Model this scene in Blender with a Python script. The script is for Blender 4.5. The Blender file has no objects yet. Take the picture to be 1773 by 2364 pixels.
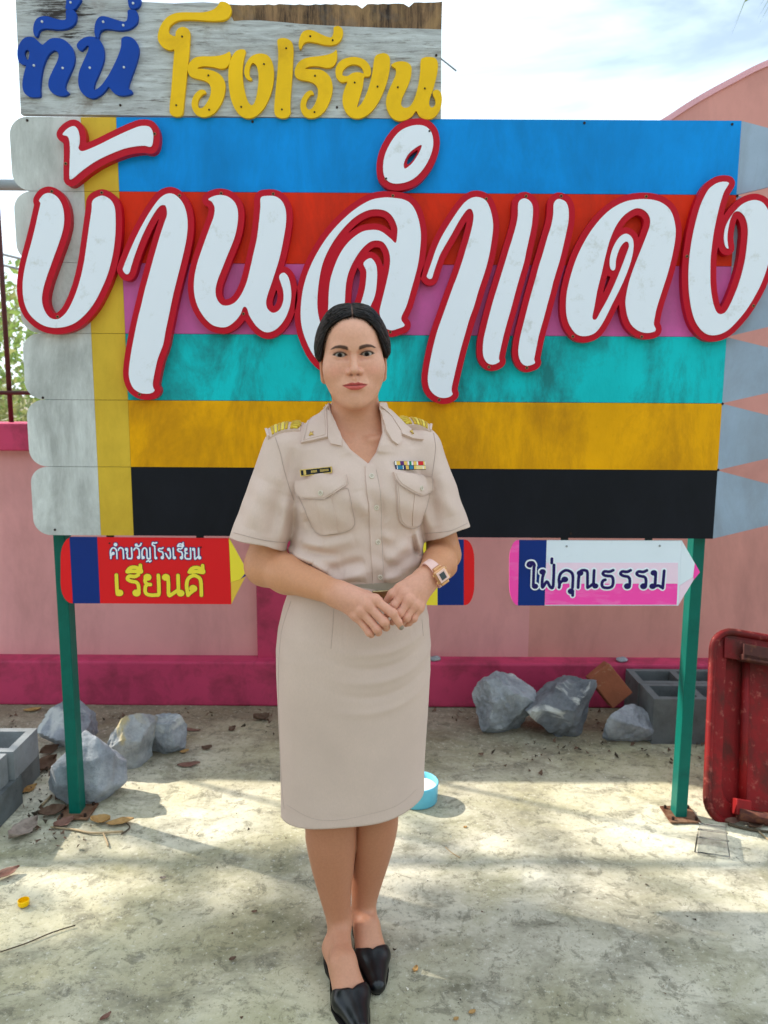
import bpy, bmesh, math, random
import numpy as np
from mathutils import Vector, Matrix, Euler
from mathutils.geometry import delaunay_2d_cdt
from mathutils.bvhtree import BVHTree

random.seed(7)
SC = bpy.context.scene
COL = SC.collection
R = math.radians

# ------------------------------------------------------------------ camera
FPX, IW, IH = 1776.0, 1773.0, 2364.0      # focal length and frame in photograph pixels
CAMH, PITCH, ROLL = 1.36, R(8.34), R(0.32)
cam_d = bpy.data.cameras.new('camera')
cam = bpy.data.objects.new('camera', cam_d)
COL.objects.link(cam)
CAM_ROT = (Matrix.Rotation(math.pi/2 - PITCH, 3, 'X') @ Matrix.Rotation(ROLL, 3, 'Z'))
cam.matrix_world = Matrix.Translation((0, 0, CAMH)) @ CAM_ROT.to_4x4()
cam_d.sensor_fit = 'VERTICAL'
cam_d.sensor_height = 36.0
cam_d.lens = 36.0 * FPX / IH
cam_d.clip_start = 0.05
cam_d.clip_end = 2000
cam_d.dof.use_dof = True
cam_d.dof.focus_distance = 1.66
cam_d.dof.aperture_fstop = 5.6
SC.camera = cam

# ------------------------------------------------------------------ world, sun, exposure
SUN_AZ = math.atan2(-0.911, 0.412)        # direction to the sun, from +Y towards +X
SUN_EL = R(36)
world = bpy.data.worlds.new('World')
SC.world = world
world.use_nodes = True
wn, wl = world.node_tree.nodes, world.node_tree.links
wn.clear()
w_out = wn.new('ShaderNodeOutputWorld')
w_bg = wn.new('ShaderNodeBackground')
w_sky = wn.new('ShaderNodeTexSky')
w_sky.sky_type = 'NISHITA'
w_sky.sun_disc = False
w_sky.sun_elevation = SUN_EL
w_sky.sun_rotation = SUN_AZ
w_sky.air_density = 1.0
w_sky.dust_density = 1.6
w_sky.ozone_density = 1.6
# broken bright cloud over the whole dome
w_tc = wn.new('ShaderNodeTexCoord')
w_map = wn.new('ShaderNodeMapping')
w_map.inputs['Scale'].default_value = (1.1, 1.1, 3.2)
w_map.inputs['Rotation'].default_value = (0.3, 0.15, 0.4)
w_n1 = wn.new('ShaderNodeTexNoise')
w_n1.inputs['Scale'].default_value = 1.7
w_n1.inputs['Detail'].default_value = 7
w_n1.inputs['Roughness'].default_value = 0.55
w_n1.inputs['Distortion'].default_value = 0.6
w_ramp = wn.new('ShaderNodeValToRGB')
w_ramp.color_ramp.elements[0].position = 0.38
w_ramp.color_ramp.elements[0].color = (0.25, 0.25, 0.25, 1)
w_ramp.color_ramp.elements[1].position = 0.58
w_ramp.color_ramp.elements[1].color = (0.97, 0.97, 0.97, 1)
w_cl = wn.new('ShaderNodeRGB')
w_cl.outputs[0].default_value = (7.6, 9.0, 9.8, 1)
w_mix = wn.new('ShaderNodeMix')
w_mix.data_type = 'RGBA'
wl.new(w_tc.outputs['Generated'], w_map.inputs['Vector'])
wl.new(w_map.outputs['Vector'], w_n1.inputs['Vector'])
wl.new(w_n1.outputs['Fac'], w_ramp.inputs['Fac'])
wl.new(w_ramp.outputs['Color'], w_mix.inputs['Factor'])
wl.new(w_sky.outputs['Color'], w_mix.inputs['A'])
wl.new(w_cl.outputs[0], w_mix.inputs['B'])
wl.new(w_mix.outputs['Result'], w_bg.inputs['Color'])
w_bg.inputs['Strength'].default_value = 0.12
wl.new(w_bg.outputs[0], w_out.inputs[0])

sun_d = bpy.data.lights.new('sun', 'SUN')
sun_d.energy = 4.4
sun_d.angle = R(0.8)
sun_d.color = (1.0, 0.93, 0.80)
sun = bpy.data.objects.new('sun', sun_d)
COL.objects.link(sun)
SUN_DIR = Vector((math.sin(SUN_AZ)*math.cos(SUN_EL), math.cos(SUN_AZ)*math.cos(SUN_EL), math.sin(SUN_EL)))
sun.rotation_euler = SUN_DIR.to_track_quat('Z', 'Y').to_euler()
sun.location = SUN_DIR * 30

vs = SC.view_settings
SC.display_settings.display_device = 'sRGB'
vs.view_transform = 'Standard'
vs.look = 'None'
vs.gamma = 1
vs.use_curve_mapping = False
vs.exposure = 0.80
SC.cycles.max_bounces = 7
SC.cycles.diffuse_bounces = 3
SC.cycles.glossy_bounces = 3
SC.cycles.transmission_bounces = 6

# ------------------------------------------------------------------ helpers
def px(u, v, Y):
    """photograph pixel (u, v) -> the point of the place at distance Y in front of the camera"""
    d = CAM_ROT @ Vector(((u - IW/2)/FPX, -(v - IH/2)/FPX, -1.0))
    t = Y / d.y
    return Vector((d.x*t, Y, CAMH + d.z*t))

def pxg(u, v, z=0.0):
    """photograph pixel -> the point of the ground (or of the level z)"""
    d = CAM_ROT @ Vector(((u - IW/2)/FPX, -(v - IH/2)/FPX, -1.0))
    t = (z - CAMH) / d.z
    return Vector((d.x*t, d.y*t, z))

def srgb(r, g, b):
    f = lambda c: (c/255/12.92) if c/255 <= 0.04045 else ((c/255 + 0.055)/1.055)**2.4
    return (f(r), f(g), f(b), 1.0)

def tag(o, label=None, cat=None, group=None, kind=None):
    if label: o['label'] = label
    if cat: o['category'] = cat
    if group: o['group'] = group
    if kind: o['kind'] = kind
    return o

def empty(name, loc=(0, 0, 0)):
    o = bpy.data.objects.new(name, None)
    o.empty_display_size = 0.05
    o.location = loc
    COL.objects.link(o)
    return o

ORIGIN = {}
def world_origin(o):
    v = Vector((0, 0, 0))
    while o is not None:
        v += o.location
        o = o.parent
    return v

def obj(name, verts, faces, mat=None, parent=None, smooth=False, origin=None, mats=None, fmat=None):
    """one mesh object from world-space vertices"""
    po = world_origin(parent) if parent else Vector((0, 0, 0))
    if origin is None:
        origin = po
    origin = Vector(origin)
    me = bpy.data.meshes.new(name)
    V = np.asarray([tuple(v) for v in verts] if not isinstance(verts, np.ndarray) else verts, dtype=float)
    V = V - np.array(origin)
    me.from_pydata(V.tolist(), [], faces if isinstance(faces, list) else faces.tolist())
    if mats:
        for m in mats: me.materials.append(m)
        if fmat is not None:
            me.polygons.foreach_set('material_index', np.asarray(fmat, dtype=np.int32))
    elif mat is not None:
        me.materials.append(mat)
    if smooth:
        me.polygons.foreach_set('use_smooth', np.ones(len(me.polygons), dtype=bool))
    me.update()
    o = bpy.data.objects.new(name, me)
    COL.objects.link(o)
    if parent: o.parent = parent
    o.location = origin - po
    return o

def box_vf(c, s, rot=None):
    c = Vector(c)
    vs_ = []
    for dx in (-.5, .5):
        for dy in (-.5, .5):
            for dz in (-.5, .5):
                v = Vector((dx*s[0], dy*s[1], dz*s[2]))
                if rot is not None: v = rot @ v
                vs_.append(c + v)
    f = [(0, 1, 3, 2), (4, 6, 7, 5), (0, 4, 5, 1), (2, 3, 7, 6), (0, 2, 6, 4), (1, 5, 7, 3)]
    return vs_, f

def merge(parts):
    V, F = [], []
    for v, f in parts:
        n = len(V)
        V.extend(v)
        F.extend([tuple(i + n for i in q) for q in f])
    return V, F

def bevel_obj(o, w, seg=2):
    me = o.data
    bm = bmesh.new(); bm.from_mesh(me)
    bmesh.ops.remove_doubles(bm, verts=bm.verts, dist=1e-6)
    es = [e for e in bm.edges if len(e.link_faces) == 2 and e.calc_face_angle(0) > 0.5]
    bmesh.ops.bevel(bm, geom=es, offset=w, segments=seg, profile=0.5, affect='EDGES', clamp_overlap=True)
    bm.to_mesh(me); bm.free()
    return o

def box(name, c, s, mat, parent=None, rot=None, bev=0.0, origin=None):
    v, f = box_vf(c, s, rot)
    o = obj(name, v, f, mat, parent, origin=origin)
    if bev: bevel_obj(o, bev)
    return o

def tube_vf(pts, rad, n=10, caps=True):
    """tube through points; rad a number or list"""
    P = [Vector(p) for p in pts]
    if not isinstance(rad, (list, tuple, np.ndarray)): rad = [rad]*len(P)
    V, F = [], []
    prev = None
    for i, p in enumerate(P):
        t = (P[min(i+1, len(P)-1)] - P[max(i-1, 0)]).normalized()
        if prev is None:
            a = Vector((0, 0, 1)) if abs(t.z) < .9 else Vector((1, 0, 0))
            u = t.cross(a).normalized()
        else:
            u = (prev - t*prev.dot(t)).normalized()
        prev = u
        w = t.cross(u)
        for k in range(n):
            an = 2*math.pi*k/n
            V.append(p + (u*math.cos(an) + w*math.sin(an))*rad[i])
    for i in range(len(P)-1):
        for k in range(n):
            F.append((i*n+k, i*n+(k+1) % n, (i+1)*n+(k+1) % n, (i+1)*n+k))
    if caps:
        F.append(tuple(range(n-1, -1, -1)))
        F.append(tuple((len(P)-1)*n+k for k in range(n)))
    return V, F

def tube(name, pts, rad, mat, parent=None, n=10, smooth=True, origin=None):
    v, f = tube_vf(pts, rad, n)
    return obj(name, v, f, mat, parent, smooth=smooth, origin=origin)

def catmull(P, n=6, closed=True, corner=()):
    """smooth loop through 2D/3D points"""
    P = np.asarray(P, float)
    N = len(P)
    out = []
    rng = range(N) if closed else range(N-1)
    for i in rng:
        p0 = P[(i-1) % N] if closed or i > 0 else P[0]
        p1 = P[i]; p2 = P[(i+1) % N]
        p3 = P[(i+2) % N] if closed or i+2 < N else P[-1]
        if i in corner: p0 = p1
        if (i+1) % N in corner: p3 = p2
        for k in range(n):
            t = k/n
            # centripetal-ish: plain uniform is enough for dense traces
            out.append(0.5*((2*p1) + (-p0+p2)*t + (2*p0-5*p1+4*p2-p3)*t*t + (-p0+3*p1-3*p2+p3)*t**3))
    if not closed: out.append(P[-1])
    return np.array(out)

def seg_dist(G, A, B):
    """distance of every grid point to the nearest of the segments A-B"""
    best = np.full(len(G), 1e9)
    for a, b in zip(A, B):
        d = b - a
        L = d @ d
        r = G - a
        t = np.clip((r @ d)/L, 0, 1) if L > 0 else np.zeros(len(G))
        q = r - t[:, None]*d
        np.minimum(best, np.einsum('ij,ij->i', q, q), out=best)
    return np.sqrt(best)

def inside(G, loop):
    x, y = G[:, 0], G[:, 1]
    c = np.zeros(len(G), bool)
    n = len(loop)
    for i in range(n):
        x1, y1 = loop[i]; x2, y2 = loop[(i+1) % n]
        if y1 == y2: continue
        m = (y1 > y) != (y2 > y)
        c ^= m & (x < (x2-x1)*(y-y1)/(y2-y1) + x1)
    return c

def contour(Fd, x0, y0, h):
    """closed loops of the zero line of a 2D field (marching squares)"""
    ny, nx = Fd.shape
    S = Fd < 0
    nxt = {}
    pos = {}
    def ex(i, j, ax):
        k = (i, j, ax)
        if k not in pos:
            if ax == 0:
                a, b = Fd[i, j], Fd[i, j+1]; t = a/(a-b)
                pos[k] = (x0+(j+t)*h, y0+i*h)
            else:
                a, b = Fd[i, j], Fd[i+1, j]; t = a/(a-b)
                pos[k] = (x0+j*h, y0+(i+t)*h)
        return k
    mix = (S[:-1, :-1].astype(int) + S[:-1, 1:] + S[1:, :-1] + S[1:, 1:])
    for i, j in zip(*np.where((mix > 0) & (mix < 4))):
        a, b, c, d = S[i, j], S[i, j+1], S[i+1, j+1], S[i+1, j]
        e = []
        if a != b: e.append((0, ex(i, j, 0)))
        if b != c: e.append((1, ex(i, j+1, 1)))
        if c != d: e.append((2, ex(i+1, j, 0)))
        if d != a: e.append((3, ex(i, j, 1)))
        if len(e) == 2:
            prs = [(e[0][1], e[1][1])]
        else:
            mid = Fd[i:i+2, j:j+2].mean() < 0
            if mid == a: prs = [(e[0][1], e[1][1]), (e[2][1], e[3][1])]
            else: prs = [(e[0][1], e[3][1]), (e[1][1], e[2][1])]
        for p, q in prs:
            nxt.setdefault(p, []).append(q)
            nxt.setdefault(q, []).append(p)
    loops, seen = [], set()
    for s in list(nxt):
        if s in seen: continue
        L, cur, pr = [], s, None
        while cur not in seen:
            seen.add(cur); L.append(pos[cur])
            n_ = [q for q in nxt[cur] if q != pr and q not in seen]
            if not n_: break
            pr, cur = cur, n_[0]
        if len(L) > 5: loops.append(np.array(L))
    return loops

def simplify(L, tol):
    """drop points that lie on a straight run"""
    keep = []
    n = len(L)
    last = L[0]; keep.append(L[0])
    for i in range(1, n):
        p, q = L[i], L[(i+1) % n]
        d = q - last
        ln = np.hypot(*d)
        if ln < 1e-9: continue
        dist = abs(d[0]*(p-last)[1] - d[1]*(p-last)[0])/ln
        if dist > tol or np.hypot(*(p-last)) > 0.03:
            keep.append(p); last = p
    return np.array(keep)

def offset_loops(loops, off, h=0.0025):
    """outline a distance 'off' outside the shape bounded by the loops (first outer, rest holes)"""
    A = np.vstack(loops)
    B = np.vstack([np.roll(l, -1, 0) for l in loops])
    lo = A.min(0) - off - 3*h; hi = A.max(0) + off + 3*h
    nx = int((hi[0]-lo[0])/h)+1; ny = int((hi[1]-lo[1])/h)+1
    gx, gy = np.meshgrid(lo[0]+np.arange(nx)*h, lo[1]+np.arange(ny)*h)
    G = np.stack([gx.ravel(), gy.ravel()], 1)
    ins = np.zeros(len(G), bool)
    for l in loops: ins ^= inside(G, l)
    d = seg_dist(G, A, B)
    d[ins] *= -1
    return [simplify(l, h*0.06) for l in contour((d-off).reshape(ny, nx), lo[0], lo[1], h)]

def stroke_loops(strokes, rad, h=0.0012):
    """outline of round-ended strokes (list of polylines)"""
    A = np.vstack([s[:-1] for s in strokes]); B = np.vstack([s[1:] for s in strokes])
    lo = np.minimum(A.min(0), B.min(0)) - rad - 3*h; hi = np.maximum(A.max(0), B.max(0)) + rad + 3*h
    nx = int((hi[0]-lo[0])/h)+1; ny = int((hi[1]-lo[1])/h)+1
    gx, gy = np.meshgrid(lo[0]+np.arange(nx)*h, lo[1]+np.arange(ny)*h)
    G = np.stack([gx.ravel(), gy.ravel()], 1)
    d = seg_dist(G, A, B)
    return [simplify(l, h*0.06) for l in contour((d-rad).reshape(ny, nx), lo[0], lo[1], h)]

def fill2d(loops, extra=None):
    """triangles of the area between loops (holes kept); returns pts (n,2), tris"""
    V, E = [], []
    for l in loops:
        n0 = len(V)
        V.extend([Vector((p[0], p[1])) for p in l])
        E.extend([(n0+i, n0+(i+1) % len(l)) for i in range(len(l))])
    if extra is not None:
        V.extend([Vector((p[0], p[1])) for p in extra])
    r = delaunay_2d_cdt(V, E, [], 0, 1e-7)
    P = np.array([tuple(v) for v in r[0]]); T = [tuple(f) for f in r[2]]
    c = np.array([P[list(t)].mean(0) for t in T])
    ins = np.zeros(len(c), bool)
    for l in loops: ins ^= inside(c, np.asarray(l))
    return P, [t for t, k in zip(T, ins) if k]

def plate_vf(loops, y0, t, to3=None):
    """flat plate in the X-Z plane: front at y0, thickness t towards +Y"""
    pts, tri = fill2d(loops)
    V = [(p[0], y0, p[1]) for p in pts]
    F = []
    for f in tri:
        a, b, c = (pts[i] for i in f[:3])
        area = (b[0]-a[0])*(c[1]-a[1]) - (b[1]-a[1])*(c[0]-a[0])
        F.append(tuple(f) if area > 0 else tuple(reversed(f)))   # normal towards -Y
    nF = len(F); nV = len(V)
    V += [(p[0], y0+t, p[1]) for p in pts]
    F += [tuple(i+nV for i in reversed(f)) for f in F[:nF]]
    # rim from boundary edges
    from collections import Counter
    cnt = Counter()
    for f in F[:nF]:
        for i in range(len(f)):
            cnt[(f[i], f[(i+1) % len(f)])] += 1
    for (a, b) in cnt:
        if (b, a) not in cnt:
            F.append((b, a, a+nV, b+nV))
    return V, F

def plate(name, loops, y0, t, mat, parent=None, origin=None):
    v, f = plate_vf(loops, y0, t)
    return obj(name, v, f, mat, parent, origin=origin)

# ------------------------------------------------------------------ materials
def mk(name):
    m = bpy.data.materials.new(name)
    m.use_nodes = True
    nt = m.node_tree
    b = nt.nodes['Principled BSDF']
    return m, nt, b

def nd(nt, t, **kw):
    n = nt.nodes.new(t)
    for k, v in kw.items():
        if k in n.inputs: n.inputs[k].default_value = v
        else: setattr(n, k, v)
    return n

def noise(nt, scale, detail=5, rough=.55, stretch=(1, 1, 1), dist=0.0, rot=(0, 0, 0), obj_space=False):
    if obj_space:
        g = nd(nt, 'ShaderNodeTexCoord'); out = g.outputs['Object']
    else:
        g = nd(nt, 'ShaderNodeNewGeometry'); out = g.outputs['Position']
    mp = nd(nt, 'ShaderNodeMapping')
    mp.inputs['Scale'].default_value = stretch
    mp.inputs['Rotation'].default_value = rot
    n = nd(nt, 'ShaderNodeTexNoise', Scale=scale, Detail=detail, Roughness=rough, Distortion=dist)
    nt.links.new(out, mp.inputs['Vector'])
    nt.links.new(mp.outputs['Vector'], n.inputs['Vector'])
    return n

def ramp(nt, src, p0, p1, c0=(0, 0, 0, 1), c1=(1, 1, 1, 1)):
    r = nd(nt, 'ShaderNodeValToRGB')
    r.color_ramp.elements[0].position = p0; r.color_ramp.elements[0].color = c0
    r.color_ramp.elements[1].position = p1; r.color_ramp.elements[1].color = c1
    nt.links.new(src, r.inputs['Fac'])
    return r.outputs['Color']

def mixc(nt, fac, a, b, mode='MIX'):
    m = nd(nt, 'ShaderNodeMix', data_type='RGBA', blend_type=mode)
    for k, v in (('Factor', fac), ('A', a), ('B', b)):
        if hasattr(v, 'is_linked') or isinstance(v, bpy.types.NodeSocket):
            nt.links.new(v, m.inputs[k])
        else:
            m.inputs[k].default_value = v
    return m.outputs['Result']

def bump(nt, b, src, strength=.3, dist=.002, prev=None):
    n = nd(nt, 'ShaderNodeBump', Strength=strength, Distance=dist)
    nt.links.new(src, n.inputs['Height'])
    if prev is not None: nt.links.new(prev.outputs['Normal'], n.inputs['Normal'])
    nt.links.new(n.outputs['Normal'], b.inputs['Normal'])
    return n

def sc(c, k):
    return (c[0]*k, c[1]*k, c[2]*k, 1)

def paint(name, c, rough=.45, var=.12, scale=6, grime=None, gr=(.5, .75), gscale=5, gstretch=(1, 1, 1), bs=.15, bscale=90, metal=0, spec=.22, gmax=1.0):
    """painted or plain surface: slow tone drift, optional grime of its own colour, fine relief"""
    m, nt, b = mk(name)
    n1 = noise(nt, scale, 6, .6)
    col = mixc(nt, ramp(nt, n1.outputs['Fac'], .3, .7), sc(c, 1-var), sc(c, 1+var))
    if grime is not None:
        n2 = noise(nt, gscale, 8, .68, gstretch, .3)
        f = ramp(nt, n2.outputs['Fac'], gr[0], gr[1], (0, 0, 0, 1), (gmax, gmax, gmax, 1))
        col = mixc(nt, f, col, grime)
    nt.links.new(col, b.inputs['Base Color'])
    b.inputs['Roughness'].default_value = rough
    b.inputs['Metallic'].default_value = metal
    b.inputs['Specular IOR Level'].default_value = spec
    if bs:
        n3 = noise(nt, bscale, 5, .6)
        bump(nt, b, n3.outputs['Fac'], bs, .002)
    return m
# ================================================================== the setting
YS = 2.30            # front face of the sign boards
YW = 3.36            # front face of the wall behind

# ---- ground: one concrete sheet
def concrete_ground():
    m, nt, b = mk('weathered_concrete')
    n1 = noise(nt, 1.35, 8, .62, dist=.6)
    n2 = noise(nt, 4.5, 8, .7, (1, 1.6, 1), .4)
    n3 = noise(nt, 26, 6, .7)
    n4 = noise(nt, 0.9, 4, .5, rot=(0, 0, .8))
    c = mixc(nt, ramp(nt, n1.outputs['Fac'], .36, .62), srgb(142, 136, 116), srgb(222, 215, 196))
    c = mixc(nt, ramp(nt, n4.outputs['Fac'], .42, .62), c, mixc(nt, .6, c, srgb(190, 182, 140)))
    f2 = ramp(nt, n2.outputs['Fac'], .49, .66, (0, 0, 0, 1), (.75, .75, .75, 1))
    c = mixc(nt, f2, c, srgb(118, 114, 98))
    f3 = ramp(nt, n3.outputs['Fac'], .6, .78, (0, 0, 0, 1), (.35, .35, .35, 1))
    c = mixc(nt, f3, c, srgb(96, 92, 74))
    n5 = noise(nt, 9, 9, .75)
    c = mixc(nt, ramp(nt, n5.outputs['Fac'], .57, .7, (0, 0, 0, 1), (.5, .5, .5, 1)), c, srgb(206, 202, 188))
    # greenish algae stains, soil along the foot of the wall
    n6 = noise(nt, 2.2, 6, .6, (1, 1.3, 1), .8)
    c = mixc(nt, ramp(nt, n6.outputs['Fac'], .49, .66, (0, 0, 0, 1), (.6, .6, .6, 1)), c, srgb(128, 124, 82))
    g = nd(nt, 'ShaderNodeNewGeometry')
    sx = nd(nt, 'ShaderNodeSeparateXYZ')
    nt.links.new(g.outputs['Position'], sx.inputs[0])
    ad = nd(nt, 'ShaderNodeMath', operation='MULTIPLY_ADD')
    nt.links.new(n2.outputs['Fac'], ad.inputs[0]); ad.inputs[1].default_value = .9
    nt.links.new(sx.outputs['Y'], ad.inputs[2])
    f4 = nd(nt, 'ShaderNodeMapRange')
    nt.links.new(ad.outputs[0], f4.inputs['Value'])
    f4.inputs['From Min'].default_value = 3.05; f4.inputs['From Max'].default_value = 3.65
    f4.inputs['To Max'].default_value = .8
    c = mixc(nt, f4.outputs['Result'], c, srgb(122, 106, 86))
    n8 = noise(nt, 17, 9, .8, dist=.5)
    c = mixc(nt, ramp(nt, n8.outputs['Fac'], .53, .60, (0, 0, 0, 1), (.55, .55, .55, 1)), c, srgb(84, 80, 64))
    n9 = noise(nt, 60, 8, .8)
    c = mixc(nt, ramp(nt, n9.outputs['Fac'], .55, .62, (0, 0, 0, 1), (.5, .5, .5, 1)), c, srgb(84, 78, 62))
    c = mixc(nt, ramp(nt, n9.outputs['Fac'], .36, .43, (.6, .6, .6, 1), (0, 0, 0, 1)), c, srgb(224, 220, 206))
    vo = nd(nt, 'ShaderNodeTexVoronoi', feature='DISTANCE_TO_EDGE', Scale=.75)
    mpv = nd(nt, 'ShaderNodeMapping'); wv = nd(nt, 'ShaderNodeMix', data_type='VECTOR')
    nt.links.new(g.outputs['Position'], mpv.inputs['Vector'])
    addv = nd(nt, 'ShaderNodeVectorMath', operation='ADD')
    scv = nd(nt, 'ShaderNodeVectorMath', operation='SCALE'); scv.inputs['Scale'].default_value = .35
    nt.links.new(n5.outputs['Color'], scv.inputs[0])
    nt.links.new(mpv.outputs['Vector'], addv.inputs[0]); nt.links.new(scv.outputs['Vector'], addv.inputs[1])
    nt.links.new(addv.outputs['Vector'], vo.inputs['Vector'])
    crack = ramp(nt, vo.outputs['Distance'], .0015, .005, (.25, .25, .25, 1), (0, 0, 0, 1))
    c = mixc(nt, crack, c, srgb(84, 80, 66))
    nt.links.new(c, b.inputs['Base Color'])
    b.inputs['Roughness'].default_value = .88
    b1 = bump(nt, b, n3.outputs['Fac'], .35, .004)
    n7 = noise(nt, 110, 4, .7)
    bump(nt, b, n7.outputs['Fac'], .35, .0025, b1)
    return m
M_GROUND = concrete_ground()
def ground_sheet():
    # dense near the camera with slight unevenness, long skirts to the horizon
    xs = np.concatenate([[-600, -60, -12], np.linspace(-4, 4, 81), [12, 60, 600]])
    ys = np.concatenate([[-600, -60, -8], np.linspace(-2, 5, 71), [12, 60, 900]])
    rng = np.random.RandomState(3)
    V, F = [], []
    for j, y in enumerate(ys):
        for i, x in enumerate(xs):
            z = 0.0
            if -4 < x < 4 and -2 < y < 5:
                z = 0.003*math.sin(x*2.3+1)*math.cos(y*3.1) + 0.0012*rng.randn()
            V.append((x, y, z))
    nx = len(xs)
    for j in range(len(ys)-1):
        for i in range(nx-1):
            F.append((j*nx+i, j*nx+i+1, (j+1)*nx+i+1, (j+1)*nx+i))
    o = obj('ground', V, F, M_GROUND, smooth=True)
    tag(o, kind='structure')
ground_sheet()

# ---- walls
M_PINK = paint('pink_wall_paint', srgb(222, 156, 158), .7, .07, 3, srgb(164, 112, 108), (.47, .68), 4, (1, 1, .35), .3, 45, gmax=.35)
M_PINKR = paint('salmon_wall_paint', srgb(212, 148, 140), .7, .07, 3, srgb(150, 104, 100), (.46, .68), 3.4, (1, 1, .4), .2, 60, gmax=.4)
M_MAG = paint('magenta_wall_paint', srgb(196, 64, 102), .6, .1, 4, srgb(120, 48, 62), (.46, .66), 7, (1, 1, 1), .12, 60, gmax=.6)
M_RIM = paint('pale_pink_rim', srgb(226, 168, 178), .6, .05, 4, bs=.1)

wall = empty('boundary_wall', (0, YW, 0))
tag(wall, 'pink boundary wall with magenta plinth, pillar and coping behind the sign', 'wall')
zlow = px(40, 1040, YW).z                     # underside of the coping
zcop = px(40, 978, YW-.05).z
xarc0 = px(1250, 600, YW).x
box('wall_panel', ((-5+xarc0)/2, YW+.075, zlow/2), (xarc0+5, .15, zlow), M_PINK, wall)
box('coping', ((-5+xarc0)/2, YW+.06, (zlow+zcop)/2+.002), (xarc0+5, .24, zcop-zlow), M_MAG, wall, bev=.008)
zpl = px(300, 1527, YW-.09).z
box('plinth', (0, YW+.055, zpl/2), (10, .29, zpl), M_MAG, wall, bev=.01)
xp0, xp1 = px(593, 1450, YW-.03).x, px(760, 1450, YW-.03).x
box('pillar', ((xp0+xp1)/2, YW+.07, (zcop+.09)/2), (xp1-xp0, .20, zcop+.09), M_MAG, wall, bev=.006)

# tall gate wall whose top sweeps up in an arc
gate = empty('arched_gate_wall', (2.2, YW, 0))
tag(gate, 'tall salmon pink gate wall with its top edge sweeping up in an arc', 'wall')
arc_px = [(1250, 600), (1330, 470), (1430, 355), (1545, 280), (1610, 238), (1690, 194), (1773, 153), (1900, 110), (2100, 70), (2400, 50)]
arc = catmull([(px(u, v, YW).x, px(u, v, YW).z) for u, v in arc_px], 6, closed=False)
xe = arc[-1][0] + 1.5
loop = np.vstack([[(arc[0][0], 0.0)], arc, [(xe, arc[-1][1])], [(xe, 0.0)]])
loop = loop[::-1]
plate('wall_panel', [loop], YW+.001, .16, M_PINKR, gate)
rim = []
for i in range(len(arc)):
    t = arc[min(i+1, len(arc)-1)] - arc[max(i-1, 0)]
    t = t/np.hypot(*t)
    rim.append(arc[i] + np.array([-t[1], t[0]])*.022)
plate('rim', [np.vstack([arc, np.array(rim)[::-1]])], YW-.008, .175, M_RIM, gate)

# ---- dark red bar fence on the low wall, grey pipe rail above it
M_BAR = paint('dark_red_bar_paint', srgb(84, 40, 40), .5, .15, 20, srgb(60, 40, 34), (.5, .7), 30, bs=.2)
M_GREYPIPE = paint('grey_pipe_paint', srgb(150, 154, 160), .5, .1, 8, bs=.1)
fence = empty('bar_fence', (-2, YW+.07, zcop))
tag(fence, 'thin dark red bar fence standing on the low pink wall', 'fence')
zrail = px(40, 907, YW+.07).z
for k in range(6):
    X = px(24, 940, YW+.07).x - k*.9 + .9
    if X > xp0 - .02: continue
    tube('upright', [(X, YW+.07, zcop-.01), (X, YW+.07, 2.32)], .011, M_BAR, fence, 8)
tube('rail', [(-4.6, YW+.055, zrail), (xp0, YW+.055, zrail)], .009, M_BAR, fence, 8)
pp = px(20, 432, YW+.02)
rail = tube('pipe_rail', [(-5, pp.y, pp.z+.02), (xarc0+.35, pp.y, pp.z)], .023, M_GREYPIPE, None, 12, origin=(-2, pp.y, pp.z))
tag(rail, 'grey horizontal pipe above the bar fence, left of the sign', 'pipe')
for i, v in enumerate((549, 574)):
    a = px(-200, v-25, 7.0); c = px(900, v+95, 7.0)
    pts = []
    for k in range(12):
        t = k/11
        p = a.lerp(c, t); p.z -= .25*(1-(2*t-1)**2)
        pts.append(p)
    o = tube('power_cable', pts, .012, M_GREYPIPE, None, 6, origin=a)
    tag(o, ('upper' if i == 0 else 'lower') + ' of the two thin grey cables in the sky left of the sign', 'cable', 'cables left of the sign')

# ---- vegetation beyond the wall
def leaf_mat(name, c1, c2):
    m, nt, b = mk(name)
    n = noise(nt, 3.5, 4, .6)
    col = mixc(nt, ramp(nt, n.outputs['Fac'], .3, .7), c1, c2)
    nt.links.new(col, b.inputs['Base Color'])
    b.inputs['Roughness'].default_value = .55
    tr = nd(nt, 'ShaderNodeBsdfTranslucent')
    nt.links.new(col, tr.inputs['Color'])
    mx = nd(nt, 'ShaderNodeMixShader'); mx.inputs[0].default_value = .45
    out = nt.nodes['Material Output']
    nt.links.new(b.outputs[0], mx.inputs[1]); nt.links.new(tr.outputs[0], mx.inputs[2])
    nt.links.new(mx.outputs[0], out.inputs['Surface'])
    return m
M_LEAF1 = leaf_mat('green_leaves', (.14, .22, .05, 1), (.26, .36, .10, 1))
M_LEAF2 = leaf_mat('olive_leaves', (.18, .20, .07, 1), (.30, .32, .12, 1))
M_BARK = paint('grey_bark', srgb(112, 98, 82), .9, .2, 12, bs=.5, bscale=40)

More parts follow.
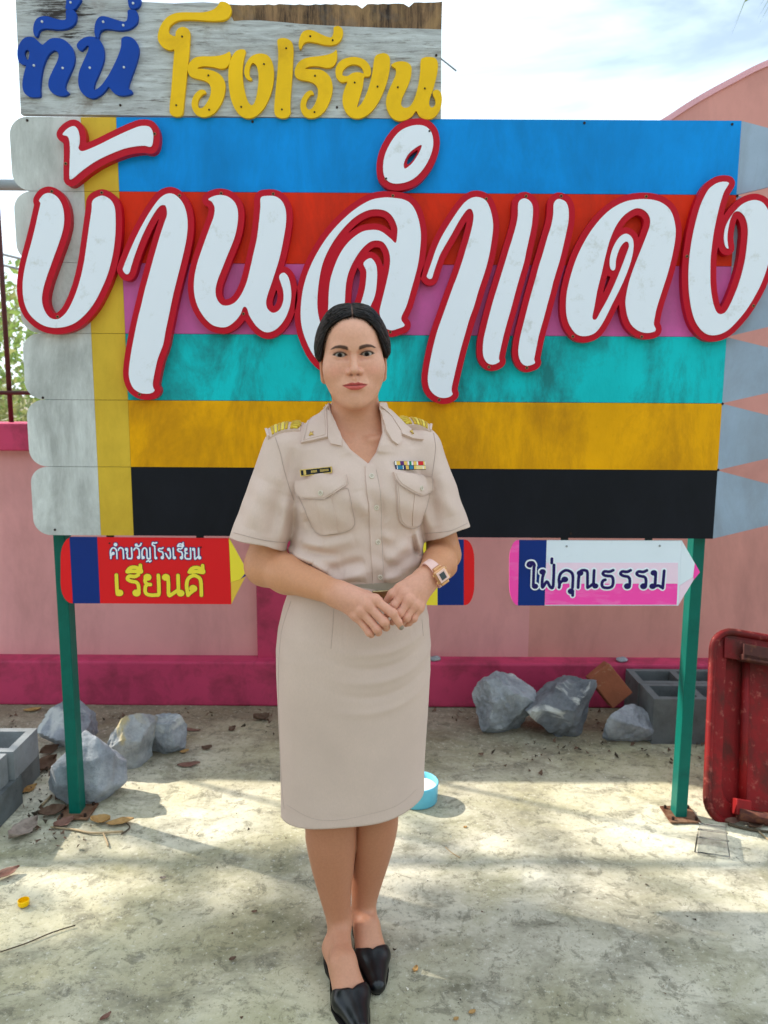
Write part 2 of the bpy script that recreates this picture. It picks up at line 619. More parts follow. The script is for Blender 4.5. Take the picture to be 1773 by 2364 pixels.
def leaves_vf(centres, size, rng, n_per=14, spread=.22):
    """small folded leaves scattered round twig tips"""
    V, F = [], []
    for c in centres:
        for _ in range(n_per):
            p = np.array(c) + rng.randn(3)*spread
            a = rng.randn(3); a[2] -= .4; a /= np.linalg.norm(a)
            w = np.cross(a, rng.randn(3)); w /= np.linalg.norm(w)
            s = size*rng.uniform(.6, 1.3)
            nrm = np.cross(a, w)
            n0 = len(V)
            V += [p, p + a*s*.5 + w*s*.22 + nrm*s*.06, p + a*s, p + a*s*.5 - w*s*.22 + nrm*s*.06]
            F += [(n0, n0+1, n0+2), (n0, n0+2, n0+3)]
    return np.array(V), F

def tree(name, base, height, crown_r, label, mat, seed, leaf=.10, clumps=120, n_per=16, crown_c=None, group=None, lean=(0, 0), limb_n=9, cat='tree', spread=.22):
    rng = np.random.RandomState(seed)
    base = Vector(base)
    t = empty(name, base)
    tag(t, label, cat, group)
    cc = Vector(crown_c) if crown_c else base + Vector((lean[0], lean[1], height - crown_r[2]))
    pts = [base + (cc-base)*k/5 + Vector((rng.randn()*.05, rng.randn()*.05, 0))*(k > 0) for k in range(6)]
    parts = [tube_vf(pts, [max(.03, .035*height*(1-.13*k)*.6) for k in range(6)], 8)]
    cen = []
    for i in range(clumps):
        d = rng.randn(3); d /= np.linalg.norm(d)
        rr = rng.uniform(.45, 1)**.6
        cen.append(np.array(cc) + d*rr*np.array(crown_r))
    for i in range(limb_n):
        e = Vector(cen[i*(clumps//limb_n)])
        s0 = pts[3 + i % 3]
        mid = s0.lerp(e, .5) + Vector((0, 0, .1*crown_r[2]))
        parts.append(tube_vf([s0, mid, e], [.018*height*.6, .011*height*.6, .004*height*.6], 6))
    v, f = merge(parts)
    obj('trunk', v, f, M_BARK, t, smooth=True)
    v, f = leaves_vf(cen, leaf, rng, n_per, spread)
    obj('crown', v, f, mat, t)
    return t
tree('garden_or_added_tree', (-5.6, 9.6, 0), 3.2, (1.4, 1.4, 1.05), 'sparse bright green tree beyond the bar fence, left of the sign', M_LEAF1, 5, .13, 110, 18, crown_c=(-5.0, 9.6, 1.85))
tree('garden_or_added_tree', (-7.6, 13.0, 0), 4, (1.8, 1.5, 1.4), 'hazy olive tree farthest behind the bar fence', M_LEAF2, 9, .16, 120, 18, crown_c=(-6.9, 13.0, 1.9))
for i, (X, Y, r, lab) in enumerate(((-3.6, 6.4, .75, 'low green shrub just behind the low wall at the left edge'), (-4.9, 8.0, 1.0, 'wide green shrub under the sparse tree beyond the fence'))):
    tree('garden_shrub', (X, Y, 0), 1.5, (r, r*.8, .62), lab, M_LEAF1 if i else M_LEAF2, 20+i, .09, 90, 22, crown_c=(X, Y, .85), cat='shrub', spread=.16)

# tall tree added out of frame, its crown placed to shade the foreground
tree('added_shade_tree', (-7.6, 3.4, 0), 7.2, (3.7, 2.25, 1.7), 'large leafy tree added out of frame at the left to shade the foreground', M_LEAF1, 41, .22, 680, 28, crown_c=(-6.5, 2.45, 5.4), spread=.30, limb_n=14)

for k, (X, Y) in enumerate(((-7.0, -6.5), (-2.4, -8.0), (2.6, -7.4), (7.2, -6.0))):  # unseen trees, added to cut the flat frontal fill light
    tree('garden_or_added_tree', (X, Y, 0), 6.0, (2.5, 2.0, 2.2), ('leftmost', 'second from the left', 'second from the right', 'rightmost')[k] + ' of four unseen leafy trees added behind the viewpoint to cut frontal light', M_LEAF1, 60+k, .26, 190, 22, crown_c=(X, Y, 3.2), spread=.34, limb_n=8, group='added trees behind the viewpoint')
# ================================================================== the sign
def stained(name, c, grime, gmax=.6, rough=.5, streak=True, bs=.6):
    m, nt, b = mk(name)
    n0 = noise(nt, 5, 6, .6)
    col = mixc(nt, ramp(nt, n0.outputs['Fac'], .3, .7), sc(c, .88), sc(c, 1.1))
    n1 = noise(nt, 5.5, 9, .74, (1, 1, .38 if streak else 1), .4)
    col = mixc(nt, ramp(nt, n1.outputs['Fac'], .44, .64, (0, 0, 0, 1), (gmax, gmax, gmax, 1)), col, grime)
    n2 = noise(nt, 70, 6, .75, (1, 1, .35))
    col = mixc(nt, ramp(nt, n2.outputs['Fac'], .62, .75, (0, 0, 0, 1), (gmax*.7,)*3+(1,)), col, sc(grime, .55))
    n4 = noise(nt, 150, 5, .8)
    col = mixc(nt, ramp(nt, n4.outputs['Fac'], .64, .70, (0, 0, 0, 1), (gmax*.8,)*3+(1,)), col, sc(grime, .45))
    col = mixc(nt, ramp(nt, n4.outputs['Fac'], .28, .34, (gmax*.5,)*3+(1,), (0, 0, 0, 1)), col, mixc(nt, .5, col, (.75, .74, .7, 1)))
    nt.links.new(col, b.inputs['Base Color'])
    b.inputs['Roughness'].default_value = rough
    b.inputs['Specular IOR Level'].default_value = .15
    n3 = noise(nt, 55, 7, .7, (1, 1, .6))
    b1 = bump(nt, b, n3.outputs['Fac'], bs, .003)
    bump(nt, b, n1.outputs['Fac'], .2, .004, b1)
    return m
M_BLUE = stained('sky_blue_board', srgb(0, 140, 224), srgb(0, 104, 164), .45, .42, bs=.12)
M_ORANGE = stained('orange_red_board', srgb(222, 48, 14), srgb(150, 36, 24), .5, .45, bs=.12)
M_PINKB = stained('orchid_pink_board', srgb(206, 96, 168), srgb(158, 92, 130), .5, .45, bs=.15)
M_TURQ = stained('turquoise_board', srgb(10, 190, 198), srgb(30, 104, 106), .85, .5)
M_AMBER = stained('amber_board', srgb(232, 164, 0), srgb(150, 96, 16), .55, .5)
M_BLACK = stained('black_board', srgb(18, 20, 28), srgb(26, 28, 38), .5, .5, bs=.1)
M_WHITEB = stained('grimy_white_board', srgb(208, 210, 210), srgb(140, 140, 138), .7, .55)
M_YELB = stained('mustard_yellow_board', srgb(216, 178, 58), srgb(180, 144, 40), .5, .5, bs=.12)
M_TIPB = stained('blue_grey_board', srgb(152, 168, 190), srgb(128, 132, 140), .45, .5, bs=.1)
M_REDL = paint('crimson_letter_paint', srgb(186, 6, 36), .38, .06, 5, bs=.05)
def letter_white():
    m, nt, b = mk('white_letter_paint')
    n = noise(nt, 16, 8, .75)
    c = mixc(nt, ramp(nt, n.outputs['Fac'], .57, .70, (0, 0, 0, 1), (.45, .45, .45, 1)), srgb(228, 232, 245), srgb(170, 168, 160))
    nt.links.new(c, b.inputs['Base Color'])
    b.inputs['Roughness'].default_value = .4
    return m
M_WHITEL = letter_white()
M_SCREW = paint('rusty_screw', srgb(44, 30, 26), .6, .3, 90, bs=0)
M_BRASSW = paint('washer_tan', srgb(168, 120, 84), .5, .2, 90, bs=0)
M_TEAL = paint('teal_post_paint', srgb(2, 98, 86), .4, .1, 9, srgb(2, 72, 66), (.5, .75), 9, bs=.15, gmax=.7)
M_STEEL = paint('black_steel', srgb(26, 28, 32), .5, .2, 20, bs=.1)
M_RUST = paint('rusty_plate', srgb(122, 92, 72), .8, .25, 30, srgb(88, 52, 36), (.45, .6), 20, bs=.4)

sign = empty('school_sign', (0, YS+.03, 0))
tag(sign, 'big school sign of six coloured pencil boards with raised white and red Thai lettering', 'sign')

def XZ(u, v, Y=YS):
    p = px(u, v, Y)
    return (p.x, p.z)

# rows of pencil boards: boundaries measured at the left and right end of the coloured bodies
yl = [268, 442, 607, 770, 923, 1078, 1237]
yr = [280, 450, 615, 778, 932, 1086, 1244]
zb = [(XZ(285, a)[1] + XZ(1680, b_)[1])/2 for a, b_ in zip(yl, yr)]
X_ER = np.mean([XZ(22, 330)[0], XZ(75, 1150)[0]])
X_FE = np.mean([XZ(185, 330)[0], XZ(232, 1150)[0]])
X_BO = np.mean([XZ(268, 300)[0], XZ(308, 1200)[0]])
X_TI = np.mean([XZ(1712, 300)[0], XZ(1648, 1200)[0]])
row_m = [M_BLUE, M_ORANGE, M_PINKB, M_TURQ, M_AMBER, M_BLACK]
row_n = ['blue', 'orange red', 'orchid pink', 'turquoise', 'amber yellow', 'black']
BT = .012
for i in range(6):
    z1, z0 = zb[i]-.0006, zb[i+1]+.0006
    zm, hh = (z0+z1)/2, (z1-z0)/2
    bd = box('pencil_board', ((X_BO+X_TI)/2, YS+BT/2, zm), (X_TI-X_BO-.001, BT, z1-z0), row_m[i], sign)
    bd['label'] = row_n[i] + ' pencil body board'
    # ferrule band
    box('ferrule', ((X_FE+X_BO)/2, YS+BT/2+.0006, zm), (X_BO-X_FE-.0006, BT, z1-z0), M_YELB, bd)
    # eraser with rounded left corners
    r = .052
    lp = []
    for k in range(9):
        a = math.pi/2*k/8
        lp.append((X_ER+r-r*math.sin(a)*1.0, z1-r*.95+r*.95*math.cos(a)))
    for k in range(9):
        a = math.pi/2*k/8
        lp.append((X_ER+r-r*math.cos(a), z0+r*.95-r*.95*math.sin(a)))
    lp += [(X_FE, z0), (X_FE, z1)]
    plate('eraser', [np.array(lp)], YS, BT, M_WHITEB, bd)
    # sharpened end
    tip = X_TI + .36
    tl = [(X_TI, z0), (tip, zm-.012), (tip, zm+.012), (X_TI, z1)]
    plate('sharpened_end', [np.array(tl)], YS+.0012, BT, M_TIPB, bd)
ZB, ZT = zb[-1], zb[0]

box('light_stop_sheet', ((X_ER+.07+X_TI-.01)/2, YS+BT+.0045, (ZB+ZT)/2), (X_TI-.08-X_ER, .003, ZT-ZB-.012), M_STEEL, sign)  # hidden sheet added to stop sunlight leaking between the boards
# steel frame behind, posts with base plates
for z in (ZB+.05, (ZB+ZT)/2, ZT-.06):
    box('cross_rail', (0, YS+BT+.0225, z), (X_TI-X_ER-.1, .03, .035), M_STEEL, sign)
PW, PD = .037, .05
for s, (u, v) in enumerate(((173, 1900), (1572, 1903))):
    c = pxg(u, v)
    yc = YS+BT+.039+PD/2
    x = px(u, v, yc-PD/2).x
    po = box('post', (x, yc, (ZT-.03)/2+.002), (PW, PD, ZT-.034), M_TEAL, sign, bev=.003)
    bp = box('base_plate', (x+.004, yc-.004, .007), (.10, .10, .006), M_RUST, po, bev=.001)
    for dx in (-.038, .038):
        for dy in (-.038, .034):
            v_, f_ = tube_vf([(x+.004+dx, yc-.004+dy, .010), (x+.004+dx, yc-.004+dy, .020)], .0045, 6)
            obj('anchor_bolt', v_, f_, M_SCREW, po)
# short hangers under the board
for u in (252, 460, 700, 950, 1305, 1500):
    x = XZ(u, 1240)[0]
    box('hanger', (x, YS+.010, ZB-.0125), (.022, .006, .027), M_STEEL, sign)
# dark nail heads in the boards
def screw(par, u, v, Y, r=.0042, mat=None, name='screw'):
    p = px(u, v, Y)
    vv, ff = tube_vf([(p.x, p.y+.002, p.z), (p.x, p.y-.0022, p.z)], [r, r*.8], 8)
    return obj(name, vv, ff, mat or M_SCREW, par)
for u, v in ((63, 278), (583, 281), (1349, 284), (1690, 287), (99, 918), (127, 1223), (1702, 452), (1668, 932), (1658, 1085), (1318, 1232)):
    screw(sign, u, v, YS)

# ---- raised letters
def tr(ox, oy, s):
    return lambda L: [(ox + a/s, oy + b_/s) for a, b_ in L]
T1, T2, T3, T4 = tr(0, 0, 2.765), tr(586, 0, 2.765), tr(1173, 0, 2.765), tr(0, 700, 2.765)
ZA, ZBz = tr(960, 560, 4.1475), tr(1500, 380, 5.0256)
LET = []
LET.append(('ko', [T1([(250,1280),(275,1245),(310,1232),(350,1245),(385,1285),(405,1345),(408,1420),(395,1490),(365,1580),(325,1690),(290,1790),(270,1870),(268,1930),(285,1985),(315,2025),(350,2038),(385,2030),(430,1985),(475,1895),(510,1790),(535,1680),(552,1570),(570,1440),(585,1340),(590,1285),(620,1258),(660,1250),(705,1275),(730,1320),(737,1390),(735,1500),(720,1620),(690,1740),(645,1850),(590,1950),(520,2030),(450,2075),(370,2092),(300,2085),(240,2055),(185,2000),(155,1930),(145,1850),(150,1760),(170,1660),(200,1550),(225,1450),(245,1360),(258,1300)])], [(331,1222),(649,1230),(368,2022)]))
LET.append(('tone', [T1([(400,858),(430,822),(470,805),(495,825),(507,870),(507,915),(500,945),(520,965),(560,955),(640,920),(740,870),(840,825),(900,805),(950,808),(972,835),(978,880),(965,935),(920,930),(860,935),(790,950),(700,985),(610,1030),(530,1085),(470,1135),(448,1145),(443,1120),(445,1040),(447,960),(443,900),(430,870)])], [(987,855),(420,1045)]))
LET.append(('aa', [T1([(785,1725),(790,1700),(830,1600),(880,1490),(940,1380),(1000,1290),(1040,1250),(1080,1235),(1120,1245),(1160,1285),(1185,1340),(1197,1420),(1190,1520),(1165,1640),(1135,1760),(1105,1880),(1080,2000),(1055,2120),(1040,2200)]) + T4([(1005,360),(983,460),(975,510),(978,540),(986,556),(970,572),(935,578),(890,570),(850,540),(828,490),(823,430),(835,330),(855,220),(880,100)]) + T1([(905,1935),(925,1850),(955,1740),(985,1630),(1020,1510),(1050,1420),(1066,1370),(1060,1320),(1040,1308),(1010,1325),(960,1400),(910,1500),(870,1600),(840,1690),(825,1740),(805,1750)])], [(1146,1248),(890,2518)]))
LET.append(('no', [T1([(1330,1272),(1365,1252),(1410,1245),(1460,1258),(1500,1295),(1518,1350),(1515,1430),(1495,1520),(1455,1620),(1415,1720),(1385,1800),(1375,1860),(1385,1910),(1415,1945),(1455,1950),(1500,1930),(1540,1880),(1575,1800),(1600,1700)]) + T2([(0,1610),(20,1520),(35,1400),(42,1320),(45,1262),(90,1250),(140,1255),(180,1285),(203,1340),(205,1420),(190,1520),(165,1640),(135,1740),(105,1830),(85,1890),(78,1935),(90,1975),(125,1997),(165,1975),(188,1920),(188,1860),(172,1805),(162,1772),(170,1750),(195,1742),(220,1770),(235,1830),(238,1900),(225,1970),(195,2040),(150,2095),(100,2120),(60,2115),(20,2085),(-8,2048),(-30,2010),(-42,1972),(-56,1958)]) + T1([(1550,1966),(1535,2005),(1500,2050),(1450,2085),(1400,2088),(1350,2070),(1300,2020),(1260,1950),(1240,1870),(1240,1780),(1260,1680),(1300,1560),(1340,1450),(1365,1380),(1370,1325),(1352,1288)])], [(1412,1234),(1744,1238),(1554,2003)]))
LET.append(('lo', [T2([(880,1262),(820,1262),(740,1280),(640,1340),(540,1430),(450,1540),(370,1680),(320,1820),(300,1960),(305,2080),(340,2190),(390,2280),(460,2340),(540,2340),(620,2260),(700,2100),(745,1955),(765,1910),(780,1850),(787,1760),(780,1690),(745,1648),(700,1680),(718,1730),(715,1800),(705,1860),(685,1930),(640,2060),(605,2150),(575,2150),(572,2050),(580,1935),(590,1800),(620,1700),(680,1600),(740,1545),(790,1535),(830,1550),(860,1600),(870,1660),(862,1730),(840,1830),(815,1930),(803,2000),(830,2080),(872,2108),(920,2098),(962,2078),(943,2045),(945,2015),(975,1950),(1010,1830),(1045,1700),(1062,1580),(1065,1480),(1045,1380),(1010,1310),(960,1275)]),
                   T2([(905,1550),(915,1500),(915,1450),(890,1390),(850,1350),(790,1335),(720,1345),(640,1390),(560,1470),(490,1570),(440,1680),(415,1800),(405,1920),(410,2000),(430,2080),(450,2130),(468,2080),(475,1960),(480,1850),(495,1760),(540,1640),(600,1550),(680,1485),(750,1468),(810,1476),(870,1520)])], [(2508,1250),(2490,2120)]))
LET.append(('am', [T2([(1050,798),(1100,810),(1135,850),(1145,920),(1125,1000),(1080,1080),(1020,1140),(950,1168),(880,1168),(835,1130),(825,1060),(840,980),(880,900),(930,840),(990,808)]),
                   T2([(1070,925),(1060,965),(1020,1030),(985,1065),(962,1075),(958,1040),(985,985),(1030,945)])], [(2741,838),(2465,1140)]))
LET.append(('aa', [ZA([(105,325),(115,290),(150,190),(195,60)]) + T2([(1200,1510),(1260,1410),(1330,1310),(1380,1268),(1430,1258),(1480,1280),(1510,1340),(1527,1430),(1520,1520)]) + ZA([(700,130),(660,280),(600,460),(560,600),(510,740),(470,880),(430,1020),(390,1180),(360,1310),(343,1390),(345,1430),(352,1452),(320,1478),(265,1488),(210,1475),(160,1440),(128,1390),(115,1320),(120,1240),(140,1120),(170,980),(205,850),(250,720),(300,580),(350,440),(400,310),(450,160),(480,60)]) + T2([(1372,1530),(1395,1440),(1403,1380),(1395,1345),(1380,1332),(1355,1345),(1310,1410),(1260,1500)]) + ZA([(240,100),(200,200),(170,290),(155,338),(130,348)])], [(3104,1270),(2803,2552)]))
LET.append(('ae', [T3([(65,1300),(85,1272),(115,1268),(145,1290),(158,1330),(155,1400),(145,1470)]) + ZA([(1060,70),(1035,190),(1000,310),(960,450),(915,620),(875,760),(840,890),(815,1000),(798,1080),(795,1115),(802,1138),(770,1160),(730,1168),(690,1155),(660,1120),(645,1075),(642,1010),(650,920),(675,810),(705,690),(740,560),(780,430),(820,300),(860,170),(890,70)]) + T3([(25,1530),(48,1450),(62,1380)])], [(3358,1252),(3121,2343)]))
LET.append(('ae', [T3([(292,1300),(315,1272),(345,1275),(372,1295),(386,1340),(385,1410),(370,1490)]) + ZA([(1395,100),(1360,230),(1320,360),(1290,480),(1260,590),(1220,740),(1180,880),(1155,1000),(1138,1085),(1133,1120),(1141,1152),(1105,1172),(1060,1180),(1020,1160),(995,1120),(983,1070),(983,1010),(1000,900),(1030,780),(1065,640),(1105,490),(1145,350),(1180,220),(1215,110)]) + T3([(250,1520),(275,1440),(288,1370)])], [(3582,1252),(3363,2348)]))
LET.append(('do', [T3([(370,1960),(375,1870),(400,1760),(440,1640),(500,1520),(570,1420),(650,1340),(740,1290),(830,1272),(920,1275),(990,1300),(1040,1350),(1065,1430),(1068,1510),(1050,1620),(1020,1740),(985,1850),(950,1960),(935,2030),(930,2070),(942,2100),(930,2118),(880,2125),(830,2110),(785,2070),(760,2010),(750,1940),(755,1880),(775,1790),(810,1690),(850,1590),(885,1500),(905,1440),(905,1390),(880,1350),(840,1330),(800,1335),(740,1375),(690,1440),(650,1530),(620,1640),(595,1750),(570,1850),(550,1960),(538,2020),(545,2040),(565,2035),(590,1990),(640,1900),(690,1790),(730,1690),(760,1610),(772,1570),(765,1545),(745,1545),(715,1580),(690,1650),(683,1715),(665,1725),(650,1700),(652,1640),(675,1570),(710,1515),(750,1492),(785,1510),(800,1550),(795,1620),(770,1710),(725,1820),(670,1930),(610,2050),(560,2120),(500,2145),(440,2135),(395,2080),(375,2020)])], [(4125,1254),(3657,2148),(4096,2150)]))
LET.append(('ngo', [ZBz([(918,215),(880,200),(820,203),(760,225),(690,280),(630,380),(580,500),(540,640),(505,790),(480,930),(460,1090),(450,1250),(452,1420),(465,1560),(490,1700),(530,1820),(590,1910),(660,1965),(740,1980),(830,1962),(920,1910),(1010,1820),(1110,1700),(1200,1560),(1280,1410),(1340,1260),(1385,1100),(1410,950),(1420,800),(1410,650),(1372,530),(1320,450),(1260,418),(1200,412),(1130,430),(1060,470),(990,540),(930,620),(885,710),(865,790),(862,860),(872,930),(890,965),(912,972),(905,920),(900,830),(915,720),(940,620),(975,560),(1015,540),(1060,555),(1100,600),(1130,680),(1140,780),(1130,920),(1110,1080),(1075,1240),(1030,1390),(980,1520),(930,1630),(880,1710),(825,1735),(780,1715),(745,1640),(720,1530),(705,1400),(702,1250),(705,1100),(720,950),(745,770),(780,600),(820,440),(860,320),(895,260)])], [(4385,1636),(4810,1952)]))
YL = YS - .024          # front of the red backing
for nm, loops, scr in LET:
    L = []
    for lp in loops:
        sm = catmull(lp, 5)
        L.append(np.array([XZ(u, v, YL-.002) for u, v in sm]))
    if nm == 'am':
        red = offset_loops([L[0]], .0185)
        c = L[1].mean(0)
        red.append(c + (L[1]-c)*.62)
    else:
        red = offset_loops(L, .0180)
    lt = plate('letter', red, YL, .0235, M_REDL, sign)
    lt['label'] = 'raised crimson backing of a big white letter'
    fc = plate('letter_face', L, YL-.0025, .0022, M_WHITEL, lt)
    for a, b_ in scr:
        screw(lt, a/2.765, b_/2.765, YL, .0052, M_BRASSW, 'washer')
        screw(lt, a/2.765, b_/2.765, YL-.001, .0036, M_SCREW)

# ---- weathered wooden board on top with cut-out letters
def old_wood():
    m, nt, b = mk('weathered_wood')
    n1 = noise(nt, 6, 9, .75, (1, 1, 9), .5)
    n2 = noise(nt, 3.2, 7, .7, (1, 1, 2.0), .6)
    n3 = noise(nt, 30, 7, .75, (.35, 1, 3))
    c = mixc(nt, ramp(nt, n1.outputs['Fac'], .35, .65), srgb(150, 150, 152), srgb(206, 210, 214))
    c = mixc(nt, ramp(nt, n3.outputs['Fac'], .54, .66, (0, 0, 0, 1), (.85, .85, .85, 1)), c, srgb(98, 90, 84))
    c = mixc(nt, ramp(nt, n2.outputs['Fac'], .58, .72, (0, 0, 0, 1), (.75, .75, .75, 1)), c, srgb(120, 104, 92))
    g = nd(nt, 'ShaderNodeNewGeometry'); s = nd(nt, 'ShaderNodeSeparateXYZ')
    nt.links.new(g.outputs['Position'], s.inputs[0])
    # dark rotten patches toward the upper left corner of the board
    v = nd(nt, 'ShaderNodeVectorMath', operation='DISTANCE')
    nt.links.new(g.outputs['Position'], v.inputs[0]); v.inputs[1].default_value = px(150, 0, YS)
    mr = nd(nt, 'ShaderNodeMapRange'); nt.links.new(v.outputs['Value'], mr.inputs['Value'])
    mr.inputs['From Min'].default_value = .05; mr.inputs['From Max'].default_value = .34
    mr.inputs['To Min'].default_value = .12; mr.inputs['To Max'].default_value = -.2
    ad = nd(nt, 'ShaderNodeMath', operation='ADD')
    nt.links.new(n1.outputs['Fac'], ad.inputs[0]); nt.links.new(mr.outputs['Result'], ad.inputs[1])
    c = mixc(nt, ramp(nt, ad.outputs[0], .58, .68), c, srgb(54, 46, 44))
    nt.links.new(c, b.inputs['Base Color'])
    b.inputs['Roughness'].default_value = .85
    b1 = bump(nt, b, n3.outputs['Fac'], .5, .004)
    bump(nt, b, n1.outputs['Fac'], .4, .004, b1)
    return m
def bare_wood():
    m, nt, b = mk('bare_brown_wood')
    n1 = noise(nt, 45, 8, .8, (1, 1, .10), .3)
    n2 = noise(nt, 6, 6, .65, (1, 1, .8), .5)
    c = mixc(nt, ramp(nt, n1.outputs['Fac'], .38, .62), srgb(44, 30, 24), srgb(150, 116, 84))
    c = mixc(nt, ramp(nt, n2.outputs['Fac'], .5, .7, (0, 0, 0, 1), (.8, .8, .8, 1)), c, srgb(176, 140, 96))
    n3 = noise(nt, 7, 6, .65, (1, 1, 1.4), .3)
    c = mixc(nt, ramp(nt, n3.outputs['Fac'], .52, .68, (0, 0, 0, 1), (.8, .8, .8, 1)), c, srgb(96, 90, 88))
    nt.links.new(c, b.inputs['Base Color'])
    b.inputs['Roughness'].default_value = .9
    bump(nt, b, n1.outputs['Fac'], .7, .006)
    return m
M_WOOD, M_BARE = old_wood(), bare_wood()
rng = np.random.RandomState(4)
YWB = YS - .002
top = [(33, -60), (200, -55), (330, 4), (400, 8), (470, 5), (520, 9), (560, 12), (620, 9)]
low = [(1019, 68), (960, 66), (880, 64), (800, 61), (740, 58), (690, 55), (650, 51), (600, 47), (560, 47), (540, 49), (530, 30)]
lp = [XZ(u, v, YWB) for u, v in top[:6]] + [XZ(u, v, YWB) for u, v in reversed(low)] + [XZ(1018, 274.5, YWB), XZ(48, 263, YWB)]
wb = plate('wooden_board', [np.array(lp)[::-1]], YWB, .018, M_WOOD, sign)
wb['label'] = 'peeling whitish wooden board with blue and yellow cut-out words'
# bare upper edge layer, ragged
ragged = [(520, 9)]
for u in range(560, 1020, 12):
    base = 10 - 6*max(0, (u-850)/170)
    d = rng.uniform(-1.5, 1.5)
    if 826 < u < 842: d += 8
    if 940 < u < 952: d += 9
    ragged.append((u, base + d))
ragged.append((1021, 3))
lp = [XZ(u, v, YWB+.003) for u, v in ragged] + [XZ(u, v+5, YWB+.003) for u, v in low]
plate('bare_wood_edge', [np.array(lp)[::-1]], YWB+.004, .016, M_BARE, wb)
for (u, v, a, l) in ((1024, 140, -38, .045), (502, 4, 60, .03)):
    p = px(u, v, YWB)
    tube('wire_stub', [p + Vector((-.01, .002, .008)), p + Vector((l*math.cos(R(a)), -.004, l*math.sin(R(a))))], .0022, M_GREYPIPE, wb, 6)
M_BLUEL = paint('royal_blue_cutout', srgb(0, 62, 160), .42, .08, 8, bs=.06)
M_YELL = paint('golden_yellow_cutout', srgb(238, 188, 8), .45, .07, 8, srgb(200, 150, 10), (.55, .75), 9, bs=.08, gmax=.6)
M_SILV = paint('screw_silver', srgb(190, 196, 204), .3, .1, 60, bs=0)
W1, W2, W3 = tr(20, 0, 5.184), tr(350, 0, 4.608), tr(670, 0, 4.366)
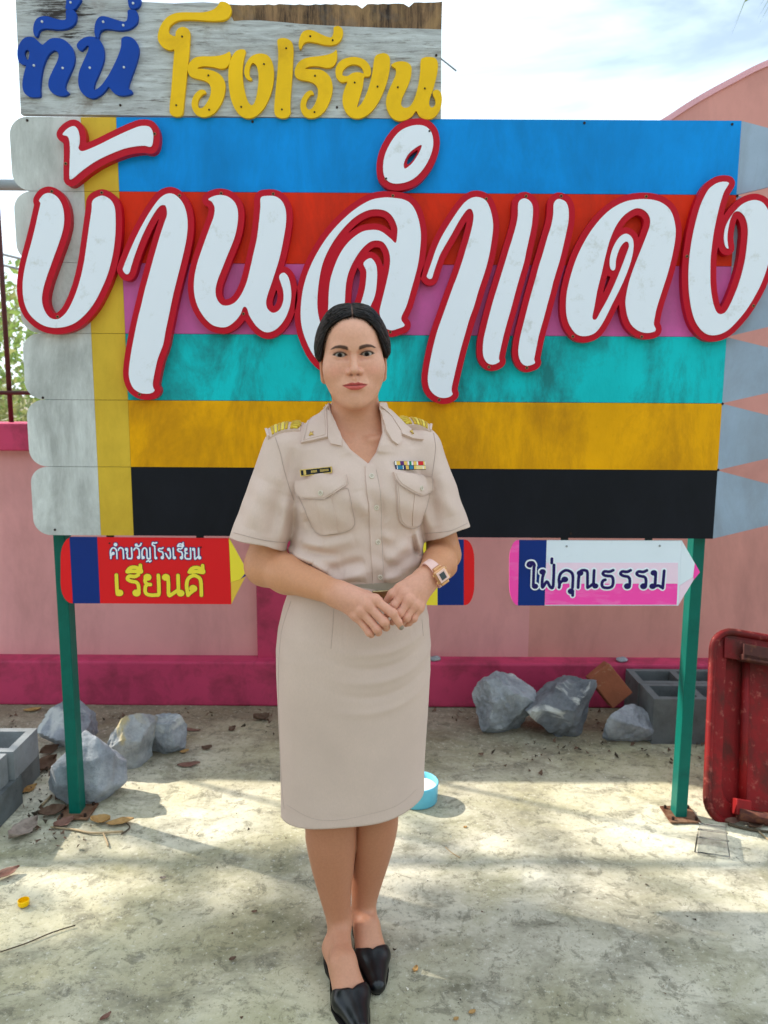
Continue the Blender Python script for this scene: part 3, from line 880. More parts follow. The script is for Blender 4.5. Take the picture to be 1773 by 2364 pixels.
CUT = [
 (M_BLUEL, [W1([(105,640),(110,580),(140,510),(190,455),(250,440),(310,455),(360,500),(405,535),(440,510),(500,465),(570,455),(650,470),(720,520),(770,590),(790,680),(780,770),(740,870),(700,960),(678,1030),(685,1075),(720,1105),(710,1130),(650,1150),(580,1140),(520,1110),(485,1060),(475,1000),(490,930),(530,840),(575,750),(598,680),(590,630),(560,605),(520,615),(480,650),(445,710),(415,790),(395,880),(383,980),(378,1070),(378,1150),(330,1165),(260,1160),(205,1130),(175,1080),(165,1010),(175,930),(195,840),(207,782),(170,775),(130,750),(110,700)]), W1([(190,640),(205,605),(235,600),(248,630),(245,680),(228,720),(205,690)])], W1([(303,785),(648,815)])),
 (M_BLUEL, [W1([(300,400),(295,340),(310,270),(350,215),(410,195),(480,200),(560,225),(640,240),(685,230),(687,180),(690,124),(740,118),(790,130),(812,190),(800,260),(760,310),(690,345),(600,355),(500,345),(420,345),(370,370),(345,430),(320,440)])], W1([(400,260)])),
 (M_BLUEL, [W1([(687,110),(690,40),(700,-30),(790,-40),(862,-20),(855,20),(820,70),(780,112)])], W1([(742,30)])),
 (M_BLUEL, [W1([(815,550),(830,510),(880,465),(940,440),(1010,440),(1070,460),(1115,520),(1140,600),(1142,690),(1120,780),(1080,880),(1040,970),(1020,1040),(1025,1075),(1060,1065),(1120,1010),(1190,910),(1250,800),(1310,670),(1345,560),(1350,470),(1385,440),(1440,440),(1495,465),(1540,520),(1560,600),(1545,700),(1510,810),(1470,920),(1440,1010),(1435,1060),(1475,1085),(1475,1120),(1420,1140),(1340,1145),(1270,1120),(1220,1070),(1195,1040),(1160,1080),(1100,1140),(1020,1178),(950,1165),(885,1120),(845,1050),(832,960),(845,860),(880,770),(920,680),(950,610),(960,560),(940,545),(905,580),(870,605),(835,590)])], W1([(972,812),(1380,806)])),
 (M_BLUEL, [W1([(1030,400),(1028,340),(1045,260),(1085,205),(1140,195),(1220,215),(1310,245),(1390,260),(1418,235),(1425,180),(1427,127),(1480,114),(1530,135),(1548,200),(1535,270),(1490,320),(1420,355),(1320,365),(1220,350),(1140,350),(1095,380),(1075,450),(1045,460)])], W1([(1132,262),(1372,303)])),
 (M_BLUEL, [W1([(1435,60),(1435,-20),(1560,-40),(1580,30),(1545,90),(1490,108),(1450,95)])], W1([(1490,40)])),
 (M_YELL, [W2([(730,20),(790,25),(835,60),(850,110),(830,170),(780,210),(700,222),(600,220),(480,212),(380,210),(300,215),(230,245),(190,290),(183,340),(205,370),(250,385),(258,340),(290,300),(340,288),(390,310),(410,360),(405,480),(395,620),(380,760),(365,900),(350,1040),(340,1150),(330,1215),(290,1242),(230,1235),(195,1200),(193,1120),(205,1000),(215,880),(225,740),(235,620),(240,530),(200,535),(140,515),(90,470),(65,410),(75,330),(110,250),(165,185),(240,145),(330,132),(440,132),(560,130),(650,105),(705,60)])], W2([(325,390),(262,1120)])),
 (M_YELL, [W2([(385,760),(385,710),(410,660),(460,615),(540,600),(640,600),(730,590),(790,570),(830,550),(843,590),(832,660),(800,715),(740,732),(660,715),(570,705),(510,715),(490,730),(560,735),(640,750),(710,780),(760,830),(785,900),(780,980),(755,1070),(710,1150),(650,1215),(570,1245),(500,1235),(450,1190),(425,1120),(435,1050),(470,990),(520,955),(565,960),(580,990),(545,1005),(505,1050),(490,1110),(510,1150),(550,1140),(595,1080),(625,1010),(630,940),(605,885),(550,855),(470,835),(410,810)])], W2([(604,803),(612,1168)])),
 (M_YELL, [W2([(817,750),(832,660),(862,590),(900,545),(950,525),(1000,540),(985,610),(970,720),(970,830),(985,940),(1010,1040),(1040,1100),(1065,1120),(1095,1090),(1120,1000),(1135,880),(1135,780),(1115,700),(1080,670),(1055,690),(1040,750),(1045,810),(1070,840),(1045,855),(1005,830),(985,770),(1000,690),(1040,620),(1100,580),(1170,570),(1235,590),(1280,650),(1300,740),(1300,850),(1280,960),(1240,1070),(1180,1170),(1110,1235),(1030,1260),(960,1240),(900,1180),(855,1090),(830,990),(817,870)])], W2([(1196,683),(953,1137)])),
 (M_YELL, [W2([(1335,440),(1360,412),(1410,405),(1465,425),(1500,465),(1510,540),(1505,650),(1500,780),(1490,900),(1480,1020),(1475,1130),(1478,1200),(1450,1245),(1390,1258),(1330,1240),(1305,1190),(1308,1080),(1320,950),(1335,800),(1345,650),(1345,530)])], W2([(1432,514),(1386,1165)])),
 (M_YELL, [W3([(45,750),(48,700),(75,640),(130,595),(210,575),(300,565),(380,550),(440,525),(465,500),(475,550),(465,620),(430,670),(370,685),(290,670),(210,668),(150,692),(230,700),(310,705),(370,740),(410,790),(428,870),(420,950),(390,1040),(345,1120),(280,1175),(210,1192),(150,1175),(110,1120),(102,1050),(125,980),(170,925),(215,912),(240,950),(205,960),(170,1010),(160,1065),(185,1105),(225,1085),(260,1020),(278,950),(275,890),(245,845),(190,820),(110,805),(65,785)])], W3([(250,764),(245,1130)])),
 (M_YELL, [W3([(85,470),(90,400),(120,330),(170,303),(230,308),(300,340),(370,370),(415,375),(435,330),(440,275),(490,265),(530,300),(525,370),(485,430),(420,455),(340,450),(260,430),(180,420),(135,440),(105,495)])], W3([(202,366),(428,406)])),
 (M_YELL, [W3([(455,720),(470,660),(520,605),(600,578),(680,578),(750,605),(800,660),(815,720),(800,768),(748,775),(740,810),(730,880),(700,990),(675,1070),(680,1080),(720,1040),(770,940),(805,830),(830,720),(840,630),(860,565),(920,538),(975,545),(1005,590),(1005,680),(985,790),(950,900),(900,1010),(840,1100),(770,1165),(690,1195),(610,1180),(555,1120),(528,1040),(530,960),(550,890),(575,825),(520,830),(470,790)]), W3([(525,745),(540,700),(590,660),(650,650),(700,665),(730,700),(738,740),(690,728),(630,735),(580,765),(540,765)])], W3([(650,833),(880,873)])),
 (M_YELL, [W3([(1018,655),(1060,628),(1120,618),(1180,630),(1220,670),(1222,740),(1200,830),(1160,920),(1125,1000),(1120,1060),(1150,1085),(1200,1075),(1240,1020),(1270,940),(1295,830),(1310,710),(1315,610),(1350,580),(1410,575),(1465,590),(1488,640),(1485,720),(1465,810),(1440,900),(1415,970),(1400,1040),(1415,1080),(1440,1080),(1462,1050),(1460,1000),(1435,950),(1445,915),(1485,905),(1520,940),(1530,1010),(1515,1090),(1475,1160),(1420,1200),(1350,1200),(1300,1170),(1268,1120),(1230,1170),(1170,1210),(1090,1220),(1020,1180),(975,1100),(965,1010),(990,920),(1030,830),(1060,760),(1065,700),(1045,680)])], W3([(1085,880),(1357,892)])),
]
for m_, loops, scr in CUT:
    L = [np.array([XZ(u, v, YWB-.010) for u, v in catmull(lp, 4)]) for lp in loops]
    o = plate('cutout_letter', L, YWB-.011, .0105, m_, wb)
    bv = m_ is M_BLUEL
    for u, v in scr:
        screw(wb, u, v, YWB-.011, .0038 if bv else .003, M_SILV if bv else M_SCREW)
for u, v in ((278, 243), (1007, 128), (778, 248)):
    screw(wb, u, v, YWB, .004)

# ================================================================== hanging pencil-shaped signs
def circ(x, y, r, n=9, a0=0):
    return [(x+r*math.cos(a0+2*math.pi*k/n), y+r*math.sin(a0+2*math.pi*k/n)) for k in range(n+1)]
GL = {   # Thai letter skeletons: strokes in units of the letter height, then the advance
 'kho': ([[(.1,0),(.13,.25),(.26,.42)], circ(.33,.47,.085), [(.12,.1),(.08,.45),(.14,.8),(.36,1),(.6,.88),(.68,.6),(.68,0)]], .82),
 'am': ([circ(-.22,1.3,.1), [(.02,.78),(.1,.95),(.28,1),(.44,.88),(.48,.65),(.48,0)]], .64),
 'aa': ([[(.02,.78),(.1,.95),(.28,1),(.44,.88),(.48,.65),(.48,0)]], .64),
 'khai': ([circ(.14,.86,.09), [(.23,.86),(.22,.62),(.14,.52),(.2,.4),(.2,.05),(.4,0),(.62,.08),(.62,1)]], .78),
 'wo': ([[(.06,.8),(.14,.95),(.32,1),(.5,.9),(.56,.65),(.56,.12)], circ(.47,.1,.09)], .72),
 'hun': ([circ(-.42,1.27,.08), [(-.36,1.2),(-.2,1.16),(-.04,1.24),(.04,1.42)]], .0),
 'yo': ([[(.1,0),(.08,.5),(.16,.85),(.34,1),(.5,.9),(.55,.65),(.55,.06),(.7,0),(.84,.06),(.84,1)], circ(.18,.1,.08), [(.5,-.28),(.66,-.18),(.78,-.3),(.9,-.2)]], 1.0),
 'o': ([[(.3,.05),(.3,1.12),(.18,1.22),(.08,1.34),(.14,1.5),(.3,1.46),(.5,1.5)], circ(.38,.06,.06)], .52),
 'ro': ([[(.55,1.02),(.4,.93),(.2,.95),(.12,.82),(.24,.7),(.46,.64),(.54,.45),(.54,.14)], circ(.45,.1,.09)], .7),
 'ngo': ([circ(.38,.88,.09), [(.47,.88),(.52,.6),(.52,.2),(.42,.02),(.28,.12),(.08,.5)]], .66),
 'e': ([[(.14,1),(.14,.12),(.18,.04)], circ(.23,.1,.08)], .44),
 'ii': ([[(-.58,1.18),(-.46,1.36),(-.26,1.4),(-.06,1.28),(-.05,1.16),(-.3,1.2),(-.56,1.17)], [(-.06,1.2),(-.06,1.5)]], .0),
 'yak': ([circ(.2,.9,.085), [(.13,.86),(.1,.7),(.16,.56),(.3,.53)], [(.18,.54),(.1,.4),(.1,.12),(.24,0),(.5,0),(.62,.1),(.62,1)]], .78),
 'no': ([circ(.13,.9,.085), [(.21,.88),(.22,.6),(.22,0),(.4,.1),(.56,.24)], [(.6,1),(.6,.2),(.64,.04)], circ(.68,.1,.08)], .84),
 'do': ([[(.12,0),(.2,.1),(.36,.26)], circ(.33,.34,.09), [(.12,0),(.08,.45),(.14,.82),(.36,1),(.58,.88),(.64,.6),(.64,0)]], .78),
 'ai': ([[(.34,.05),(.34,1.1),(.36,1.28),(.28,1.44),(.12,1.42),(.08,1.28),(.18,1.22),(.22,1.3)], circ(.42,.06,.07)], .58),
 'fo': ([circ(.14,.9,.08), [(.2,.84),(.14,.5),(.16,0),(.34,.34),(.5,.02),(.62,.1),(.62,1.3)]], .78),
 'ek': ([[(-.26,1.42),(-.26,1.66)]], .0),
 'u': ([circ(-.2,-.22,.08), [(-.13,-.2),(-.12,-.46)]], .0),
 'na': ([circ(.16,.84,.08), [(.12,.76),(.1,.4),(.1,0)], [(.14,.8),(.2,.98),(.38,1),(.48,.85),(.5,.1),(.54,.02),(.72,.2)], [(.76,1),(.76,.2),(.8,.04)], circ(.84,.1,.07)], 1.0),
 'tho': ([[(.58,1.02),(.42,.93),(.22,.95),(.14,.82),(.26,.7),(.52,.66),(.6,.45),(.58,.12),(.44,0),(.2,.02),(.12,.2),(.16,.4),(.26,.46)]], .78),
 'mo': ([circ(.16,.88,.08), [(.24,.88),(.24,.2),(.2,.04)], circ(.14,.1,.08), [(.22,.1),(.4,.14),(.56,.02),(.58,.1),(.6,1)]], .78),
}
def thai(name, word, x0, z0, width, hgt, y, rad, mat, par, out=None, out_mat=None):
    """a word as raised flat print, letters as round strokes fitted to a width"""
    adv = 0; S = []
    for g in word:
        st, a = GL[g]
        for s in st:
            S.append([(adv+x, yy) for x, yy in s])
        adv += a
    sx = width/(adv-.15)
    S2 = [catmull([(x0 + x*sx, z0 + yy*hgt) for x, yy in s], 4, closed=False) for s in S]
    if out:
        plate(name+'_outline', stroke_loops(S2, rad+out, .0011), y, .0012, out_mat, par)
    plate(name, stroke_loops(S2, rad, .0010), y-.0008, .0012, mat, par)

M_SRED = paint('sign_red_print', srgb(226, 26, 34), .35, .04, 4, bs=.03)
M_SNAVY = paint('sign_navy_print', srgb(6, 44, 122), .35, .12, 3, bs=.03)
M_SYEL = paint('sign_yellow_print', srgb(244, 222, 62), .4, .05, 4, bs=.03)
M_SYEL2 = paint('sign_dull_yellow_print', srgb(232, 190, 70), .4, .05, 4, bs=.03)
M_SWHT = paint('sign_white_print', srgb(226, 234, 246), .4, .03, 4, srgb(180, 186, 200), (.62, .8), 8, bs=.03, gmax=.5)
M_SPINK = paint('sign_hot_pink_print', srgb(255, 78, 178), .35, .04, 5, srgb(246, 160, 214), (.5, .75), 7, (1, 1, 4), bs=.03, gmax=.6)
M_SPALE = paint('sign_pale_pink_print', srgb(244, 214, 234), .35, .03, 5, bs=.03)
M_INK = paint('indigo_ink', srgb(32, 18, 92), .4, .05, 4, bs=0)
M_WINK = paint('white_ink', srgb(236, 240, 250), .4, .02, 4, bs=0)
YP = YS + .004
def pz(L, Y=None): return np.array([XZ(u, v, Y or YP) for u, v in L])
def round_end(ux, uo, v0, v1, right=False):
    """corner-rounded end of a pencil board in pixels"""
    out = []
    r = abs(uo-ux); rv = 46
    for k in range(7):
        a = math.pi/2*k/6
        out.append((ux + (uo-ux)*math.sin(a), v0 + rv - rv*math.cos(a)))
    for k in range(7):
        a = math.pi/2*k/6
        out.append((ux + (uo-ux)*math.cos(a), v1 - rv + rv*math.sin(a)))
    return out

p1 = empty('pencil_sign', px(340, 1393, YP))
tag(p1, 'red and navy pencil-shaped sign with yellow point hanging under the left of the board', 'sign', 'pencil-shaped signs under the board')
plate('eraser_end', [pz(round_end(167, 140, 1239.5, 1393) + [(168, 1393), (160, 1239.5)])], YP, .006, M_SRED, p1)
plate('band', [pz([(160.3, 1239.5), (224, 1240), (231, 1393), (168.3, 1393)])], YP, .006, M_SNAVY, p1)
plate('body', [pz([(224.3, 1240), (528, 1242.5), (534, 1395), (231.3, 1393)])], YP, .006, M_SRED, p1)
plate('point', [pz([(528.3, 1242.5), (570, 1318), (554, 1338), (533, 1344)])], YP, .006, M_SYEL, p1)
plate('point_shade', [pz([(533.2, 1344.5), (554, 1338.5), (567, 1330), (534.2, 1394.5)])], YP, .006, M_SYEL2, p1)
plate('lead', [pz([(570.4, 1318.5), (574, 1326), (567.6, 1329.8), (556, 1337)])], YP+.0005, .0055, M_SNAVY, p1)
a, b_ = XZ(253, 1292), XZ(461, 1292)
thai('small_word', ['kho', 'am', 'khai', 'wo', 'hun', 'yo', 'o', 'ro', 'ngo', 'e', 'ro', 'ii', 'yak', 'no'], a[0], XZ(350, 1290)[1], b_[0]-a[0], .033, YP-.0014, .0023, M_WINK, p1, .0022, M_SNAVY)
a, b_ = XZ(262, 1376), XZ(464, 1376)
thai('large_word', ['e', 'ro', 'ii', 'yak', 'no', 'do', 'ii'], a[0], XZ(350, 1374)[1], b_[0]-a[0], .062, YP-.0014, .0056, M_SYEL, p1, .0012, M_STEEL)
for u, v in ((253, 1254), (464, 1263)): screw(p1, u, v, YP, .003)

p2 = empty('pencil_sign', px(880, 1396, YP))
tag(p2, 'yellow pencil-shaped sign with navy band and red end, mostly hidden behind the person', 'sign', 'pencil-shaped signs under the board')
plate('eraser_end', [pz([(1071, 1246)] + round_end(1074, 1095, 1246, 1397)[0:] + [(1071, 1397)])], YP, .006, M_SRED, p2)
plate('band', [pz([(1010.3, 1246), (1070.7, 1246), (1070.7, 1397), (1010.3, 1397)])], YP, .006, M_SNAVY, p2)
plate('body', [pz([(740, 1245), (1010, 1246), (1010, 1397), (740, 1396)])], YP, .006, M_SYEL, p2)
plate('point', [pz([(739.7, 1245), (739.7, 1396), (700, 1320)])], YP, .006, M_SWHT, p2)

p3 = empty('pencil_sign', px(1390, 1398, YP))
tag(p3, 'white and pink pencil-shaped sign with navy lettering beside the right post', 'sign', 'pencil-shaped signs under the board')
plate('eraser_end', [pz(round_end(1197, 1176, 1247, 1398) + [(1195.5, 1398), (1198.5, 1247)])], YP, .006, M_SPINK, p3)
plate('band', [pz([(1198.8, 1247), (1262, 1247.3), (1257, 1398), (1195.8, 1398)])], YP, .006, M_SNAVY, p3)
plate('body', [pz([(1262.3, 1247.3), (1574, 1248), (1566, 1398), (1257.3, 1398)])], YP, .006, M_SWHT, p3)
plate('pale_stripe', [pz([(1261, 1299), (1565, 1299), (1565, 1347), (1260, 1347)])], YP-.001, .0009, M_SPALE, p3)
plate('pink_stripe', [pz([(1259, 1347.5), (1564, 1347.5), (1562, 1396), (1257.6, 1396)])], YP-.001, .0009, M_SPINK, p3)
plate('point', [pz([(1574.3, 1248), (1604, 1300), (1600, 1332), (1568, 1352), (1566.3, 1398)])], YP, .006, M_SWHT, p3)
plate('point_shade', [pz([(1568.5, 1352.5), (1600, 1332.5), (1602, 1338), (1567, 1396)])], YP+.0005, .0055, M_SPALE, p3)
plate('lead', [pz([(1604.4, 1300), (1616, 1321), (1602.5, 1337.6), (1600.4, 1332)])], YP, .006, M_SPINK, p3)
a, b_ = XZ(1213, 1358), XZ(1533, 1358)
thai('word', ['ai', 'fo', 'ek', 'kho', 'u', 'na', 'tho', 'ro', 'ro', 'mo'], a[0], XZ(1380, 1357)[1], b_[0]-a[0], .054, YP-.0022, .0045, M_INK, p3, .0045, M_WINK)
for u, v in ((1308, 1261), (1523, 1260)): screw(p3, u, v, YP, .004, M_GREYPIPE)
# ================================================================== the person: distance-field modelling
import time as _t
_T0 = _t.time()
def smin(a, b, k):
    h = np.maximum(k - np.abs(a-b), 0)/k
    return np.minimum(a, b) - h*h*k*.25
def smax(a, b, k): return -smin(-a, -b, k)
def rcone(P, a, b, r1, r2):
    a = np.asarray(a, float); b = np.asarray(b, float)
    d = b-a
    t = np.clip(((P-a) @ d)/(d @ d), 0, 1)
    q = P - a - t[:, None]*d
    return np.sqrt(np.einsum('ij,ij->i', q, q)) - (r1 + (r2-r1)*t)
def ellip(P, c, r):
    q = (P - np.asarray(c, float))
    r = np.asarray(r, float)
    k0 = np.sqrt((((q/r))**2).sum(1)); k1 = np.sqrt(((q/(r*r))**2).sum(1))
    return k0*(k0-1)/np.maximum(k1, 1e-9)
def sst(e0, e1, x):
    t = np.clip((x-e0)/(e1-e0), 0, 1)
    return t*t*(3-2*t)

def surface(fn, lo, hi, h, band=1.35, proj=1):
    """polygon surface of fn = 0 (surface nets on a culled grid)"""
    lo = np.asarray(lo, float); hi = np.asarray(hi, float)
    c = 8
    nc = np.ceil((hi-lo)/(h*c)).astype(int)
    n = nc*c + 1
    ax = [lo[i] + (np.arange(nc[i])+.5)*h*c for i in range(3)]
    G = np.stack(np.meshgrid(*ax, indexing='ij'), -1).reshape(-1, 3)
    D0 = fn(G).reshape(nc)
    m = np.abs(D0) < h*c*band
    D = np.repeat(np.repeat(np.repeat(np.sign(D0)*1e3, c, 0), c, 1), c, 2)
    M = np.repeat(np.repeat(np.repeat(m, c, 0), c, 1), c, 2)
    D = np.pad(D, ((0, 1),)*3, mode='edge').astype(np.float32)
    M = np.pad(M, ((0, 1),)*3, mode='edge')
    for a_ in range(3):      # include the far faces of the kept blocks
        s1 = [slice(None)]*3; s2 = [slice(None)]*3
        s1[a_] = slice(1, None); s2[a_] = slice(None, -1)
        M2 = M.copy(); M2[tuple(s1)] |= M[tuple(s2)]; M = M2
    idx = np.argwhere(M)
    for s in range(0, len(idx), 250000):
        ii = idx[s:s+250000]
        D[ii[:, 0], ii[:, 1], ii[:, 2]] = fn(lo + ii*h)
    S = D < 0
    cnt = np.zeros(n-1, np.int8)
    for dx in (0, 1):
        for dy in (0, 1):
            for dz in (0, 1):
                cnt += S[dx:n[0]-1+dx, dy:n[1]-1+dy, dz:n[2]-1+dz]
    act = np.argwhere((cnt > 0) & (cnt < 8))
    vid = np.full(n-1, -1, np.int32)
    vid[act[:, 0], act[:, 1], act[:, 2]] = np.arange(len(act))
    cor = [(i, j, k) for i in (0, 1) for j in (0, 1) for k in (0, 1)]
    val = np.stack([D[act[:, 0]+i, act[:, 1]+j, act[:, 2]+k] for i, j, k in cor], 1).astype(float)
    pos = np.zeros((len(act), 3)); w = np.zeros(len(act))
    for e0 in range(8):
        for e1 in range(e0+1, 8):
            dlt = np.array(cor[e1]) - np.array(cor[e0])
            if np.abs(dlt).sum() != 1: continue
            va, vb = val[:, e0], val[:, e1]
            x = (va < 0) != (vb < 0)
            t = np.where(x, va/np.where(x, va-vb, 1), 0)
            pos += np.where(x[:, None], np.array(cor[e0]) + t[:, None]*dlt, 0)
            w += x
    V = lo + (act + pos/w[:, None])*h
    F = []
    for a_ in range(3):
        u, v = (a_+1) % 3, (a_+2) % 3
        s0 = [slice(1, -1)]*3; s1 = [slice(1, -1)]*3
        s0[a_] = slice(0, -1); s1[a_] = slice(1, None)
        A = S[tuple(s0)]; B = S[tuple(s1)]
        e = np.argwhere(A != B)
        inside_first = A[e[:, 0], e[:, 1], e[:, 2]]
        off = np.ones(3, int); off[a_] = 0
        e = e + off
        q = []
        for du, dv in ((-1, -1), (0, -1), (0, 0), (-1, 0)):
            o = np.zeros(3, int); o[u] = du; o[v] = dv
            cc = e + o
            q.append(vid[cc[:, 0], cc[:, 1], cc[:, 2]])
        q = np.stack(q, 1)
        q[~inside_first] = q[~inside_first][:, ::-1]
        q = q[(q >= 0).all(1)]
        F.append(q)
    F = np.vstack(F)
    for _ in range(proj):
        d = fn(V)
        e = h*.25
        g = np.stack([fn(V + np.eye(3)[k]*e) - d for k in range(3)], 1)/e
        st = d[:, None]*g/np.maximum((g*g).sum(1), .05)[:, None]
        ln = np.linalg.norm(st, axis=1)
        st *= np.minimum(1, h*.6/np.maximum(ln, 1e-9))[:, None]
        V = V - st
    return V, F

def Z2(x, y): return (500 + x/2.676, 920 + y/2.676)        # shirt tracing scale
def HZ(x, y): return (620 + x/4.1475, 660 + y/4.1475)      # face tracing scale
def HD(x, y): return (720 + x/4.74, 1270 + y/4.74)         # hand tracing scale
def A3(p): return np.array(tuple(p))

YAW = R(15)
CX, CY = -.0625, 1.768
PZ = np.array([.90, .93, .955, .985, 1.03, 1.08, 1.13, 1.17, 1.21, 1.25, 1.28, 1.31])
PA = np.array([.150, .147, .150, .156, .155, .152, .151, .150, .146, .132, .105, .085])
PB = np.array([.108, .106, .112, .118, .116, .114, .117, .116, .106, .091, .076, .06])
def torso_frame(P):
    dx, dy = P[:, 0]-CX, P[:, 1]-CY
    return dx*math.cos(YAW) + dy*math.sin(YAW), -dx*math.sin(YAW) + dy*math.cos(YAW)
def torso_d(P, off=0.0):
    x, y = torso_frame(P)
    a = np.interp(P[:, 2], PZ, PA)+off; b = np.interp(P[:, 2], PZ, PB)+off
    n = 2.35
    k = ((np.abs(x)/a)**n + (np.abs(y)/b)**n)**(1/n)
    r = np.sqrt(x*x+y*y)
    d = np.where(k > .3, r*(1-1/np.maximum(k, .3)), -.06)
    d = smax(d, P[:, 2]-1.295, .05)
    for s in (-1, 1):
        q = np.stack([x, y, P[:, 2]], 1)
        d = smin(d, ellip(q, (s*.062, -.072, 1.145), (.058+off, .052+off, .06+off)), .05)
    return d
SHL, SHR = np.array([-.218, 1.742, 1.243]), np.array([.082, 1.800, 1.243])
NKB = np.array([-.0625, 1.778, 1.30])
HEML = A3(px(*Z2(248, 897), 1.705)); HEMR = A3(px(*Z2(1428, 836), 1.775))

# ---- head --------------------------------------------------------------------
EYE = np.array([-.0661, 1.660, 1.4533])
RL, HY = R(-2.6), R(3.5)
def to_head(P):
    q = (P-EYE)*1000
    c, s = math.cos(RL), math.sin(RL)
    q = np.stack([q[:, 0]*c - q[:, 2]*s, q[:, 1], q[:, 0]*s + q[:, 2]*c], 1)
    c, s = math.cos(HY), math.sin(HY)
    return np.stack([q[:, 0]*c + q[:, 1]*s, -q[:, 0]*s + q[:, 1]*c, q[:, 2]], 1)
def from_head(q):
    q = np.atleast_2d(np.asarray(q, float))
    c, s = math.cos(HY), math.sin(HY)
    q = np.stack([q[:, 0]*c - q[:, 1]*s, q[:, 0]*s + q[:, 1]*c, q[:, 2]], 1)
    c, s = math.cos(-RL), math.sin(-RL)
    return np.stack([q[:, 0]*c - q[:, 2]*s, q[:, 1], q[:, 0]*s + q[:, 2]*c], 1)/1000 + EYE
EX, EYR = 28.6, 12.0         # eye spacing and eyeball radius, millimetres
def skull_d(q):
    d = ellip(q, (0, 84, 32), (69, 94, 70))
    return d
def head_d(q):
    ax = np.abs(q[:, 0])
    m = np.stack([ax, q[:, 1], q[:, 2]], 1)
    d = skull_d(q)
    d = smin(d, ellip(q, (0, 58, -26), (65, 62, 74)), 22)
    d = smin(d, ellip(m, (35.5, 31, -28), (30, 29, 32)), 18)          # cheeks
    d = smin(d, rcone(m, (46, 64, -46), (22, 30, -88), 14, 14), 20)  # jaw line
    d = smin(d, ellip(q, (0, 48, -60), (52, 50, 54)), 12)            # round lower face
    d = smin(d, ellip(q, (0, 18, -96), (23, 21, 19)), 18)           # chin
    d = smin(d, ellip(q, (0, 14, -66), (31, 24, 22)), 14)           # mouth mound
    d = smin(d, ellip(q, (0, 10, 14), (46, 14, 12)), 14)            # brow ridge
    # eye sockets, then lids over the eyeball
    d = smax(d, -ellip(m, (EX, -4, 0), (18, 10.5, 10.5)), 8)
    d = smax(d, -ellip(m, (13.5, -4, -3), (6, 8, 9)), 8)
    lid = ellip(m, (EX, 12.2, -.3), (15.5, 13.6, 13.2))
    d = smin(d, lid, 5)
    # nose
    nose = rcone(q, (0, 4, 2), (0, -14, -31), 6.0, 8.2)
    nose = smin(nose, ellip(m, (0, -14.5, -34), (9.2, 8.6, 7.6)), 5)
    nose = smin(nose, ellip(m, (12.8, -6.0, -36.5), (6.6, 8.6, 6.6)), 4.5)
    nose = smin(nose, rcone(q, (0, -6, -40), (0, -6.5, -50), 4, 5), 6)
    d = smin(d, nose, 5.5)
    d = d + .35*np.exp(-((m[:, 0]-19.5)/2.6)**2 - ((m[:, 2]+38)/6)**2)
    d = d + .6*np.exp(-((m[:, 0]-27-.35*(-48-m[:, 2]))/3.2)**2 - ((m[:, 2]+54)/9)**2)
    d = d + .45*np.exp(-(m[:, 0]/3.0)**2 - ((m[:, 2]+55)/4.5)**2)*(q[:, 1] < 10)
    d = smax(d, -ellip(m, (6.6, -11.5, -43.4), (3.6, 4.4, 3.0)), 2)
    # nasolabial softness and lips
    up = np.minimum(rcone(m, (0, -11.3, -61.8), (8, -11.0, -60.3), 3.3, 3.5), rcone(m, (8, -11.0, -60.3), (25.5, -1.0, -63.2), 3.5, 1.4))
    lowl = np.minimum(rcone(m, (0, -11.0, -69.6), (10, -9.8, -69.0), 4.3, 4.0), rcone(m, (10, -9.8, -69.0), (24, -1.5, -64.6), 4.0, 1.4))
    d = smin(d, up, 3.5)
    d = smin(d, lowl, 3.5)
    crease = np.minimum(rcone(m, (0, -14.5, -65.0), (12, -12.0, -64.9), .7, .7), rcone(m, (12, -12.0, -64.9), (27.5, -1.5, -63.6), .8, .7))
    d = smax(d, -crease, 1.8)
    d = smax(d, -ellip(q, (0, -8, -80), (16, 4.5, 4.5)), 7)
    # eye opening: almond cut through the lid
    zc = m[:, 2] - .055*(m[:, 0]-EX)
    R1 = 20.5
    alm = np.maximum(np.sqrt((m[:, 0]-EX)**2 + (zc+R1-5.2)**2) - R1, np.sqrt((m[:, 0]-EX)**2 + (zc-R1+4.2)**2) - R1)
    alm = np.maximum(alm, m[:, 1]-11)
    d = smax(d, -alm, 1.2)
    # ears
    e = np.stack([ax - 67 + .22*(q[:, 1]-88), q[:, 1]-88 + .15*q[:, 2], q[:, 2]+24], 1)
    ear = ellip(e, (2, 0, 0), (6.5, 15, 29))
    ear = smax(ear, -ellip(e, (8.5, -2, 5), (5, 9, 16)), 3)
    ear = smin(ear, ellip(e, (0, -4, -24), (6, 8, 8)), 6)
    d = smin(d, ear, 5)
    return d
NK_T = from_head((0, 88, -62))[0]; NK_B = np.array([-.0625, 1.785, 1.285])
def upper_body_d(P):
    q = to_head(P)
    d = np.full(len(P), .05)
    up = q[:, 2] > -165
    if up.any(): d[up] = head_d(q[up])/1000
    nk = rcone(P, NK_T, NK_B, .051, .055)
    d = smin(d, nk, .022)
    t = torso_d(P, -.007)
    sh = np.minimum(rcone(P, NKB, SHL, .036, .034), rcone(P, NKB, SHR, .036, .034))
    t = smin(t, sh, .04)
    d = smin(d, t, .045)
    # collar bones
    for s, S_ in ((-1, SHL), (1, SHR)):
        d = smin(d, rcone(P, (CX+s*.018+.012, 1.702, 1.270), (CX+s*.062+.004, 1.722, 1.276), .005, .004), .016)
    return d

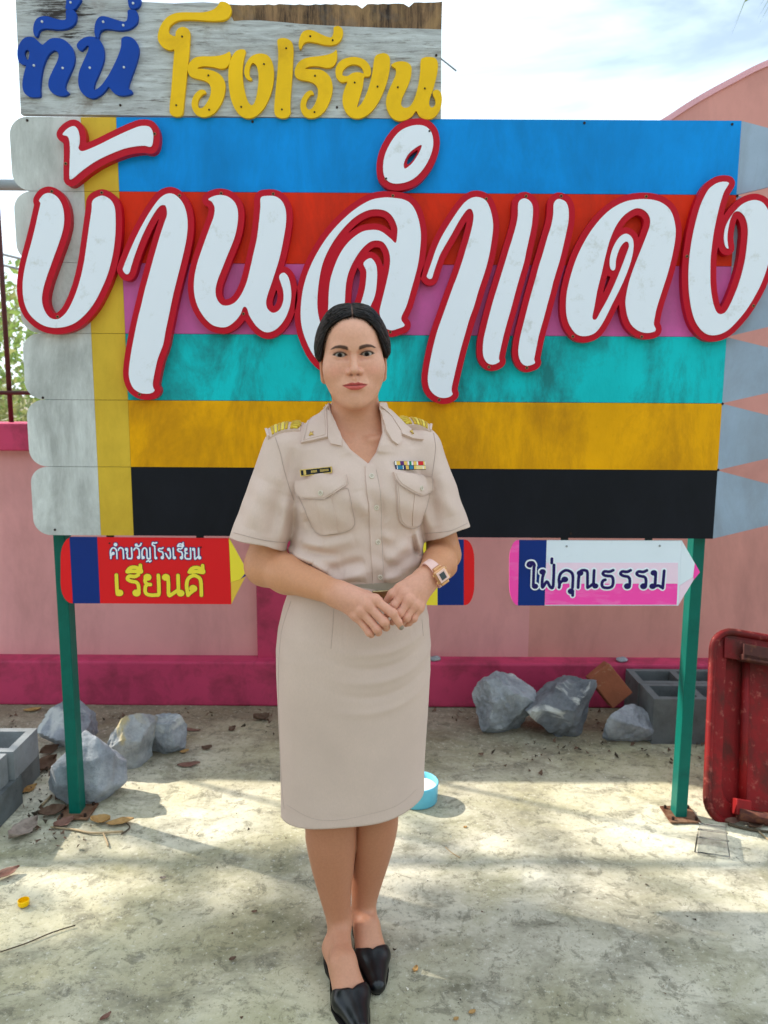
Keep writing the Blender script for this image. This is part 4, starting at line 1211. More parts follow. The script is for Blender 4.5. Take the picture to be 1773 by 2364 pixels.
# ---- arms and hands ------------------------------------------------------------
ELL, ELR = A3(px(612, 1306, 1.722)), A3(px(1031, 1281, 1.805))
WRL, WRR = A3(px(781, 1371, 1.578)), A3(px(980, 1340, 1.612))
def hd(x, y, Y): return A3(px(*HD(x, y), Y))
HANDS = [
  dict(wr=WRL, w=.0235, mcp=[hd(690, 548, 1.556), hd(612, 606, 1.551), hd(545, 664, 1.552), hd(482, 712, 1.558)],
       fing=[[hd(690, 548, 1.556), hd(885, 690, 1.541), hd(945, 785, 1.543), hd(974, 842, 1.547)],
             [hd(612, 606, 1.551), hd(795, 788, 1.538), hd(812, 845, 1.556), hd(790, 840, 1.576)],
             [hd(545, 664, 1.552), hd(712, 862, 1.540), hd(728, 900, 1.557), hd(715, 880, 1.577)],
             [hd(482, 712, 1.558), hd(632, 902, 1.547), hd(650, 925, 1.562), hd(640, 900, 1.578)]],
       thumb=[hd(420, 470, 1.572), hd(600, 500, 1.588), hd(730, 560, 1.598), hd(800, 640, 1.600)]),
  dict(wr=WRR, w=.0235, mcp=[hd(1010, 480, 1.578), hd(1062, 548, 1.570), hd(1118, 598, 1.572), hd(1168, 628, 1.578)],
       fing=[[hd(1010, 480, 1.578), hd(905, 605, 1.568), hd(850, 680, 1.572), hd(810, 720, 1.580)],
             [hd(1062, 548, 1.570), hd(968, 690, 1.560), hd(920, 760, 1.570), hd(880, 790, 1.580)],
             [hd(1118, 598, 1.572), hd(1035, 735, 1.561), hd(990, 785, 1.570), hd(950, 810, 1.580)],
             [hd(1168, 628, 1.578), hd(1112, 745, 1.568), hd(1065, 795, 1.572), hd(1030, 812, 1.578)]],
       thumb=[hd(1090, 360, 1.600), hd(965, 415, 1.592), hd(880, 480, 1.588), hd(820, 552, 1.590)]),
]
FR = [(.0103, .0092, .0080, .0066), (.0106, .0094, .0082, .0068), (.0102, .0090, .0078, .0066), (.0094, .0080, .0070, .0058)]
def hand_d(P, H):
    far = np.linalg.norm(P - H['mcp'][1], axis=1) - .13
    out = np.maximum(far, .02)
    near = far < .02
    if near.any(): out[near] = hand_near(P[near], H)
    return out
def hand_near(P, H):
    pal = None
    for k, m in enumerate(H['mcp']):
        a = H['wr'] + (m-H['wr'])*.06 + (H['mcp'][k]-H['mcp'][1])*.25
        c = rcone(P, a, m, .0165, .0112)
        pal = c if pal is None else smin(pal, c, .012)
    pal = smin(pal, rcone(P, H['wr'], H['wr']*.6 + H['mcp'][1]*.4, .0240, .0200), .016)
    th = H['thumb']
    t = rcone(P, th[0], th[1], .0165, .0115)
    t = smin(t, rcone(P, th[1], th[2], .0112, .0100), .004)
    t = smin(t, rcone(P, th[2], th[3], .0100, .0074), .004)
    d = smin(pal, t, .010)
    best = None
    for k, f in enumerate(H['fing']):
        r = FR[k]
        g = rcone(P, f[0], f[1], r[0], r[1])
        g = smin(g, rcone(P, f[1], f[2], r[1]*.98, r[2]), .003)
        g = smin(g, rcone(P, f[2], f[3], r[2]*.98, r[3]), .003)
        # knuckle swell
        g = smin(g, np.linalg.norm(P - f[1], axis=1) - r[1]*1.06, .004)
        if best is None: best = g
        else:
            # keep a crease between neighbours
            best = np.minimum(best, g) + .0016*np.exp(-((best-g)/.0022)**2)
    d = smin(d, best, .009)
    for k, m in enumerate(H['mcp']):
        d = smin(d, np.linalg.norm(P - (m + np.array([0, -.0022, .002])), axis=1) - .0108, .006)
    return d
def arm_d(P, sh, el, wr, r):
    d = rcone(P, sh, el, r[0], r[1])
    mid = el + (wr-el)*.32
    f = rcone(P, el, mid, r[1]*.98, r[2])
    f = smin(f, rcone(P, mid, wr, r[2], r[3]), .02)
    return smin(d, f, .022)
def arms_d(P):
    a = arm_d(P, SHL + np.array([-.006, 0, 0]), ELL, WRL, (.034, .0435, .0410, .0252))
    a = smin(a, hand_d(P, HANDS[0]), .014)
    b = arm_d(P, SHR + np.array([.006, 0, 0]), ELR, WRR, (.032, .0425, .0380, .0245))
    b = smin(b, hand_d(P, HANDS[1]), .014)
    return np.minimum(a, b)

# ---- legs and feet -------------------------------------------------------------
LEGR = [(763, 1900, 1.716, .0615), (764, 1940, 1.716, .0600), (768, 2000, 1.716, .0515), (772, 2050, 1.714, .0415), (778, 2096, 1.712, .0335), (784, 2130, 1.712, .0298)]
LEGL = [(866, 1870, 1.765, .0590), (862, 1925, 1.768, .0570), (855, 1985, 1.772, .0480), (847, 2036, 1.775, .0390), (841, 2078, 1.776, .0325), (839, 2110, 1.777, .0300)]
LEGR = [(A3(px(u, v, Y)), r) for u, v, Y, r in LEGR]
LEGL = [(A3(px(u, v, Y)), r) for u, v, Y, r in LEGL]
FEET = []
for (hu, hv, tu, tv) in ((768, 2214, 842, 2408), (833, 2131, 876, 2302)):
    hg, tg = A3(pxg(hu, hv)), A3(pxg(tu, tv))
    f = tg-hg; L = np.linalg.norm(f); f = f/L
    l = np.array([f[1], -f[0], 0])           # to the right when looking along the foot
    FEET.append((hg, f, l, L))
def foot_pt(F_, s, w, z): return F_[0] + F_[1]*s + F_[2]*w + np.array([0, 0, z])
def foot_d(P, F_, ankle, off=0.0):
    heel = foot_pt(F_, .030, 0, .052)
    ball_m, ball_l = foot_pt(F_, .165, .016, .026), foot_pt(F_, .155, -.018, .024)
    inst = foot_pt(F_, .100, .002, .066)
    d = rcone(P, ankle, heel, .0235, .026)
    d = smin(d, rcone(P, ankle, inst, .0235, .025), .016)
    d = smin(d, rcone(P, inst, ball_m, .027, .020), .02)
    d = smin(d, rcone(P, inst, ball_l, .025, .018), .02)
    d = smin(d, rcone(P, heel, ball_l, .026, .018), .02)
    d = smin(d, rcone(P, heel, ball_m, .026, .019), .02)
    d = smin(d, rcone(P, ball_m, foot_pt(F_, .215, .008, .018), .019, .012), .012)
    d = smin(d, rcone(P, ball_l, foot_pt(F_, .205, -.008, .017), .017, .011), .012)
    return d - off
def leg_table(chain):
    C = np.array([np.append(p, r) for p, r in chain])
    top = C[0].copy(); top[2] += .16; top[3] = .074
    C = np.vstack([top, C])
    T = catmull(C, 10, closed=False)
    return T[np.argsort(T[:, 2])]
LT = [leg_table(LEGR), leg_table(LEGL)]
def legs_d(P):
    out = None
    for T, chain, F_ in ((LT[0], LEGR, FEET[0]), (LT[1], LEGL, FEET[1])):
        z = P[:, 2]
        cx = np.interp(z, T[:, 2], T[:, 0]); cy = np.interp(z, T[:, 2], T[:, 1]); r = np.interp(z, T[:, 2], T[:, 3])
        dy = P[:, 1]-cy
        d = np.sqrt((P[:, 0]-cx)**2 + dy**2) - r
        # calf fullness behind
        d = d - .008*np.exp(-((z-.29)/.07)**2)*sst(0, .03, dy)
        d = smax(d, T[0, 2]-.004 - z, .02)
        ank = chain[-1][0]
        d = smin(d, foot_d(P, F_, ank + np.array([0, 0, -.004])), .016)
        out = d if out is None else np.minimum(out, d) + .002*np.exp(-((out-d)/.003)**2)
    return out

def inner_d(P):
    d = torso_d(P, -.022)
    hip = ellip(P, (-.068, 1.765, .78), (.150, .105, .20))
    d = smin(d, hip, .06)
    for (p, r), x in ((LEGR[0], -.125), (LEGL[0], -.01)):
        d = smin(d, rcone(P, p + np.array([0, 0, .05]), (x, 1.765, .74), .055, .075), .04)
    for S_ in (SHL, SHR):
        d = smin(d, rcone(P, NKB, S_, .034, .036), .03)
        d = smin(d, rcone(P, S_, ELL if S_ is SHL else ELR, .036, .036), .02)
    d = smin(d, rcone(P, NK_B, NK_T, .040, .036), .03)
    return d

person = empty('person', (-.065, 1.73, 0))
tag(person, 'person in a beige short-sleeved uniform, hands clasped, standing before the sign', 'person')

parts = [surface(upper_body_d, (-.170, 1.610, 1.190), (.045, 1.865, 1.572), .0015),
         surface(arms_d, (-.335, 1.50, .845), (.165, 1.86, 1.215), .0018),
         surface(legs_d, (-.215, 1.44, .001), (.065, 1.86, .47), .0030),
         surface(inner_d, (-.29, 1.60, .38), (.16, 1.92, 1.40), .010, proj=1)]
BV = np.vstack([p[0] for p in parts])
n0 = 0; BF = []
for v_, f_ in parts:
    BF.append(f_ + n0); n0 += len(v_)
BF = np.vstack(BF)

# skin colour per vertex: made-up face, browner arms and legs, lips, brows, lash line, nails, plus painted crease and nostril shade
def skin_colours(V):
    face = np.array(srgb(220, 163, 138)[:3]); neck = np.array(srgb(206, 146, 118)[:3])
    arm = np.array(srgb(208, 146, 110)[:3]); leg = np.array(srgb(190, 128, 98)[:3])
    hand = np.array(srgb(218, 158, 134)[:3])
    C = np.tile(arm, (len(V), 1))
    def blend(w, c):
        nonlocal C
        C = C*(1-w[:, None]) + np.asarray(c)*w[:, None]
    z = V[:, 2]
    blend(sst(.62, .50, z), leg)
    q0 = FEET[0]
    blend(sst(.16, .07, z)*.75, np.array(srgb(208, 150, 122)[:3]))
    hw = np.minimum(np.linalg.norm(V - HANDS[0]['mcp'][1], axis=1), np.linalg.norm(V - HANDS[1]['mcp'][1], axis=1))
    blend(sst(.11, .05, hw), hand)
    for H in HANDS:
        for k, f in enumerate(H['fing']):
            blend(.30*np.exp(-(np.linalg.norm(V-f[1], axis=1)/.010)**2), np.array(srgb(196, 118, 100)[:3]))
            blend(.22*np.exp(-(np.linalg.norm(V-f[0], axis=1)/.012)**2), np.array(srgb(206, 134, 116)[:3]))
    blend(sst(1.19, 1.23, z), neck)
    q = to_head(V)
    onface = sst(-122, -104, q[:, 2])*sst(75, 45, q[:, 1])
    blend(onface, face)
    H_ = q[:, 2] > -125
    m = np.stack([np.abs(q[:, 0]), q[:, 1], q[:, 2]], 1)
    g = lambda cx, cz, sx, sz: np.exp(-((m[:, 0]-cx)/sx)**2 - ((m[:, 2]-cz)/sz)**2)*H_*(q[:, 1] < 40)
    blend(.35*g(40, -33, 20, 15), np.array(srgb(232, 150, 136)[:3]))
    blend(.30*g(10, -40, 9, 8), np.array(srgb(214, 140, 120)[:3]))
    blend(.30*g(EX, -9, 16, 5), np.array(srgb(190, 128, 112)[:3]))  # under-eye skin, darkened to add shading contrast to the face
    blend(.35*g(EX+2, 7, 17, 5), np.array(srgb(176, 116, 98)[:3]))
    blend(.32*np.exp(-((m[:, 2]-8.2+.018*(m[:, 0]-EX)**2)/1.0)**2)*(np.abs(m[:, 0]-EX) < 14)*(q[:, 1] < 22)*H_, np.array(srgb(120, 74, 60)[:3]))  # upper lid crease shade, painted as a thin dark line
    # lips
    x, zz = m[:, 0], m[:, 2]
    topl = np.interp(x, [0, 4, 7, 14, 22, 26.5], [-60.2, -59.0, -58.6, -60.4, -62.6, -63.8])
    botl = np.interp(x, [0, 8, 16, 22, 26.5], [-74.4, -73.8, -70.6, -67.0, -64.2])
    lip = sst(.9, -.3, zz-topl)*sst(-.9, .3, zz-botl)*(x < 27)*(q[:, 1] < 15)*H_
    blend(lip*.92, np.array(srgb(174, 58, 58)[:3]))
    blend(lip*sst(-64.5, -67, zz)*.55, np.array(srgb(216, 102, 96)[:3]))
    blend((np.exp(-((zz+64.5)/.9)**2)*(x < 25)*(q[:, 1] < 8)*H_)*.8, np.array(srgb(96, 26, 30)[:3]))  # shade between the closed lips, put into the colour
    # brows
    bc = np.interp(x, [11, 18, 28, 38, 48], [12.0, 14.6, 17.0, 16.6, 13.0])
    bw = np.interp(x, [10, 13, 20, 32, 42, 50], [2.4, 4.3, 4.6, 3.8, 2.6, .7])
    brow = sst(1.15, .55, np.abs(zz-bc)/bw)*sst(9.5, 13.5, x)*sst(51, 45, x)*(q[:, 1] < 40)*H_
    blend(brow*.94, np.array(srgb(54, 31, 23)[:3]))
    # lash lines round the eye opening
    zc = zz - .055*(x-EX); R1 = 20.5
    alm = np.maximum(np.sqrt((x-EX)**2 + (zc+R1-5.2)**2) - R1, np.sqrt((x-EX)**2 + (zc-R1+4.2)**2) - R1)
    fr = (q[:, 1] < 22)*H_
    blend(np.exp(-((alm-.7)/1.9)**2)*(zc > -1.0)*fr*.96, np.array(srgb(22, 14, 14)[:3]))
    blend(np.exp(-((alm-.2)/.9)**2)*(zc <= -1.2)*fr*.45, np.array(srgb(60, 34, 30)[:3]))
    blend(np.exp(-((m[:, 0]-6.6)/3.2)**2 - ((m[:, 2]+43)/2.2)**2)*(q[:, 1] < 0)*H_*.8, np.array(srgb(92, 46, 38)[:3]))  # nostril shade painted into the skin colour
    # fine hair roots along the hairline
    xr = np.array([0, 12, 25, 40, 52, 60, 65, 68])
    zl = np.interp(x, xr, [78, 77, 73, 62, 45, 22, 3, -10])
    blend(sst(-11, 2, zz - zl)*(q[:, 1] < 60)*H_*.6*(.6 + .4*np.sin(q[:, 0]*2.1)*np.sin(zz*1.3)), np.array(srgb(60, 42, 36)[:3]))
    # nails
    for H in HANDS[:1]:
        t = H['fing'][0][3] + np.array([.002, -.005, 0])
        blend(sst(.0066, .0048, np.linalg.norm(V-t, axis=1)), np.array(srgb(150, 136, 122)[:3]))
    return np.clip(C, 0, 1)

def skin_mat():
    m, nt, b = mk('skin')
    at = nd(nt, 'ShaderNodeAttribute', attribute_name='skin')
    n = noise(nt, 170, 6, .7)
    c = mixc(nt, ramp(nt, n.outputs['Fac'], .3, .7), (.93, .91, .90, 1), (1.05, 1.05, 1.04, 1))
    col = mixc(nt, 1.0, at.outputs['Color'], c, 'MULTIPLY')
    nt.links.new(col, b.inputs['Base Color'])
    b.inputs['Roughness'].default_value = .47
    b.inputs['Specular IOR Level'].default_value = .32
    b.inputs['Subsurface Weight'].default_value = .12
    b.inputs['Subsurface Radius'].default_value = (.008, .003, .0015)
    b.inputs['Subsurface Scale'].default_value = .5
    n2 = noise(nt, 900, 3, .6)
    bump(nt, b, n2.outputs['Fac'], .12, .0006)
    return m
body = obj('body', BV, BF, skin_mat(), person, smooth=True)
ca = body.data.color_attributes.new('skin', 'FLOAT_COLOR', 'POINT')
cols = np.ones((len(BV), 4), np.float32); cols[:, :3] = skin_colours(BV)
ca.data.foreach_set('color', cols.ravel())

# eyes
def eye_mat():
    m, nt, b = mk('eye')
    tc = nd(nt, 'ShaderNodeTexCoord')
    sp = nd(nt, 'ShaderNodeSeparateXYZ'); nt.links.new(tc.outputs['Object'], sp.inputs[0])
    cb = nd(nt, 'ShaderNodeCombineXYZ'); nt.links.new(sp.outputs['X'], cb.inputs['X']); nt.links.new(sp.outputs['Z'], cb.inputs['Z'])
    ln = nd(nt, 'ShaderNodeVectorMath', operation='LENGTH'); nt.links.new(cb.outputs[0], ln.inputs[0])
    c = mixc(nt, ramp(nt, ln.outputs['Value'], .0068, .0074), srgb(20, 12, 10), srgb(180, 166, 158))
    c = mixc(nt, ramp(nt, ln.outputs['Value'], .0022, .0026), srgb(6, 5, 5), c)
    nt.links.new(c, b.inputs['Base Color'])
    b.inputs['Roughness'].default_value = .12
    b.inputs['Specular IOR Level'].default_value = .12
    return m
M_EYE = eye_mat()
for s in (-1, 1):
    c = from_head((s*EX, 12.2, -.3))[0]
    V, F = [], []
    for i in range(17):
        th = math.pi*i/16
        for k in range(24):
            ph = 2*math.pi*k/24
            V.append(c + np.array([math.sin(th)*math.cos(ph), math.cos(th), math.sin(th)*math.sin(ph)])*.0120)
    for i in range(16):
        for k in range(24):
            F.append((i*24+k, i*24+(k+1) % 24, (i+1)*24+(k+1) % 24, (i+1)*24+k))
    obj('eye', V, F, M_EYE, person, smooth=True, origin=c)

# ---- hair ------------------------------------------------------------------------
def hair_d(P):
    q = to_head(P)
    ax = np.abs(q[:, 0])
    d = ellip(q, (0, 86, 28), (80, 100, 88))
    for s in (-1, 1):
        d = smin(d, ellip(q, (s*27, 66, 50), (37, 60, 57)), 10)       # lift on both sides of the parting
        d = smin(d, ellip(q, (s*58, 84, 10), (23, 42, 44)), 14)
    # parting groove
    part = np.abs(q[:, 0]-1.5)
    d = d + 2.2*np.exp(-(part/2.4)**2)*sst(110, 70, q[:, 1])*sst(50, 80, q[:, 2])
    d = smin(d, ellip(q, (0, 176, -12), (42, 34, 36)), 14)           # bun
    # strand relief
    cst = q[:, 1]*.9 - q[:, 2]*.45 + ax*.25
    d = d + .55*np.sin(cst*1.15 + .06*ax) * np.sin(cst*.37+1) + .3*np.sin(cst*2.7 + q[:, 0]*.05)
    xr = np.array([0, 12, 25, 40, 52, 60, 65, 68, 76, 90])
    zl = np.where(q[:, 0] < 0, np.interp(ax, xr, [78, 77, 73.5, 66, 52, 34, 14, -4, -28, -40]), np.interp(ax, xr, [78, 77, 74, 64, 44, 20, 6, -2, -14, -30]))
    zh = zl - sst(48, 92, q[:, 1])*26 - sst(95, 125, q[:, 1])*70
    # keep the ear free
    ear = ellip(np.stack([ax, q[:, 1], q[:, 2]], 1), (74, 84, -28), (26, 30, 30))
    d = smax(d, (zh - q[:, 2])*.8, 13)
    d = smax(d, -ear, 6)
    d = np.maximum(d, -(skull_d(q)+3.0))
    return d/1000
hv, hf = surface(hair_d, from_head((-98, -25, -85))[0], from_head((98, 215, 122))[0], .0018, band=1.8)
def hair_mat():
    m, nt, b = mk('black_hair')
    at = nd(nt, 'ShaderNodeAttribute', attribute_name='strand')
    n = nd(nt, 'ShaderNodeTexNoise', Scale=1.0, Detail=3, Roughness=.7)
    nt.links.new(at.outputs['Vector'], n.inputs['Vector'])
    c = mixc(nt, ramp(nt, n.outputs['Fac'], .35, .7), srgb(10, 8, 9), srgb(34, 25, 24))
    a2 = nd(nt, 'ShaderNodeAttribute', attribute_name='scalp')
    c = mixc(nt, a2.outputs['Fac'], c, srgb(150, 108, 90))
    nt.links.new(c, b.inputs['Base Color'])
    b.inputs['Roughness'].default_value = .45
    b.inputs['Specular IOR Level'].default_value = .16
    bump(nt, b, n.outputs['Fac'], .6, .0012)
    return m
M_HAIR = hair_mat()
hair = obj('hair', hv, hf, M_HAIR, person, smooth=True)
q = to_head(hv)
st = np.zeros((len(hv), 3), np.float32)
st[:, 0] = (q[:, 1]*.9 - q[:, 2]*.45 + np.abs(q[:, 0])*.25)*1.4
st[:, 1] = np.abs(q[:, 0])*.05; st[:, 2] = q[:, 0]*.02
at = hair.data.attributes.new('strand', 'FLOAT_VECTOR', 'POINT')
at.data.foreach_set('vector', st.ravel())
sca = hair.data.attributes.new('scalp', 'FLOAT', 'POINT')
sca.data.foreach_set('value', (np.exp(-((q[:, 0]-1.5)/1.1)**2)*sst(70, 20, q[:, 1])*sst(60, 80, q[:, 2])*.8).astype(np.float32))
rng = np.random.RandomState(12)
# individual strands combed from the parting over the cap, and baby hair along the hairline
hc = np.array([0, 86, 28.])
def on_cap(Q, lift):
    P_ = from_head(Q)
    for _ in range(5):
        d = hair_d(P_)
        e = .0006
        g = np.stack([hair_d(P_ + np.eye(3)[k]*e) - d for k in range(3)], 1)/e
        P_ = P_ - np.clip(d, -.006, .006)[:, None]*g/np.maximum((g*g).sum(1), .3)[:, None]
    n_ = g/np.maximum(np.linalg.norm(g, axis=1), 1e-6)[:, None]
    return P_ + n_*lift[:, None]
NS, NP = 420, 9
Q, lift = [], []
for k in range(NS):
    s_ = -1 if k % 2 else 1
    y0 = rng.uniform(4, 120)
    a = np.array([1.5 + s_*rng.uniform(2.2, 5), y0, 112 - .006*(y0-80)**2])
    t_end = rng.uniform(.0, 1)
    e = np.array([s_*(80 + rng.uniform(-3, 3)), 70 + .55*y0 + rng.uniform(-14, 14), -12 + 30*rng.rand() - .1*y0])
    for i in range(NP):
        t = i/(NP-1)
        da, de = a-hc, e-hc
        ra, re = np.linalg.norm(da), np.linalg.norm(de)
        w = da/ra*(1-t) + de/re*t + np.array([s_*.10, -.16*(1-y0/130), .10])*math.sin(math.pi*t)
        w /= np.linalg.norm(w)
        Q.append(hc + w*(ra*(1-t) + re*t))
        lift.append((.0002 + .0006*rng.rand())*(1 if 0 < i < NP-1 else -1.2))
SP = on_cap(np.array(Q), np.array(lift)).reshape(NS, NP, 3)
ST = []
for k in range(NS):
    ok = np.abs(hair_d(SP[k])) < .0025
    if ok.sum() < 5: continue
    pts = catmull(SP[k][ok], 2, closed=False)
    ST.append(tube_vf(pts, [.00045 + .0003*(k % 3)]*len(pts), 4, caps=False))
for k in range(260):
    sx = rng.uniform(-1, 1)
    x_ = 64*sx
    zl_ = np.interp(abs(x_), [0, 12, 25, 40, 52, 60, 65, 68], [78, 77, 73, 62, 45, 22, 3, -8])
    a = np.array([x_*.985, 0, zl_ - rng.uniform(0, 5)])
    # put the root on the forehead
    a[1] = 84 - 94*math.sqrt(max(.02, 1 - (a[0]/69)**2 - ((a[2]-32)/70)**2)) if abs(a[0]) < 66 else 40
    out = np.array([x_*.25, 0, 12.]) if abs(x_) < 40 else np.array([np.sign(x_)*5, 16, 5.])
    e = a + out*rng.uniform(.5, 1) + np.array([rng.uniform(-3, 3), 9 if abs(x_) < 40 else 4, 0])
    e = e + (e-hc)/np.linalg.norm(e-hc)*3.0
    mid = (a+e)/2 + (a-hc)/np.linalg.norm(a-hc)*1.6
    pts = catmull(from_head([a, mid, e]), 3, closed=False)
    ST.append(tube_vf(pts, [.00016]*(len(pts)), 3, caps=False))
v_, f_ = merge(ST)
strands = obj('strands', v_, f_, None, hair, smooth=True)
strands['kind'] = 'stuff'
def strand_mat():
    m, nt, b = mk('black_hair_strand')
    n = noise(nt, 140, 2, .5)
    c = mixc(nt, ramp(nt, n.outputs['Fac'], .4, .65), srgb(9, 7, 8), srgb(44, 33, 31))
    nt.links.new(c, b.inputs['Base Color'])
    b.inputs['Roughness'].default_value = .34
    b.inputs['Specular IOR Level'].default_value = .28
    return m
strands.data.materials.append(strand_mat())
W = []
for k in range(16):       # loose wisps at the temples, crown and nape
    if k < 6:
        s = -1 if k % 2 else 1
        a = np.array([s*rng.uniform(50, 62), rng.uniform(20, 45), rng.uniform(30, 52)]); e = a + np.array([s*rng.uniform(6, 14), rng.uniform(8, 25), -rng.uniform(20, 38)])
        mid = (a+e)/2 + np.array([s*5, -8, 4])
    elif k < 12:
        a = np.array([rng.uniform(-60, 60), 60, 96]); a[2] = 100 - abs(a[0])*.42
        e = a + np.array([rng.uniform(-16, 16), rng.uniform(-6, 10), rng.uniform(3, 9)]); mid = (a+e)/2 + np.array([0, 0, 5])
    else:
        a = np.array([-52 + rng.uniform(-6, 6), 96, -50]); e = a + np.array([rng.uniform(-10, 8), -4, -rng.uniform(26, 50)]); mid = (a+e)/2 + np.array([-6, 0, 0])
    pts = catmull(from_head([a, mid, e]), 4, closed=False)
    W.append(tube_vf(pts, [.00035]*(len(pts)-1) + [.0001], 4, caps=False))
v_, f_ = merge(W)
obj('loose_strands', v_, f_, M_HAIR, hair, smooth=True)['kind'] = 'stuff'
# ================================================================== clothes
def cloth(name, c, scale=1.0, var=.05):
    m, nt, b = mk(name)
    n1 = noise(nt, 9, 4, .5)
    n2 = noise(nt, 420, 2, .5, (1, 1, .35))
    n3 = noise(nt, 420, 2, .5, (.35, 1, 1))
    col = mixc(nt, ramp(nt, n1.outputs['Fac'], .3, .7), sc(c, 1-var), sc(c, 1+var))
    col = mixc(nt, ramp(nt, n2.outputs['Fac'], .35, .65, (0, 0, 0, 1), (.35, .35, .35, 1)), col, sc(c, .9))
    nt.links.new(col, b.inputs['Base Color'])
    b.inputs['Roughness'].default_value = .78
    b.inputs['Specular IOR Level'].default_value = .2
    b.inputs['Sheen Weight'].default_value = .15
    b.inputs['Sheen Roughness'].default_value = .5
    b1 = bump(nt, b, n2.outputs['Fac'], .12, .0006)
    bump(nt, b, n3.outputs['Fac'], .12, .0006, b1)
    return m
KHAKI = srgb(214, 187, 175)
M_SHIRT = cloth('beige_shirt_cloth', KHAKI)
M_SKIRT = cloth('beige_skirt_cloth', srgb(211, 185, 173))
M_SEAM = cloth('beige_seam_cloth', srgb(186, 162, 152))

# folds traced on the shirt front: (x1, y1, x2, y2, width mm, height mm)
FOLDS = [
 (455, 960, 600, 1000, 11, 5.5), (600, 1000, 690, 1060, 10, 5.0), (480, 1010, 690, 1095, 8, -6.0), (690, 1050, 800, 1070, 14, -3),
 (520, 880, 660, 905, 13, 4.0), (660, 905, 860, 860, 16, 3.0), (560, 930, 760, 960, 10, -3.0), (720, 1110, 930, 1060, 16, 5.0),
 (760, 1040, 920, 990, 13, -2.6), (500, 640, 560, 760, 12, 3.0), (520, 700, 640, 840, 10, -2.4), (690, 1150, 900, 1120, 9, -3.0),
 (1040, 1010, 1200, 900, 14, 3.2), (1060, 1070, 1230, 980, 12, -2.6), (1210, 860, 1250, 1010, 9, -4.0), (1240, 840, 1268, 1010, 8, 4.0),
 (1020, 1120, 1150, 1090, 12, 3.5), (960, 640, 1060, 760, 16, -2.0), (880, 560, 930, 720, 14, 2.2), (1000, 830, 1100, 880, 12, 2.0),
 (600, 330, 760, 420, 24, 1.6), (470, 300, 430, 520, 10, -1.8), (1200, 300, 1290, 470, 18, 1.6),
 (300, 500, 200, 800, 22, 3.0), (390, 560, 330, 860, 14, -2.6), (440, 600, 400, 900, 12, 2.6), (240, 420, 130, 780, 18, -1.6),
 (1400, 480, 1480, 760, 18, 2.4), (1340, 560, 1370, 820, 12, -2.6), (1300, 640, 1320, 850, 10, 2.4),
]
FO = [(np.array([*(lambda p: (p.x, p.z))(px(*Z2(a, b_), 1.67))]), np.array([*(lambda p: (p.x, p.z))(px(*Z2(c, d), 1.67))]), w/1000, h*3.1/1000) for a, b_, c, d, w, h in FOLDS]
Vp = np.array([(lambda p: (p.x, p.z))(px(*Z2(x, y), 1.70)) for x, y in
     [(684, -120), (684, 20), (703, 85), (733, 160), (772, 235), (830, 312), (938, 396), (985, 330), (1022, 215), (1016, 120), (1000, 40), (1000, -120)]])
def poly_sd(G, loop):
    d = seg_dist(G, loop, np.roll(loop, -1, 0))
    d[inside(G, loop)] *= -1
    return d
HNL = (HEML-SHL)/np.linalg.norm(HEML-SHL); HNR = (HEMR-SHR)/np.linalg.norm(HEMR-SHR)
HNL = HNL + np.array([.10, 0, 0]); HNL /= np.linalg.norm(HNL)
